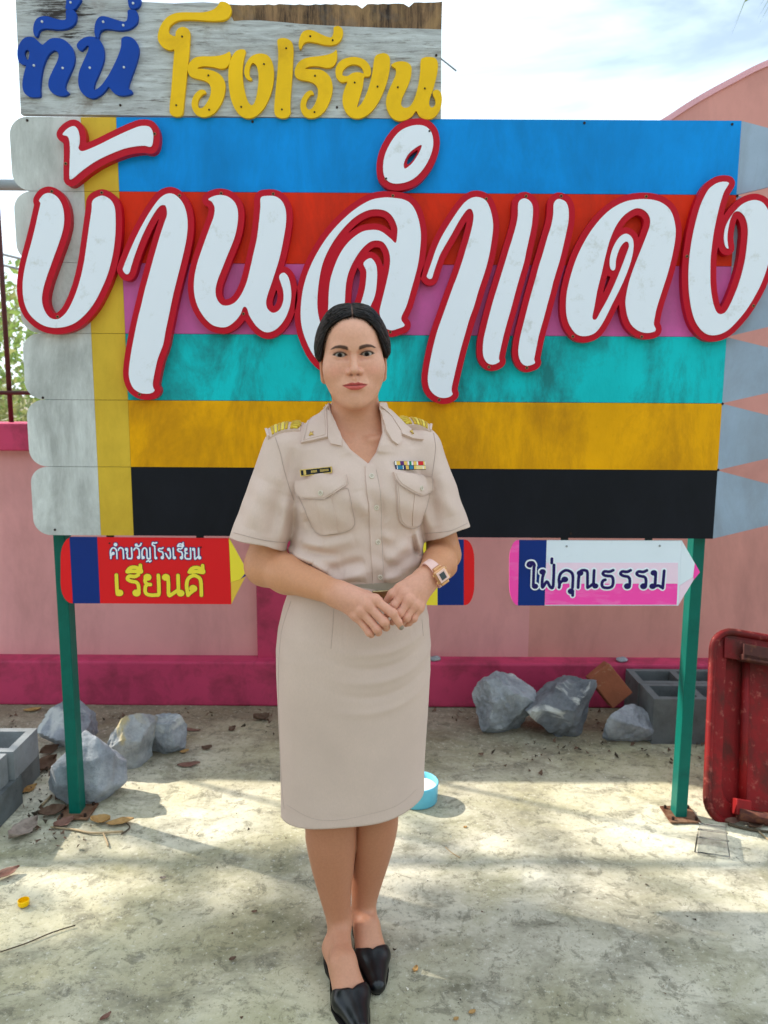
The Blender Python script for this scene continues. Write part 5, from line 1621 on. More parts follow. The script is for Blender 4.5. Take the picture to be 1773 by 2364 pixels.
def shirt_d(P):
    t = torso_d(P)
    sh = np.minimum(rcone(P, NKB, SHL, .044, .046), rcone(P, NKB, SHR, .044, .046))
    t = smin(t, sh, .04)
    # collar stand round the neck
    ax = P - np.array([-.0625, 1.779, 1.30])
    z = ax[:, 2]
    ax = ax - np.array([0, -.10, 0])*np.clip(z, -.1, .1)[:, None]
    rr = np.sqrt(ax[:, 0]**2 + (ax[:, 1]*.98)**2)
    rad = np.interp(z, [-.04, 0, .03, .055], [.112, .092, .074, .066])
    col = np.maximum((rr - rad)*.85, z - .052)
    col = np.maximum(col, -z-.05)
    t = smin(t, col, .018)
    # sleeves
    for S_, H_, N_, r0, r1 in ((SHL, HEML, HNL, .058, .0625), (SHR, HEMR, HNR, .054, .0545)):
        e = H_ + (H_-S_)*.25
        sl = rcone(P, S_, e, r0, r1 + (r1-r0)*.25)
        sl = np.maximum(sl, (P-H_) @ N_)
        t = smin(t, sl, .016)
    # folds
    G = P[:, [0, 2]]
    front = sst(.03, -.02, torso_frame(P)[1])
    disp = np.zeros(len(P))
    for a, b_, w, h in FO:
        lo_, hi_ = np.minimum(a, b_)-2.6*w, np.maximum(a, b_)+2.6*w
        I = np.where((front > 0) & (G[:, 0] > lo_[0]) & (G[:, 0] < hi_[0]) & (G[:, 1] > lo_[1]) & (G[:, 1] < hi_[1]))[0]
        if not len(I): continue
        d = b_-a
        tt = np.clip(((G[I]-a) @ d)/(d @ d), 0, 1)
        q = G[I] - a - tt[:, None]*d
        q2 = (q*q).sum(1)
        disp[I] += h*np.exp(-q2/(w*w))*np.sqrt(np.clip(4*tt*(1-tt), 0.12, 1))
    t = t - disp*front
    t = t - .0022*np.sin(P[:, 2]*105 + P[:, 0]*46 + 2.5*np.sin(P[:, 0]*31) + 1.2*np.sin(P[:, 2]*37))*sst(1.07, .98, P[:, 2])
    t = t - .0012*np.sin(P[:, 0]*70 + P[:, 2]*55 + 3*np.sin(P[:, 2]*22))*front
    # openings: sleeves, neck and open front
    for S_, H_, r1 in ((SHL, HEML, .0625), (SHR, HEMR, .0545)):
        t = np.maximum(t, -rcone(P, S_ + (H_-S_)*.86, H_ + (H_-S_)*.25, r1-.022, r1-.0035))
    nk = rcone(P, NK_T + np.array([0, 0, .03]), NK_B, .058, .0605)
    t = np.maximum(t, -nk)
    fr = (P[:, 1] < 1.80)
    v = np.full(len(P), 1.0)
    zone = fr & (P[:, 2] > 1.20)
    if zone.any(): v[zone] = poly_sd(G[zone], Vp)
    v = np.maximum(v, P[:, 1]-1.80)
    t = smax(t, -v, .007)
    t = np.maximum(t, .945 - P[:, 2])
    return t
sv, sf = surface(shirt_d, (-.375, 1.612, .940), (.225, 1.925, 1.372), .0026, band=1.45)
shirt = obj('shirt', sv, sf, M_SHIRT, person, smooth=True)
SBVH = BVHTree.FromPolygons([tuple(v) for v in sv], [tuple(int(i) for i in f) for f in sf])
CAMP = Vector((0, 0, CAMH))
def hit(u, v, tree=SBVH):
    d = (px(u, v, 1.0) - CAMP).normalized()
    loc, n, i, dist = tree.ray_cast(CAMP, d)
    return (loc, n) if loc is not None else (None, None)

def patch(name, poly, off, mat, parent, step=5.0, conv=Z2, thick=.004, corner_round=0):
    """a panel of cloth lying on the shirt, outlined in tracing coordinates"""
    P2 = np.array([conv(x, y) for x, y in poly])
    # densify the outline
    L = []
    for i in range(len(P2)):
        a, b_ = P2[i], P2[(i+1) % len(P2)]
        n = max(1, int(np.hypot(*(b_-a))/step))
        for k in range(n): L.append(a + (b_-a)*k/n)
    L = np.array(L)
    lo, hi = L.min(0), L.max(0)
    gx, gy = np.meshgrid(np.arange(lo[0]+step/2, hi[0], step), np.arange(lo[1]+step/2, hi[1], step))
    G = np.stack([gx.ravel(), gy.ravel()], 1)
    G = G[poly_sd(G, L) < -step*.45]
    pts, tri = fill2d([L], G)
    hits = [hit(u, v) for u, v in pts]
    good = [h for h in hits if h[0] is not None]
    if not good: return None
    gp = [h for h in good]
    mean = sum((h[1] for h in good), Vector()).normalized()
    top, bot = [], []
    for (u, v), (l, n) in zip(pts, hits):
        if l is None or (l - CAMP).length > 2.05:
            ray = px(u, v, good[0][0].y)
            l, n, _, _ = SBVH.find_nearest(ray)
        n = (n*.5 + mean*.5).normalized()
        top.append(l + n*off); bot.append(l - n*thick)
    N = len(top)
    F = []
    for f in tri:
        a, b_, c = (pts[i] for i in f[:3])
        ar = (b_[0]-a[0])*(c[1]-a[1]) - (b_[1]-a[1])*(c[0]-a[0])
        F.append(tuple(f) if ar < 0 else tuple(reversed(f)))
    from collections import Counter
    cnt = Counter()
    for f in F:
        for i in range(3): cnt[(f[i], f[(i+1) % 3])] += 1
    for (a, b_) in list(cnt):
        if (b_, a) not in cnt: F.append((b_, a, a+N, b_+N))
    return obj(name, top+bot, F, mat, parent, smooth=False)

def smooth_faces(o, ang=40):
    o.data.polygons.foreach_set('use_smooth', np.ones(len(o.data.polygons), dtype=bool))
    o.data.set_sharp_from_angle(angle=R(ang))
def cpatch(*a, **k):
    o = patch(*a, **k)
    if o: smooth_faces(o)
    return o
def inset(poly, d):
    P2 = np.array(poly, float)
    c = P2.mean(0)
    L = offset_loops([P2], -d, h=3.0)
    L = max(L, key=len)
    return [tuple(p) for p in L[::2]]

# placket, pockets and flaps
placket = [(918, 420), (935, 408), (975, 400), (1000, 470), (1016, 560), (1028, 650), (1024, 780), (1030, 900), (1034, 1030), (1036, 1172), (964, 1172), (962, 1060), (952, 930), (946, 800), (940, 660), (928, 580), (920, 500)]
cpatch('placket', placket, .0026, M_SHIRT, shirt)
pock_l = [(508, 592), (812, 556), (832, 640), (850, 740), (853, 772), (838, 800), (800, 822), (740, 838), (680, 848), (640, 842), (612, 826), (590, 780), (560, 720)]
cpatch('pocket', pock_l, .0032, M_SHIRT, shirt)
cpatch('pocket', [tuple(p) for p in inset(pock_l, 13)], .0048, M_SHIRT, shirt)
cpatch('pocket_pleat', [(622, 620), (712, 608), (735, 720), (752, 826), (665, 838), (645, 730)], .0066, M_SHIRT, shirt)
flap_l = [(484, 518), (640, 492), (800, 474), (806, 520), (798, 545), (672, 622), (540, 618), (515, 600), (495, 560)]
cpatch('pocket_flap', flap_l, .0092, M_SHIRT, shirt)
cpatch('pocket_flap', [tuple(p) for p in inset(flap_l, 9)], .0106, M_SHIRT, shirt)
pock_r = [(1102, 500), (1320, 580), (1302, 640), (1284, 720), (1262, 770), (1235, 800), (1200, 804), (1160, 790), (1130, 762), (1118, 700), (1112, 600)]
cpatch('pocket', pock_r, .0032, M_SHIRT, shirt)
cpatch('pocket', [tuple(p) for p in inset(pock_r, 11)], .0048, M_SHIRT, shirt)
cpatch('pocket_pleat', [(1212, 590), (1268, 598), (1248, 690), (1236, 785), (1198, 782), (1202, 690)], .0066, M_SHIRT, shirt)
flap_r = [(1085, 458), (1160, 466), (1250, 476), (1332, 484), (1336, 560), (1326, 578), (1252, 601), (1215, 588), (1130, 538), (1100, 500)]
cpatch('pocket_flap', flap_r, .0086, M_SHIRT, shirt)
cpatch('pocket_flap', [tuple(p) for p in inset(flap_r, 9)], .0100, M_SHIRT, shirt)

# collar
cl = [(684, 34), (640, 78), (574, 140), (548, 195), (524, 281), (600, 268), (692, 246), (691, 160), (688, 80)]
cpatch('collar_leaf', cl, .0075, M_SHIRT, shirt, step=4)
cpatch('collar_leaf', [tuple(p) for p in inset(cl, 12)], .0086, M_SHIRT, shirt, step=4)
cpatch('collar_facing', [(687, 60), (694, 250), (708, 285), (774, 296), (775, 255), (745, 190), (712, 110)], .0058, M_SHIRT, shirt, step=4)
cr = [(1003, 50), (1058, 74), (1104, 118), (1160, 172), (1225, 222), (1272, 262), (1205, 255), (1134, 226), (1128, 205), (1070, 118)]
cpatch('collar_leaf', cr, .0075, M_SHIRT, shirt, step=4)
cpatch('collar_facing', [(1008, 60), (1070, 118), (1130, 210), (1136, 268), (1112, 290), (1075, 262), (1040, 200), (1022, 120)], .0060, M_SHIRT, shirt, step=4)
# sleeve hem stitching and armhole seams as thin raised cords
def cord(name, pts, conv, r, mat, parent, off=.0006):
    P = []
    for u, v in catmull([conv(*p) for p in pts], 6, closed=False):
        l, n = hit(u, v)
        if l is not None and (not P or (l-P[-1]).length < .022): P.append(l + n*off)
    if len(P) > 2: return tube(name, P, r, mat, parent, 5)
cord('seam', [(362, 240), (392, 330), (415, 430), (446, 540), (478, 630)], Z2, .0007, M_SEAM, shirt)
cord('seam', [(1340, 215), (1352, 300), (1340, 420), (1318, 560), (1290, 700)], Z2, .0007, M_SEAM, shirt)
cord('seam', [(106, 828), (250, 866), (340, 882), (425, 890)], Z2, .0007, M_SEAM, shirt)
cord('seam', [(1548, 770), (1460, 812), (1380, 826), (1290, 832)], Z2, .0007, M_SEAM, shirt)

for pl, o_ in ((pock_l[1:] + pock_l[:1], .0036), (pock_r[1:] + pock_r[:1], .0036)):
    cord('stitching', inset(pl, 1.5) , Z2, .0005, M_SEAM, shirt, off=o_)
for pl, o_ in ((flap_l, .0096), (flap_r, .0090)):
    cord('stitching', [pl[-1]] + pl[4:][::-1] if False else pl[2:] , Z2, .0005, M_SEAM, shirt, off=o_)
for x0_ in ((952, 420, 984, 640, 1000, 900, 1006, 1168), ):
    pass
cord('stitching', [(985, 440), (1008, 560), (1018, 660), (1016, 780), (1022, 900), (1026, 1030), (1028, 1160)], Z2, .0005, M_SEAM, shirt, off=.0028)
cord('stitching', [(536, 268), (560, 196), (584, 148), (640, 92)], Z2, .0005, M_SEAM, shirt, off=.0090)
# buttons
M_BUTTON = paint('beige_button', srgb(214, 200, 184), .3, .05, 50, bs=0)
M_DARKDOT = paint('button_hole_dark', srgb(110, 92, 80), .7, .05, 50, bs=0)
def disc(name, l, n, r, t, mat, parent, seg=16):
    a = n.orthogonal().normalized(); b_ = n.cross(a)
    V, F = [], []
    rings = [(r, -.003), (r, t*.6), (r*.86, t), (r*.62, t), (r*.55, t*.55), (0.0001, t*.55)]
    for rr, h in rings:
        for k in range(seg):
            an = 2*math.pi*k/seg
            V.append(l + a*(math.cos(an)*rr) + b_*(math.sin(an)*rr) + n*h)
    for i in range(len(rings)-1):
        for k in range(seg):
            F.append((i*seg+k, i*seg+(k+1) % seg, (i+1)*seg+(k+1) % seg, (i+1)*seg+k))
    return obj(name, V, F, mat, parent, smooth=False)
for (x, y, o_) in ((956, 482, .0026), (985, 672, .0026), (995, 886, .0026), (1010, 1102, .0026), (657, 582, .0106), (1243, 556, .0100)):
    l, n = hit(*Z2(x, y))
    l = l + n*o_
    disc('button', l, n, .0062, .0022, M_BUTTON, shirt)
    a = n.orthogonal().normalized(); b_ = n.cross(a)
    prts = []
    for sx in (-1, 1):
        for sy in (-1, 1):
            c = l + a*(sx*.0014) + b_*(sy*.0014)
            prts.append(tube_vf([c, c + n*.0016], .0007, 5))
    v_, f_ = merge(prts)
    o = obj('thread', v_, f_, M_DARKDOT, shirt); o['kind'] = 'stuff'

# shoulder boards, pins, name tag, ribbons
M_GOLD = paint('gold_braid', srgb(214, 176, 44), .38, .12, 80, bs=.3, bscale=300, metal=.35)
M_GOLDL = paint('bright_gold_braid', srgb(240, 214, 84), .35, .1, 80, bs=.2, bscale=300, metal=.3)
M_PINGOLD = paint('gold_pin', srgb(206, 172, 96), .28, .2, 200, bs=.4, bscale=500, metal=.8)
M_BLACKEN = paint('black_enamel', srgb(14, 14, 16), .15, .1, 50, bs=0)
def bil(c, s, t, h=0.0):
    n = (c[1]-c[0]).cross(c[3]-c[0]).normalized()
    if n.z < 0: n = -n
    arch = (1-(2*t-1)**2)*.002 + .008*max(0, 4*s*(1-s))
    return c[0]*(1-s)*(1-t) + c[1]*s*(1-t) + c[2]*s*t + c[3]*(1-s)*t + n*(h+arch)
def board(name, c, s0, s1, t0, t1, h0, h1, mat, parent, n=5):
    V, F = [], []
    for h in (h0, h1):
        for i in range(n+1):
            for j in range(n+1):
                V.append(bil(c, s0+(s1-s0)*i/n, t0+(t1-t0)*j/n, h))
    m = (n+1)**2
    idx = lambda i, j, k: k*m + i*(n+1) + j
    for i in range(n):
        for j in range(n):
            F.append((idx(i, j, 1), idx(i+1, j, 1), idx(i+1, j+1, 1), idx(i, j+1, 1)))
            F.append((idx(i, j, 0), idx(i, j+1, 0), idx(i+1, j+1, 0), idx(i+1, j, 0)))
    for i in range(n):
        F.append((idx(i, 0, 0), idx(i+1, 0, 0), idx(i+1, 0, 1), idx(i, 0, 1)))
        F.append((idx(i, n, 0), idx(i, n, 1), idx(i+1, n, 1), idx(i+1, n, 0)))
        F.append((idx(0, i, 0), idx(0, i, 1), idx(0, i+1, 1), idx(0, i+1, 0)))
        F.append((idx(n, i, 0), idx(n, i+1, 0), idx(n, i+1, 1), idx(n, i, 1)))
    return obj(name, V, F, mat, parent)
def on_shirt(u, v, lift):
    l, n = hit(u, v)
    return l + n*lift if l is not None and (l-CAMP).length < 1.95 else None
EP = []
for fo, fi, bi, bo in (((Z2(334, 236)), (Z2(514, 194)), (Z2(540, 148)), (Z2(320, 186))),
                       ((990, 994), (932, 983), (914, 965), (990, 979))):
    cf = [on_shirt(*fo, .005), on_shirt(*fi, .005)]
    yf = [c.y if c is not None else d for c, d in zip(cf, (1.735, 1.745))]
    EP.append([px(*fo, yf[0]-.003), px(*fi, yf[1]-.003), px(*bi, yf[1]+.040), px(*bo, yf[0]+.036)])
for k, c in enumerate(EP):
    ep = empty('shoulder_board', c[0]); ep.parent = person; ep.location = Vector(c[0]) - Vector(person.location)
    board('board', c, -.03, 1.0, 0, 1, -.012, .0, M_SHIRT, ep)
    for i in range(5):
        s0 = .06 + i*.115
        board('gold_stripe', c, s0, s0+.085, .04, .96, .0004, .0028, M_GOLDL if i % 2 else M_GOLD, ep)
    board('gold_band', c, .70, .79, .04, .96, .0004, .0034, M_GOLD, ep)
    # fan-shaped emblem toward the neck
    for i in range(9):
        t0 = .06 + i*.1
        board('emblem_ray', c, .80, .90 + .09*math.sin(math.pi*(t0+.04)), t0, t0+.075, .0008, .0050, M_GOLD if i % 2 else M_GOLDL, ep, n=2)
    # loop of cloth holding the outer end
    board('loop', c, -.10, -.03, .05, .95, -.012, .003, M_SHIRT, ep, n=3)

def blob(name, l, n, w, h, mat, parent, seed):
    """small cast emblem: a cluster of beads"""
    rg = np.random.RandomState(seed)
    a = Vector((0, 0, 1)).cross(n).normalized(); b_ = n.cross(a)
    prts = []
    for i in range(9):
        x, y = rg.uniform(-.5, .5)*w, rg.uniform(-.5, .5)*h
        c = l + a*x + b_*y
        r = rg.uniform(.0011, .0019)
        prts.append(tube_vf([c - n*.001, c + n*.0012, c + n*.0022], [r, r, r*.4], 6))
    prts.append(tube_vf([l - n*.001, l + n*.0014, l + n*.0026], [min(w, h)*.42, min(w, h)*.42, min(w, h)*.2], 8))
    v_, f_ = merge(prts)
    o = obj(name, v_, f_, mat, parent, smooth=False); o['kind'] = 'stuff'
    return o
l, n = hit(*Z2(590, 232)); blob('collar_pin', l + n*.009, n, .009, .013, M_PINGOLD, shirt, 1)
l, n = hit(*Z2(1200, 218)); blob('collar_pin', l + n*.008, n, .008, .013, M_PINGOLD, shirt, 2)

def plaque(name, corners, off, t, mat, parent, conv=Z2):
    """thin rigid bar fixed to the shirt front; corners TL TR BR BL"""
    hs = [hit(*conv(*c)) for c in corners]
    n = sum((h[1] for h in hs), Vector()).normalized()
    c0 = sum((h[0] for h in hs), Vector())/4
    dirs = []
    out = []
    for (x, y) in corners:
        d = (px(*conv(x, y), 1.0) - CAMP)
        tt = ((c0 + n*off - CAMP).dot(n))/d.dot(n)
        out.append(CAMP + d*tt)
    V = [p + n*t for p in out] + [p - n*.001 for p in out]
    F = [(3, 2, 1, 0), (4, 5, 6, 7)] + [(i, (i+1) % 4, (i+1) % 4+4, i+4) for i in range(4)]
    return obj(name, V, F, mat, parent), out, n, c0
nt_, q4, n_, c0 = plaque('name_tag', [(516, 441), (712, 420), (715, 459), (521, 483)], .009, .002, M_PINGOLD, shirt)
def sub(c, s0, s1, t0, t1):
    f = lambda s, t: c[0]*(1-s)*(1-t) + c[1]*s*(1-t) + c[2]*s*t + c[3]*(1-s)*t
    return [f(s0, t0), f(s1, t0), f(s1, t1), f(s0, t1)]
def lay(name, q, n, h, mat, parent, t=.0006):
    V = [p + n*(h+t) for p in q] + [p + n*h for p in q]
    F = [(3, 2, 1, 0), (4, 5, 6, 7)] + [(i, (i+1) % 4, (i+1) % 4+4, i+4) for i in range(4)]
    return obj(name, V, F, mat, parent)
lay('name_field', sub(q4, .03, .97, .12, .88), n_, .0021, M_BLACKEN, shirt)
lay('emblem', sub(q4, .12, .20, .16, .84), n_, .0028, M_PINGOLD, shirt)
rg = np.random.RandomState(3)
x = .36
marks = []
while x < .90:
    w = rg.uniform(.012, .03)
    if not .55 < x < .62:
        for a_, b2 in ((x, x+.008), (x+w*.6, x+w*.6+.008)):
            q = sub(q4, a_, b2, .34 + rg.uniform(-.05, .05), .68)
            marks.append(([p + n_*.0034 for p in q] + [p + n_*.0026 for p in q], [(3, 2, 1, 0)] + [(i, (i+1) % 4, (i+1) % 4+4, i+4) for i in range(4)]))
        q = sub(q4, x, x+w*.8, .34, .42)
        marks.append(([p + n_*.0033 for p in q] + [p + n_*.0026 for p in q], [(3, 2, 1, 0)] + [(i, (i+1) % 4, (i+1) % 4+4, i+4) for i in range(4)]))
    x += w + .012
v_, f_ = merge(marks)
o = obj('gold_lettering', v_, f_, M_PINGOLD, shirt); o['kind'] = 'stuff'

rib = {k: paint('ribbon_' + k, c, .6, .05, 60, bs=.1, bscale=400) for k, c in
       dict(amber=srgb(226, 184, 92), purple=srgb(92, 40, 110), white=srgb(232, 226, 220), red=srgb(206, 36, 44), green=srgb(44, 130, 84), pink=srgb(226, 150, 160), teal=srgb(44, 116, 150), navy=srgb(28, 34, 82), cream=srgb(228, 200, 140)).items()}
base, q4, n_, c0 = plaque('ribbon_bar', [(1099, 387), (1287, 388), (1291, 440), (1104, 440)], .014, .0015, M_STEEL, shirt)
rows = [[('white', 2), ('amber', 5), ('purple', 5), ('amber', 4), ('pink', 1), ('white', 2), ('green', 3), ('white', 2), ('pink', 1), ('amber', 4), ('white', 2), ('red', 7), ('amber', 2), ('white', 1)],
        [('navy', 2), ('white', 1), ('teal', 7), ('white', 1), ('navy', 3), ('amber', 4), ('navy', 1), ('teal', 5), ('navy', 1), ('amber', 3), ('cream', 9), ('white', 1), ('cream', 3)]]
for r_, row in enumerate(rows):
    tot = sum(w for _, w in row); x = 0
    for k, w in row:
        lay('ribbon_stripe', sub(q4, x/tot, (x+w)/tot - .002, .03 + .49*r_, .47 + .49*r_), n_, .0016, rib[k], base)
        x += w

# ---- skirt
SKZ = [.972, .95, .92, .88, .83, .78, .72, .64, .55, .47, .42, .400]
SKA = [.147, .150, .158, .170, .180, .1845, .1845, .182, .179, .177, .177, .1775]
SKB = [.106, .108, .114, .122, .129, .132, .131, .128, .125, .123, .123, .1235]
SKX = [-.0625, -.0625, -.064, -.066, -.068, -.069, -.069, -.069, -.0695, -.070, -.070, -.070]
def skirt_mesh():
    NZ, NT = 150, 200
    yaw = R(18)
    V, F = [], []
    rg = np.random.RandomState(5)
    for i in range(NZ):
        t = i/(NZ-1)
        z = SKZ[0] + (SKZ[-1]-SKZ[0])*t
        zz = -z
        a = np.interp(zz, [-q for q in SKZ], SKA); b_ = np.interp(zz, [-q for q in SKZ], SKB); cx = np.interp(zz, [-q for q in SKZ], SKX)
        for k in range(NT):
            an = 2*math.pi*k/NT
            n = 2.25
            c, s = math.cos(an), math.sin(an)
            rr = 1/((abs(c)/a)**n + (abs(s)/b_)**n)**(1/n)
            lx, ly = rr*c, rr*s
            f = 0.0
            if ly < 0:
                # soft drag lines across the hips, vertical ease below
                u = lx/a
                for z0, sl, h, w in ((.80, .05, .0022, .010), (.765, .075, -.0018, .009), (.735, .055, .0018, .010), (.70, .07, -.0013, .009), (.665, .05, .0013, .010), (.845, .03, -.0015, .012)):
                    f += 2.2*h*math.exp(-((z - z0 - sl*(u-.2)**2 - .02*u)/w)**2)*math.exp(-((u-.25)/.55)**2)
                f += .0036*math.sin(u*5.2+.8 + (z-.5)*3)*max(0, min(1, (.70-z)/.2))
                f -= .0016*math.exp(-((u+.36 - (z-.8)*.25)/.012)**2)*(1 if z > .805 else max(0, 1-(.805-z)/.02))   # dart
                f -= .0016*math.exp(-((u-.62 - (.8-z)*.2)/.012)**2)*(1 if z > .83 else max(0, 1-(.83-z)/.02))
            f -= .0008*math.exp(-((z-.428)/.0016)**2)               # hem stitch
            rr += f
            lx, ly = rr*c, rr*s
            V.append((cx + lx*math.cos(yaw) - ly*math.sin(yaw), 1.760 + lx*math.sin(yaw) + ly*math.cos(yaw), z + .004*math.sin(an*2+.6)*t + (.085*(rr*c*math.cos(yaw) - rr*s*math.sin(yaw)) - .008)*max(0, (t-.35)/.65)))
    for i in range(NZ-1):
        for k in range(NT):
            F.append((i*NT+k, (i+1)*NT+k, (i+1)*NT+(k+1) % NT, i*NT+(k+1) % NT))
    # turned-under hem
    m = len(V)
    for ring, (ins, dz) in enumerate(((.0025, -.0008), (.004, .02))):
        for k in range(NT):
            p = Vector(V[(NZ-1)*NT+k]); c = Vector((SKX[-1], 1.760, p.z))
            d = (p-c).normalized()
            q = p - d*ins; q.z += dz
            V.append(tuple(q))
    for k in range(NT):
        k2 = (k+1) % NT
        F.append(((NZ-1)*NT+k, m+k, m+k2, (NZ-1)*NT+k2))
        F.append((m+k, m+NT+k, m+NT+k2, m+k2))
    return V, F
v_, f_ = skirt_mesh()
skirt = obj('skirt', v_, f_, M_SKIRT, person, smooth=True)
KBVH = BVHTree.FromPolygons([tuple(v) for v in v_], [tuple(f) for f in f_])
def skirt_cord(pts, r=.0006):
    P = []
    for u, v in catmull(pts, 8, closed=False):
        l, n = hit(u, v, KBVH)
        if l is not None and (not P or (l-P[-1]).length < .03): P.append(l + n*.0002)
    if len(P) > 2: tube('seam', P, r, M_SEAM, skirt, 5)
skirt_cord([(771, 1400), (768, 1450), (764, 1498)])
skirt_cord([(974, 1430), (977, 1468)])
skirt_cord([(672, 1388), (650, 1460), (643, 1560), (645, 1680), (650, 1800), (656, 1868)])
skirt_cord([(662, 1858), (720, 1889), (780, 1893), (850, 1880), (915, 1860), (962, 1822)], .0004)
# waistband belt with buckle
def band(name, z0, z1, grow, mat, parent):
    NT = 120; V, F = [], []
    for (z, g) in ((z0, grow-.004), (z0, grow), (z1, grow), (z1, grow-.004)):
        for k in range(NT):
            an = 2*math.pi*k/NT
            a, b_ = .1495+g, .1105+g
            n = 2.35
            c, s = math.cos(an), math.sin(an)
            rr = 1/((abs(c)/a)**n + (abs(s)/b_)**n)**(1/n)
            lx, ly = rr*c, rr*s
            V.append((CX + lx*math.cos(YAW) - ly*math.sin(YAW), CY + lx*math.sin(YAW) + ly*math.cos(YAW), z))
    for i in range(3):
        for k in range(NT):
            F.append((i*NT+k, i*NT+(k+1) % NT, (i+1)*NT+(k+1) % NT, (i+1)*NT+k))
    return obj(name, V, F, mat, parent, smooth=False)
M_BELT = cloth('beige_belt_web', srgb(170, 156, 140))
belt = band('belt', .925, .957, .006, M_BELT, person)
p = px(*HD(775, 512), 1.640)
bk = box('buckle', p, (.046, .006, .030), paint('buckle_metal', srgb(176, 160, 120), .25, .2, 60, metal=.9, bs=0), belt, Matrix.Rotation(YAW*.8, 3, 'Z'), bev=.0015)

# ---- shoes
M_SHOE = paint('black_patent_leather', srgb(12, 13, 18), .28, .15, 20, bs=.06, bscale=120, spec=.5)
M_SOLE = paint('dark_sole', srgb(24, 20, 20), .7, .1, 30, bs=.1)
def shoe_d(P, F_, ank):
    d = foot_d(P, F_, ank, .0032)
    tip = foot_pt(F_, .240, .002, .016)
    q = P.copy()
    t1 = rcone(P, foot_pt(F_, .165, .020, .026), tip + F_[2]*.006, .0235, .0115)
    t2 = rcone(P, foot_pt(F_, .155, -.022, .025), tip - F_[2]*.006, .0225, .0115)
    t3 = rcone(P, foot_pt(F_, .165, 0, .034), tip, .020, .010)
    d = smin(d, smin(smin(t1, t2, .02), t3, .02), .012)
    r = P - F_[0]
    s = r @ F_[1]; w = r @ F_[2]; z = r[:, 2]
    # top line: heel high, dipping at the side, scalloped across the vamp
    zt = np.interp(s, [-.02, .0, .03, .07, .11, .145, .18], [.082, .080, .064, .050, .044, .046, .065])
    vamp = .166 + .0045*np.cos(w*150)*np.exp(-(w/.05)**2) - np.abs(w)*.55
    cut = np.where(s > vamp, -.02, z - zt)
    cut = np.maximum(z - zt, (vamp - s)*.9 - .0 + 0*s)
    open_ = np.minimum(np.maximum(z - zt, -(s-vamp)), 1)
    cutter = smax(z-zt, vamp-s, .006)
    d = smax(d, cutter, .002)
    d = np.maximum(d, .006 - z + .018*sst(.12, .03, s))
    return d
def sole_mesh(F_):
    W_ = [(0, .020), (.01, .026), (.04, .029), (.08, .029), (.12, .035), (.155, .043), (.185, .040), (.215, .031), (.238, .019), (.252, .005)]
    V, F = [], []
    n = len(W_)
    for lvl in (0, 1):
        for s, w in W_:
            zt = .008 + .018*float(sst(.12, .03, np.array([s]))[0])
            zb = .0015 if lvl == 0 else 0
            lift = .0 if s < .045 or s > .11 else .012*math.sin(math.pi*(s-.045)/.065)
            for sd in (-1, 1):
                V.append(foot_pt(F_, s, sd*w + (.003 if s > .1 else 0), (zt if lvl else .001 + lift)))
    for i in range(n-1):
        a = 2*i
        F += [(a, a+1, a+3, a+2), (2*n+a, 2*n+a+2, 2*n+a+3, 2*n+a+1), (a, a+2, 2*n+a+2, 2*n+a), (a+1, 2*n+a+1, 2*n+a+3, a+3)]
    F += [(0, 2*n, 2*n+1, 1), (2*n-2, 2*n-1, 4*n-1, 4*n-2)]
    return V, F
for F_, chain in ((FEET[0], LEGR), (FEET[1], LEGL)):
    ank = chain[-1][0] + np.array([0, 0, -.004])
    pts = np.array([foot_pt(F_, s, w, 0) for s in (-.03, .27) for w in (-.06, .06)])
    v_, f_ = surface(lambda P: shoe_d(P, F_, ank), (pts[:, 0].min(), pts[:, 1].min(), -.004), (pts[:, 0].max(), pts[:, 1].max(), .10), .0022)
    s_ = obj('shoe', v_, f_, M_SHOE, person, smooth=True)
    v_, f_ = sole_mesh(F_)
    obj('sole', v_, f_, M_SOLE, s_)

# ---- wristwatch
M_ROSE = paint('rose_gold', srgb(214, 164, 124), .22, .1, 80, bs=0, metal=.85)
M_STRAP = paint('pale_pink_resin', srgb(240, 196, 186), .45, .03, 60, bs=.05)
M_LCD = paint('grey_lcd', srgb(70, 76, 80), .12, .05, 60, bs=0)
wa = (Vector(ELR - WRR).normalized() + Vector((.55, -.55, .45))).normalized()
wc = Vector(WRR) + wa*.027
wn_ = Vector((.30, -.92, .05)); wn_ = (wn_ - wa*wn_.dot(wa)).normalized()
wt = wa.cross(wn_).normalized()
watch = empty('wristwatch', wc); watch.parent = person; watch.location = wc - Vector(person.location)
V, F = [], []
NK = 36
for k in range(NK):
    an = 2*math.pi*k/NK
    d = wn_*math.cos(an) + wt*math.sin(an)
    r = .0305 + .001*math.cos(2*an)
    hw = .0085 + .003*math.exp(-((an if an < math.pi else 2*math.pi-an)/.8)**2)
    for (dr, da) in ((0, -1), (.0026, -1), (.0026, 1), (0, 1)):
        V.append(wc + d*(r+dr) + wa*(hw*da))
for k in range(NK):
    for j in range(4):
        F.append((k*4+j, k*4+(j+1) % 4, ((k+1) % NK)*4+(j+1) % 4, ((k+1) % NK)*4+j))
obj('strap', V, F, M_STRAP, watch)
rot = Matrix((wa, wt, wn_)).transposed()
cc = wc + wn_*.035
case = box('case', cc, (.031, .033, .008), M_ROSE, watch, rot, bev=.0035)
box('bezel', cc + wn_*.0045, (.026, .028, .004), M_ROSE, watch, rot, bev=.002)
box('dial', cc + wn_*.0068, (.022, .024, .0012), M_STRAP, watch, rot, bev=.0004)
box('display', cc + wn_*.0077, (.0125, .015, .0008), M_LCD, watch, rot)
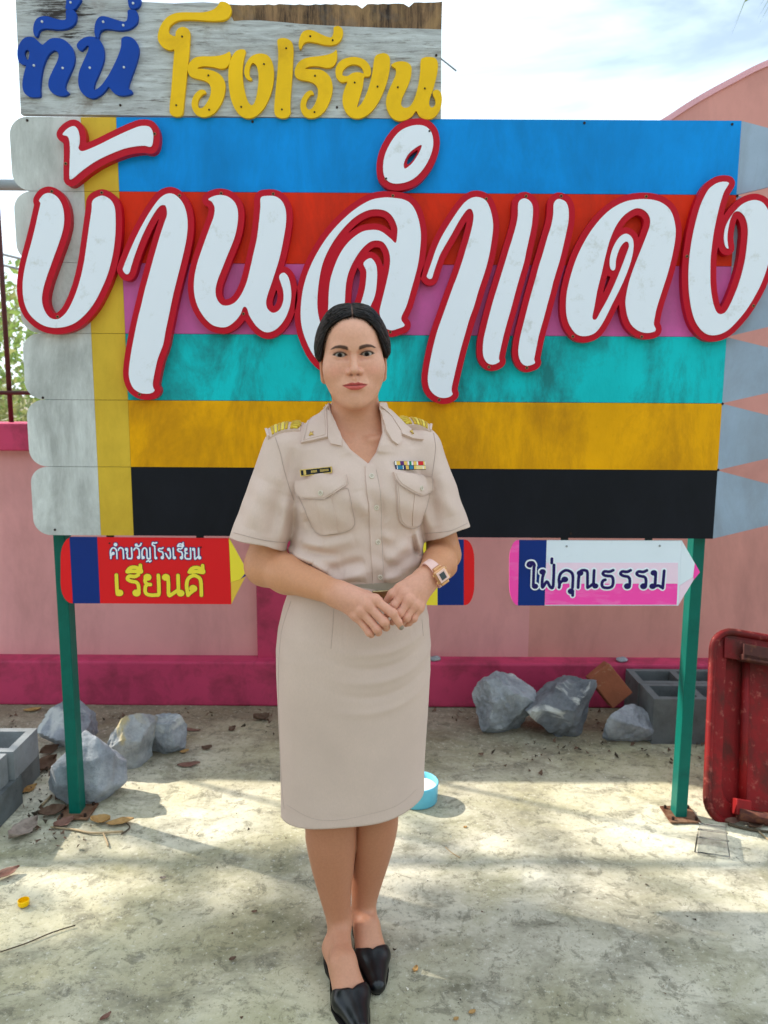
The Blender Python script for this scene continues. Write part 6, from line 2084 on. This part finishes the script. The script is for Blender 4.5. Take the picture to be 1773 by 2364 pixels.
for s1 in (-1, 1):
    box('lug', cc + wt*(s1*.018) - wn_*.003, (.020, .008, .007), M_ROSE, watch, rot, bev=.002)
    for s2 in (-1, 1):
        box('pusher', cc + wa*(s1*.0165) + wt*(s2*.009), (.004, .006, .004), M_ROSE, watch, rot, bev=.001)
# ================================================================== things lying about
def rock_mat(name, c1, c2, stain=None):
    m, nt, b = mk(name)
    n1 = noise(nt, 9, 8, .7); n2 = noise(nt, 38, 7, .7); n3 = noise(nt, 4.5, 5, .6, (1, 1, .5), 1.2)
    col = mixc(nt, ramp(nt, n1.outputs['Fac'], .35, .68), c1, c2)
    col = mixc(nt, ramp(nt, n2.outputs['Fac'], .58, .72, (0, 0, 0, 1), (.5, .5, .5, 1)), col, sc(c1, .5))
    col = mixc(nt, ramp(nt, n3.outputs['Fac'], .60, .66, (0, 0, 0, 1), (.75, .75, .75, 1)), col, stain or srgb(214, 214, 210))
    nt.links.new(col, b.inputs['Base Color'])
    b.inputs['Roughness'].default_value = .85
    b1 = bump(nt, b, n1.outputs['Fac'], .9, .02)
    bump(nt, b, n2.outputs['Fac'], .8, .008, b1)
    return m
M_ROCK = rock_mat('grey_limestone', srgb(116, 120, 128), srgb(178, 182, 190))
M_ROCKO = rock_mat('ochre_stained_limestone', srgb(122, 126, 130), srgb(184, 186, 188), srgb(196, 176, 122))
M_ROCKD = rock_mat('dark_limestone', srgb(82, 86, 94), srgb(134, 138, 146))

def rock(label, c, r, seed, mat, planes=13, rotz=0.0, tilt=0.0, soft=.012):
    rg = np.random.RandomState(seed)
    bm = bmesh.new()
    bmesh.ops.create_icosphere(bm, subdivisions=5, radius=1.0)
    P = np.array([v.co[:] for v in bm.verts])
    d = np.ones(len(P))*1.15
    for k in range(planes):
        n = rg.randn(3); n /= np.linalg.norm(n)
        h = rg.uniform(.52, .88)
        dn = P @ n
        dd = np.where(dn > 1e-3, h/np.maximum(dn, 1e-3), 9)
        d = smin(d, dd, soft)
    # rough chips
    for f, a in ((3.1, .035), (7.3, .024), (15.0, .016), (31.0, .010)):
        ph = rg.uniform(0, 6, 3); w = rg.randn(3, 3)
        d += a*np.sin(f*(P @ w[0]) + ph[0])*np.sin(f*(P @ w[1]) + ph[1])
    P = P*d[:, None]
    P /= np.abs(P).max(0)
    P = P*np.array(r)
    Rm = np.array(Euler((tilt, tilt*.5, rotz)).to_matrix())
    P = P @ Rm.T
    P[:, 2] -= P[:, 2].min()
    hh = P[:, 2].max()
    P[:, 2] = np.maximum(P[:, 2]*1.28 - .28*hh, -.004)
    P += np.array([c[0], c[1], c[2]])
    F = [tuple(v.index for v in f.verts) for f in bm.faces]
    bm.free()
    o = obj('rock', P, F, mat, None, smooth=True, origin=c)
    o.data.set_sharp_from_angle(angle=R(34))
    tag(o, label, 'rock')
    return o
def gp(u, v, Y):
    p = px(u, v, Y); return (p.x, Y, 0)
rock('pale grey boulder behind the foot of the left post, nearest of that pile', gp(200, 1800, 2.49), (.135, .105, .118), 3, M_ROCK, 20, .3)
rock('grey rock with ochre streaks to the right of the left post', gp(302, 1740, 2.74), (.138, .10, .095), 11, M_ROCKO, 20, .9)
rock('small grey rock tucked behind the ochre-streaked rock', gp(388, 1725, 2.84), (.075, .07, .075), 21, M_ROCK, 20, .2)
rock('grey rock standing behind the left post, close to the wall', gp(172, 1690, 2.93), (.135, .10, .095), 35, M_ROCK, 20, 1.4)
rock('angular light grey rock leaning by the plinth, right of the person', gp(1160, 1640, 3.06), (.150, .11, .135), 43, M_ROCK, 20, .5, .25)
rock('dark grey blocky boulder between two lighter rocks at the plinth', gp(1300, 1640, 3.02), (.165, .12, .138), 58, M_ROCKD, 18, .1)
rf = rock('small pale rock propped against the hollow blocks', gp(1457, 1670, 2.97), (.125, .08, .085), 66, M_ROCK, 20, .2, -.35)
for k, (u, v) in enumerate(((1436, 1511), (1004, 1515))):
    p = px(u, v, YW-.05)
    bm = bmesh.new(); bmesh.ops.create_icosphere(bm, subdivisions=3, radius=1)
    P = np.array([q.co[:] for q in bm.verts])*np.array([.027, .022, .010])
    P += .0015*np.sin(P[:, [1, 2, 0]]*160)
    F = [tuple(x.index for x in f.verts) for f in bm.faces]; bm.free()
    o = obj('pebble', P + np.array([p.x, p.y, zpl+.008]), F, M_ROCK, None, smooth=True, origin=(p.x, p.y, zpl))
    tag(o, ['flat pale pebble lying on the magenta plinth above the blocky boulder', 'flat dark pebble on the plinth, right beside the skirt'][k], 'pebble')

# ---- hollow concrete blocks and a brick
M_BLOCK = paint('grey_concrete_block', srgb(138, 142, 146), .92, .12, 14, srgb(104, 106, 106), (.5, .72), 11, bs=.7, bscale=70, gmax=.7)
M_BLOCK_SHADED = paint('shaded_concrete_block', srgb(104, 108, 110), .92, .12, 14, srgb(76, 78, 76), (.5, .72), 11, bs=.7, bscale=70, gmax=.7)  # darker copy of the block grey, with shade put into the colour
M_BRICK = paint('brown_brick', srgb(138, 82, 60), .9, .12, 20, srgb(176, 150, 120), (.58, .72), 12, bs=.6, bscale=80)
def hollow_block(label, c, s, n_hole, mat, rz=0.0, cat='block', group='hollow concrete blocks', wall_t=.028):
    """block open from above, cavities in a row along its length"""
    bm = bmesh.new()
    L, W, H = s
    xs = [-L/2]
    cw = (L - wall_t*(n_hole+1))/n_hole
    for k in range(n_hole):
        xs += [xs[-1]+wall_t, xs[-1]+wall_t+cw]
    xs.append(L/2)
    ys = [-W/2, -W/2+wall_t, W/2-wall_t, W/2]
    top = {}; bot = {}
    for i, x in enumerate(xs):
        for j, y in enumerate(ys):
            top[i, j] = bm.verts.new((x, y, H)); bot[i, j] = bm.verts.new((x, y, 0))
    hole = lambda i, j: j == 1 and i % 2 == 1
    for i in range(len(xs)-1):
        for j in range(3):
            if not hole(i, j):
                bm.faces.new((top[i, j], top[i+1, j], top[i+1, j+1], top[i, j+1]))
                bm.faces.new((bot[i, j], bot[i, j+1], bot[i+1, j+1], bot[i+1, j]))
            else:
                for (a, b2) in (((i, j), (i+1, j)), ((i+1, j), (i+1, j+1)), ((i+1, j+1), (i, j+1)), ((i, j+1), (i, j))):
                    bm.faces.new((top[a], top[b2], bot[b2], bot[a]))
    for i in range(len(xs)-1):
        bm.faces.new((top[i+1, 0], top[i, 0], bot[i, 0], bot[i+1, 0])); bm.faces.new((top[i, 3], top[i+1, 3], bot[i+1, 3], bot[i, 3]))
    for j in range(3):
        bm.faces.new((top[0, j], top[0, j+1], bot[0, j+1], bot[0, j])); bm.faces.new((top[len(xs)-1, j+1], top[len(xs)-1, j], bot[len(xs)-1, j], bot[len(xs)-1, j+1]))
    es = [e for e in bm.edges if len(e.link_faces) == 2 and e.calc_face_angle(0) > .5]
    bmesh.ops.bevel(bm, geom=es, offset=.004, segments=2, profile=.5, affect='EDGES')
    me = bpy.data.meshes.new('concrete_block'); bm.to_mesh(me); bm.free()
    me.materials.append(mat)
    o = bpy.data.objects.new('concrete_block', me); COL.objects.link(o)
    o.location = c; o.rotation_euler = (0, 0, rz)
    tag(o, label, cat, group)
    return o
X0 = -1.222
for lab, X, Y, z, rz in (
    ('grey block on top of the left pile, the one farther from the camera', X0, 2.487, .101, .02),
    ('grey block on top of the left pile, cut off by the left edge', X0-.016, 2.298, .101, -.03),
    ('bottom block at the far end of the left pile, in deep shade', X0-.022, 2.535, .0, .0),
    ('middle block of the bottom course of the left pile', X0+.002, 2.348, .0, -.02),
    ('nearest bottom block of the left pile, at the left edge', X0-.004, 2.158, .0, .015)):
    hollow_block(lab, (X-.195, Y, z), (.39, .185, .10), 2, M_BLOCK if z else M_BLOCK_SHADED, rz)
hollow_block('front hollow block right of the rocks, beside the right post', (1.075+.195, 2.995, 0), (.39, .172, .19), 2, M_BLOCK_SHADED)
hollow_block('rear hollow block right of the rocks, against the plinth', (1.070+.195, 3.170, 0), (.39, .172, .19), 2, M_BLOCK_SHADED)
p = px(1405, 1580, 3.06)
br = box('brick', p, (.105, .07, .155), M_BRICK, None, Euler((R(-12), R(-38), R(10))).to_matrix(), bev=.004, origin=p)
tag(br, 'single brown brick tilted on end between the rocks and the hollow blocks', 'brick')

# ---- red steel trolley bed leaning at the right
def red_rust():
    m, nt, b = mk('worn_red_paint')
    n1 = noise(nt, 7, 8, .72, (1, 1, .5)); n2 = noise(nt, 30, 7, .7); n3 = noise(nt, 3, 5, .6)
    col = mixc(nt, ramp(nt, n3.outputs['Fac'], .35, .65), srgb(104, 12, 16), srgb(150, 20, 22))
    col = mixc(nt, ramp(nt, n1.outputs['Fac'], .48, .60, (0, 0, 0, 1), (.8, .8, .8, 1)), col, srgb(74, 30, 22))
    col = mixc(nt, ramp(nt, n2.outputs['Fac'], .57, .66, (0, 0, 0, 1), (.6, .6, .6, 1)), col, srgb(170, 92, 80))
    nt.links.new(col, b.inputs['Base Color'])
    b.inputs['Roughness'].default_value = .6
    b.inputs['Specular IOR Level'].default_value = .25
    bump(nt, b, n2.outputs['Fac'], .4, .003)
    return m
M_REDM = red_rust()
M_REDDK = paint('rusted_dark_steel', srgb(78, 42, 38), .7, .2, 20, srgb(110, 66, 46), (.5, .65), 18, bs=.4)
BL = pxg(1630, 1893); BL.z = .004
TL = px(1648, 1452, BL.y + .26)
TR_ = px(1990, 1440, BL.y + .30)
vd = (TL - BL); Hc = vd.length; vd.normalize()
ud = (TR_ - TL); ud = (ud - vd*ud.dot(vd)).normalized()
nd_ = ud.cross(vd).normalized()
if nd_.y > 0: nd_ = -nd_
Wc = .62
def ct(u, v, n): return BL + ud*u + vd*v + nd_*n
cart = empty('trolley_bed', BL)
tag(cart, 'worn red steel trolley bed leaning on end at the right edge', 'trolley')
rl = []
rc = .07
for (cu, cv, a0) in ((rc, rc, math.pi), (Wc-rc, rc, 1.5*math.pi), (Wc-rc, Hc-rc, 0), (rc, Hc-rc, .5*math.pi)):
    for k in range(7):
        a = a0 + math.pi/2*k/6
        rl.append(ct(cu + rc*math.cos(a), cv + rc*math.sin(a), .0))
rl2 = rl + [rl[0], rl[1]]
tube('rim', rl2, .0135, M_REDM, cart, 10)
# folded lip inside the rim and the sunk sheet
V, F = [], []
NR = len(rl)
cen = ct(Wc/2, Hc/2, 0)
for (g, n) in ((.0, .0), (.045, .004), (.055, -.035)):
    for q in rl:
        d = (cen - q); 
        du, dv = d.dot(ud), d.dot(vd)
        V.append(q + ud*(g*np.sign(du)*min(1, abs(du)*8)) + vd*(g*np.sign(dv)*min(1, abs(dv)*8)) + nd_*n)
for r_ in range(2):
    for k in range(NR):
        F.append((r_*NR+k, r_*NR+(k+1) % NR, (r_+1)*NR+(k+1) % NR, (r_+1)*NR+k))
F.append(tuple(2*NR+k for k in range(NR)))
obj('sheet', V, F, M_REDM, cart)
for u in (.115, .34, .52):
    tube('rib', [ct(u+.012, .06, -.016), ct(u+.012, Hc-.06, -.016)], .014, M_REDM, cart, 10)
box('angle_bracket', ct(.34, Hc-.085, .012), (.50, .022, .05), M_REDDK, cart, Matrix((ud, vd, nd_)).transposed(), bev=.003)
box('angle_flange', ct(.34, Hc-.065, .034), (.50, .05, .006), M_REDDK, cart, Matrix((ud, vd, nd_)).transposed(), bev=.002)
tube('axle', [ct(.085, .032, .045), ct(.60, .030, .045)], .020, M_REDDK, cart, 12)
box('axle_bracket', ct(.10, .055, .03), (.05, .05, .04), M_REDM, cart, Matrix((ud, vd, nd_)).transposed(), bev=.004)
box('corner_gusset', ct(.085, Hc-.06, .008), (.10, .07, .006), M_REDM, cart, Matrix((ud, vd, nd_)).transposed(), bev=.002)

# ---- blue tub, yellow cap, clear plastic box
M_TUB = paint('light_blue_plastic', srgb(112, 196, 224), .4, .04, 20, bs=.04)
M_FILL = paint('white_powder', srgb(222, 216, 206), .9, .06, 60, bs=.5, bscale=120)
c = pxg(962, 1848)
tub = empty('round_tub', c); tag(tub, 'light blue round tub of white powder on the ground behind the skirt', 'tub')
def lathe(prof, c, seg=32):
    V, F = [], []
    for r, z in prof:
        for k in range(seg):
            a = 2*math.pi*k/seg
            V.append((c[0]+r*math.cos(a), c[1]+r*math.sin(a), c[2]+z))
    for i in range(len(prof)-1):
        for k in range(seg):
            F.append((i*seg+k, i*seg+(k+1) % seg, (i+1)*seg+(k+1) % seg, (i+1)*seg+k))
    return V, F
v_, f_ = lathe([(.001, .003), (.066, .003), (.070, .006), (.073, .062), (.074, .070), (.0715, .073), (.068, .070), (.067, .05)], c)
obj('shell', v_, f_, M_TUB, tub, smooth=True)
v_, f_ = lathe([(.067, .052), (.04, .056), (.001, .058)], c)
obj('filling', v_, f_, M_FILL, tub, smooth=True)
M_CAP = paint('yellow_plastic', srgb(246, 196, 0), .35, .03, 30, bs=0)
c = pxg(55, 2090)
v_, f_ = lathe([(.001, .002), (.0135, .002), (.0148, .004), (.0150, .016), (.0135, .0165), (.0130, .005), (.001, .0045)], c, 28)
o = obj('bottle_cap', v_, f_, M_CAP, None, smooth=True, origin=c); o.data.set_sharp_from_angle(angle=R(40))
tag(o, 'yellow plastic bottle cap on the concrete at the left', 'bottle cap')
def clear():
    m, nt, b = mk('clear_plastic')
    b.inputs['Base Color'].default_value = (.95, .97, 1, 1)
    b.inputs['Roughness'].default_value = .14
    b.inputs['Transmission Weight'].default_value = 1
    b.inputs['IOR'].default_value = 1.33
    return m
M_CLEAR = clear()
a, b_, c_, d_ = pxg(1604, 1972), pxg(1684, 1984), pxg(1676, 1926), pxg(1612, 1918)
pb = empty('plastic_box', a); tag(pb, 'crumpled clear plastic food box lying by the right post', 'plastic box')
def quadbox(name, Q, z0, z1, ins, parent):
    cc = sum((Vector(q) for q in Q), Vector())/4
    V = [Vector((q[0], q[1], z0)) for q in Q] + [Vector((q[0], q[1], z1)) + (cc-Vector(q))*ins for q in Q]
    V = [Vector((v.x, v.y, v.z)) for v in V]
    F = [(0, 1, 5, 4), (1, 2, 6, 5), (2, 3, 7, 6), (3, 0, 4, 7), (4, 5, 6, 7)]
    o = obj(name, V, F, M_CLEAR, parent)
    md = o.modifiers.new('wall', 'SOLIDIFY'); md.thickness = .0008
    bpy.context.view_layer.update()
    return o
quadbox('lower_shell', [a, b_, c_, d_], .006, .032, .10, pb)
tube('rolled_edge', [Vector(q) + Vector((0, 0, .008)) for q in (a, b_, c_, d_, a)], .0022, M_CLEAR, pb, 6)
for t in (.30, .62, .9):
    p0, p1 = a.lerp(d_, t), b_.lerp(c_, t)
    tube('ridge', [p0 + Vector((0, 0, .034)), p1 + Vector((0, 0, .034))], .0020, M_CLEAR, pb, 6)

# ---- dry leaves, twigs and crumbs
M_DRY = [paint('dry_leaf_brown', srgb(104, 80, 66), .7, .2, 60, srgb(82, 56, 42), (.5, .7), 40, bs=.4), paint('dry_leaf_grey', srgb(150, 134, 124), .7, .15, 60, srgb(110, 92, 82), (.5, .7), 40, bs=.4),
         paint('dry_leaf_ochre', srgb(176, 138, 88), .7, .15, 60, srgb(150, 104, 56), (.5, .7), 40, bs=.4), paint('dry_leaf_red', srgb(128, 94, 82), .7, .15, 60, srgb(112, 70, 60), (.5, .7), 40, bs=.4)]
def dry_leaf(label, u, v, L, w, rz, curl, mat, seed, z=.004, tilt=0.0):
    rg = np.random.RandomState(seed)
    c = pxg(u, v)
    n, m_ = 12, 6
    V, F = [], []
    E = np.array(Euler((tilt, rg.uniform(-.1, .1), rz)).to_matrix())
    for i in range(n+1):
        t = i/n
        hw = w*.5*math.sin(math.pi*min(1, t*1.02))**.75*(1 + .12*rg.uniform(-1, 1))
        for j in range(-m_//2, m_//2+1):
            s = j/(m_/2)
            x = (t-.5)*L; y = s*hw
            zz = curl*(abs(s)**1.6)*w*.5 + curl*.6*((t-.5)**2)*L*1.2 + .02*L*math.sin(7*t+3*s+seed)*abs(s)
            V.append(E @ np.array([x, y, zz]))
    k = m_+1
    for i in range(n):
        for j in range(m_):
            F.append((i*k+j, (i+1)*k+j, (i+1)*k+j+1, i*k+j+1))
    V = np.array(V); V[:, 2] -= V[:, 2].min()
    V += np.array([c.x, c.y, z])
    o = obj('dry_leaf', V, F, mat, None, smooth=True, origin=(c.x, c.y, z))
    md = o.modifiers.new('thickness', 'SOLIDIFY'); md.thickness = .0009
    tag(o, label, 'leaf', 'dry leaves on the concrete')
for i, (lab, u, v, L, w, rz, cu, mi, ti) in enumerate((
    ('large curled grey-brown leaf in front of the left block pile', 54, 1925, .135, .085, 1.2, .55, 1, .1),
    ('brown leaf with a pale rim between the left blocks and the post', 121, 1880, .10, .07, .5, .5, 0, .1),
    ('crumpled brown leaf stuck between the left blocks and the boulder', 100, 1775, .13, .07, 1.3, .8, 0, .5),
    ('upright brown leaf touching the back of the left blocks', 112, 1738, .09, .05, .9, .6, 0, .6),
    ('thin ochre leaf leaning on the left blocks below the crumpled leaves', 68, 1826, .07, .03, 1.1, .3, 2, .5),
    ('flat reddish brown leaf right of the ochre-streaked rock', 436, 1768, .10, .052, .1, .12, 3, 0),
    ('small orange leaf just above the flat reddish leaf', 426, 1738, .04, .03, .4, .4, 2, 0),
    ('dark curled leaf right of the small orange leaf', 478, 1731, .045, .035, .2, .7, 0, 0),
    ('yellowish curled leaf near the wall at the far left', 75, 1643, .085, .04, .2, .5, 2, 0),
    ('long brown leaf lying near the wall left of the person', 440, 1688, .10, .03, -.1, .3, 3, 0),
    ('small upright brown leaf near the wall left of the skirt', 535, 1686, .045, .03, 1.0, .6, 0, .4),
    ('dark leaf heap by the wall beside the skirt', 603, 1662, .08, .055, .3, .8, 0, .2),
    ('brown leaf under the foot of the left post', 148, 1905, .075, .05, .7, .5, 3, .1),
    ('crumpled ochre leaf right of the foot of the left post', 232, 1900, .07, .05, .2, .7, 2, .1),
    ('pale yellow leaf lying right of the left post base', 278, 1902, .10, .05, .25, .3, 2, 0),
    ('reddish leaf at the left edge above the yellow cap', 14, 2022, .09, .05, .8, .35, 3, 0),
    ('tiny reddish leaf at the bottom left of the concrete', 244, 2352, .032, .016, .9, .5, 3, 0),
    ('small tan leaf on the concrete right of the black shoes', 959, 2242, .024, .016, 1.2, .5, 2, 0),
    ('small grey leaf in the middle of the left concrete', 376, 2030, .020, .012, .3, .5, 1, 0),
    ('small dark leaf lower left of the shoes', 587, 2108, .016, .012, .3, .5, 0, 0),
    ('tiny curled leaf left of the shoes', 537, 2218, .020, .014, .6, .6, 0, 0),
    ('small ochre leaf at the bottom right of the shoes', 1090, 2340, .020, .013, .4, .4, 2, 0),
    ('pale crumb of leaf at the bottom right, the lower one', 1053, 2356, .014, .012, .4, .4, 2, 0),
    ('tiny orange leaf on the lit concrete right of the legs', 1074, 1912, .014, .012, .4, .4, 2, 0),
    ('brown leaf under the dark axle of the red trolley', 1745, 1908, .08, .05, .5, .5, 0, .1),
    ('curled leaf half under the right corner of the trolley', 1690, 1900, .06, .035, .2, .5, 3, .1))):
    dry_leaf(lab, u, v, L*.85, w*.8, rz, cu, M_DRY[mi], 100+i, tilt=ti)
M_TWIG = paint('dry_twig', srgb(168, 146, 116), .8, .15, 60, bs=.3)
M_TWIGD = paint('dark_twig', srgb(84, 72, 58), .8, .15, 60, bs=.3)
for i, (lab, pts, r, m_) in enumerate((
    ('pale bent twig lying in front of the left post', [(118, 1912), (170, 1918), (215, 1926), (285, 1922)], .0032, M_TWIG),
    ('short pale twig pointing away from the left post base', [(238, 1925), (247, 1945), (250, 1956)], .0026, M_TWIG),
    ('forked dark twig right of the left post base', [(285, 1898), (300, 1912), (280, 1928)], .0024, M_TWIGD),
    ('long thin dark twig near the yellow cap at the left edge', [(0, 2200), (60, 2180), (120, 2155), (174, 2138)], .0016, M_TWIGD),
    ('pale straw lying near the right trolley corner', [(1740, 1912), (1773, 1940), (1800, 1960)], .0026, M_TWIG),
    ('dark stick under the trolley axle', [(1680, 1905), (1730, 1918), (1790, 1925)], .0040, M_TWIGD),
    ('tiny straw on the lit concrete right of the legs', [(1028, 1958), (1045, 1972), (1062, 1982)], .0018, M_TWIG),
    ('white stick leaning beside the left boulder', [(97, 1862), (119, 1840)], .0045, M_TWIG))):
    P = [pxg(u, v) + Vector((0, 0, r+.001)) for u, v in pts]
    P = catmull([tuple(p) for p in P], 4, closed=False) if len(P) > 2 else P
    o = tube('twig', P, r, m_, None, 6, origin=P[0])
    tag(o, lab, 'twig', 'twigs on the concrete')
# crumbs: nobody could count them
rg = np.random.RandomState(17)
prts, fm = [], []
mats = [paint('dark_crumb', srgb(66, 56, 46), .9, .2, 50, bs=0), paint('pale_crumb', srgb(214, 206, 190), .9, .1, 50, bs=0), M_DRY[0]]
def crumb(x, y, s):
    v = [Vector((x+rg.uniform(-1, 1)*s, y+rg.uniform(-1, 1)*s, .001 + rg.uniform(0, 1)*s)) for _ in range(4)]
    v[3].z += s*.8
    return v, [(0, 1, 2), (0, 3, 1), (1, 3, 2), (2, 3, 0)]
for _ in range(620):
    u, v = rg.uniform(-40, 1810), 1640 + 720*rg.uniform(0, 1)**.8
    p = pxg(u, v)
    q = crumb(p.x, p.y, rg.choice([.0018, .0026, .0036, .006], p=[.45, .35, .15, .05]))
    prts.append(q); fm += [int(rg.choice([0, 0, 1, 2]))]*4
for _ in range(420):     # litter gathered along the wall, the blocks and round the rocks
    w = rg.rand()
    if w < .45: p = pxg(rg.uniform(-20, 1700), 1640 + abs(rg.randn())*28)
    elif w < .75: p = pxg(60 + abs(rg.randn())*70, rg.uniform(1760, 1960))
    else: p = pxg(rg.uniform(1090, 1773), 1715 + abs(rg.randn())*30)
    prts.append(crumb(p.x, p.y, rg.choice([.004, .007, .012]))); fm += [int(rg.choice([0, 2, 2]))]*4
for u, v in ((1394, 1752), (1417, 1753), (1438, 1780), (1397, 1796), (1441, 1797), (1424, 1820), (1198, 1895), (1430, 1842), (305, 1810), (440, 1810), (985, 2036)):
    p = pxg(u, v); prts.append(crumb(p.x, p.y, .005)); fm += [1]*4
v_, f_ = merge(prts)
o = obj('ground_crumbs', v_, f_, None, None, mats=mats, fmat=fm)
tag(o, 'small dark and pale crumbs scattered over the concrete', 'litter', kind='stuff')

# ---- palm whose leaf tips hang into the upper right corner
M_PALM = leaf_mat('palm_green', (.07, .12, .03, 1), (.12, .18, .05, 1))
pt = (2.75, 3.9, 0)
palm = empty('palm_tree', pt)
tag(palm, 'green palm whose leaf tips hang into the top right corner', 'tree')
tube('trunk', [(2.75, 3.9, 0), (2.72, 3.88, 1.6), (2.70, 3.86, 3.0), (2.70, 3.85, 4.0)], [.14, .12, .11, .10], M_BARK, palm, 12)
hubp = Vector((2.70, 3.85, 4.05))
target = px(1764, -2, 3.2)
rg = np.random.RandomState(2)
for k in range(9):
    if k == 0: tipv = target + Vector((-.02, 0, .02))
    else:
        a = 2*math.pi*k/9 + .3
        tipv = hubp + Vector((math.cos(a)*1.5, math.sin(a)*1.5, -.2 + .5*rg.rand()))
        if tipv.x < 1.9 and tipv.y < 4.2: tipv.z += 1.0
    mid = hubp.lerp(tipv, .5) + Vector((0, 0, .55))
    sp = catmull([tuple(hubp), tuple(mid), tuple(tipv)], 10, closed=False)
    V, F = [], []
    for i in range(2, len(sp)):
        p = Vector(sp[i]); d = (Vector(sp[i]) - Vector(sp[i-1])).normalized()
        sd = d.cross(Vector((0, 0, 1))).normalized()
        ln = .42*math.sin(math.pi*min(.97, .15+.85*i/len(sp)))+.08
        for s in (-1, 1):
            e = p + sd*s*ln*.7 + d*ln*.45 + Vector((0, 0, -ln*.55))
            m2 = p.lerp(e, .5) + Vector((0, 0, .06))
            w = d*.018
            n0 = len(V)
            V += [p-w*.4, p+w*.4, m2-w, m2+w, e]
            F += [(n0, n0+1, n0+3, n0+2), (n0+2, n0+3, n0+4)]
    fr = obj('frond', V, F, M_PALM, palm)
    tube('midrib', sp, [.014]*8 + [.008]*(len(sp)-8), M_PALM, fr, 6)
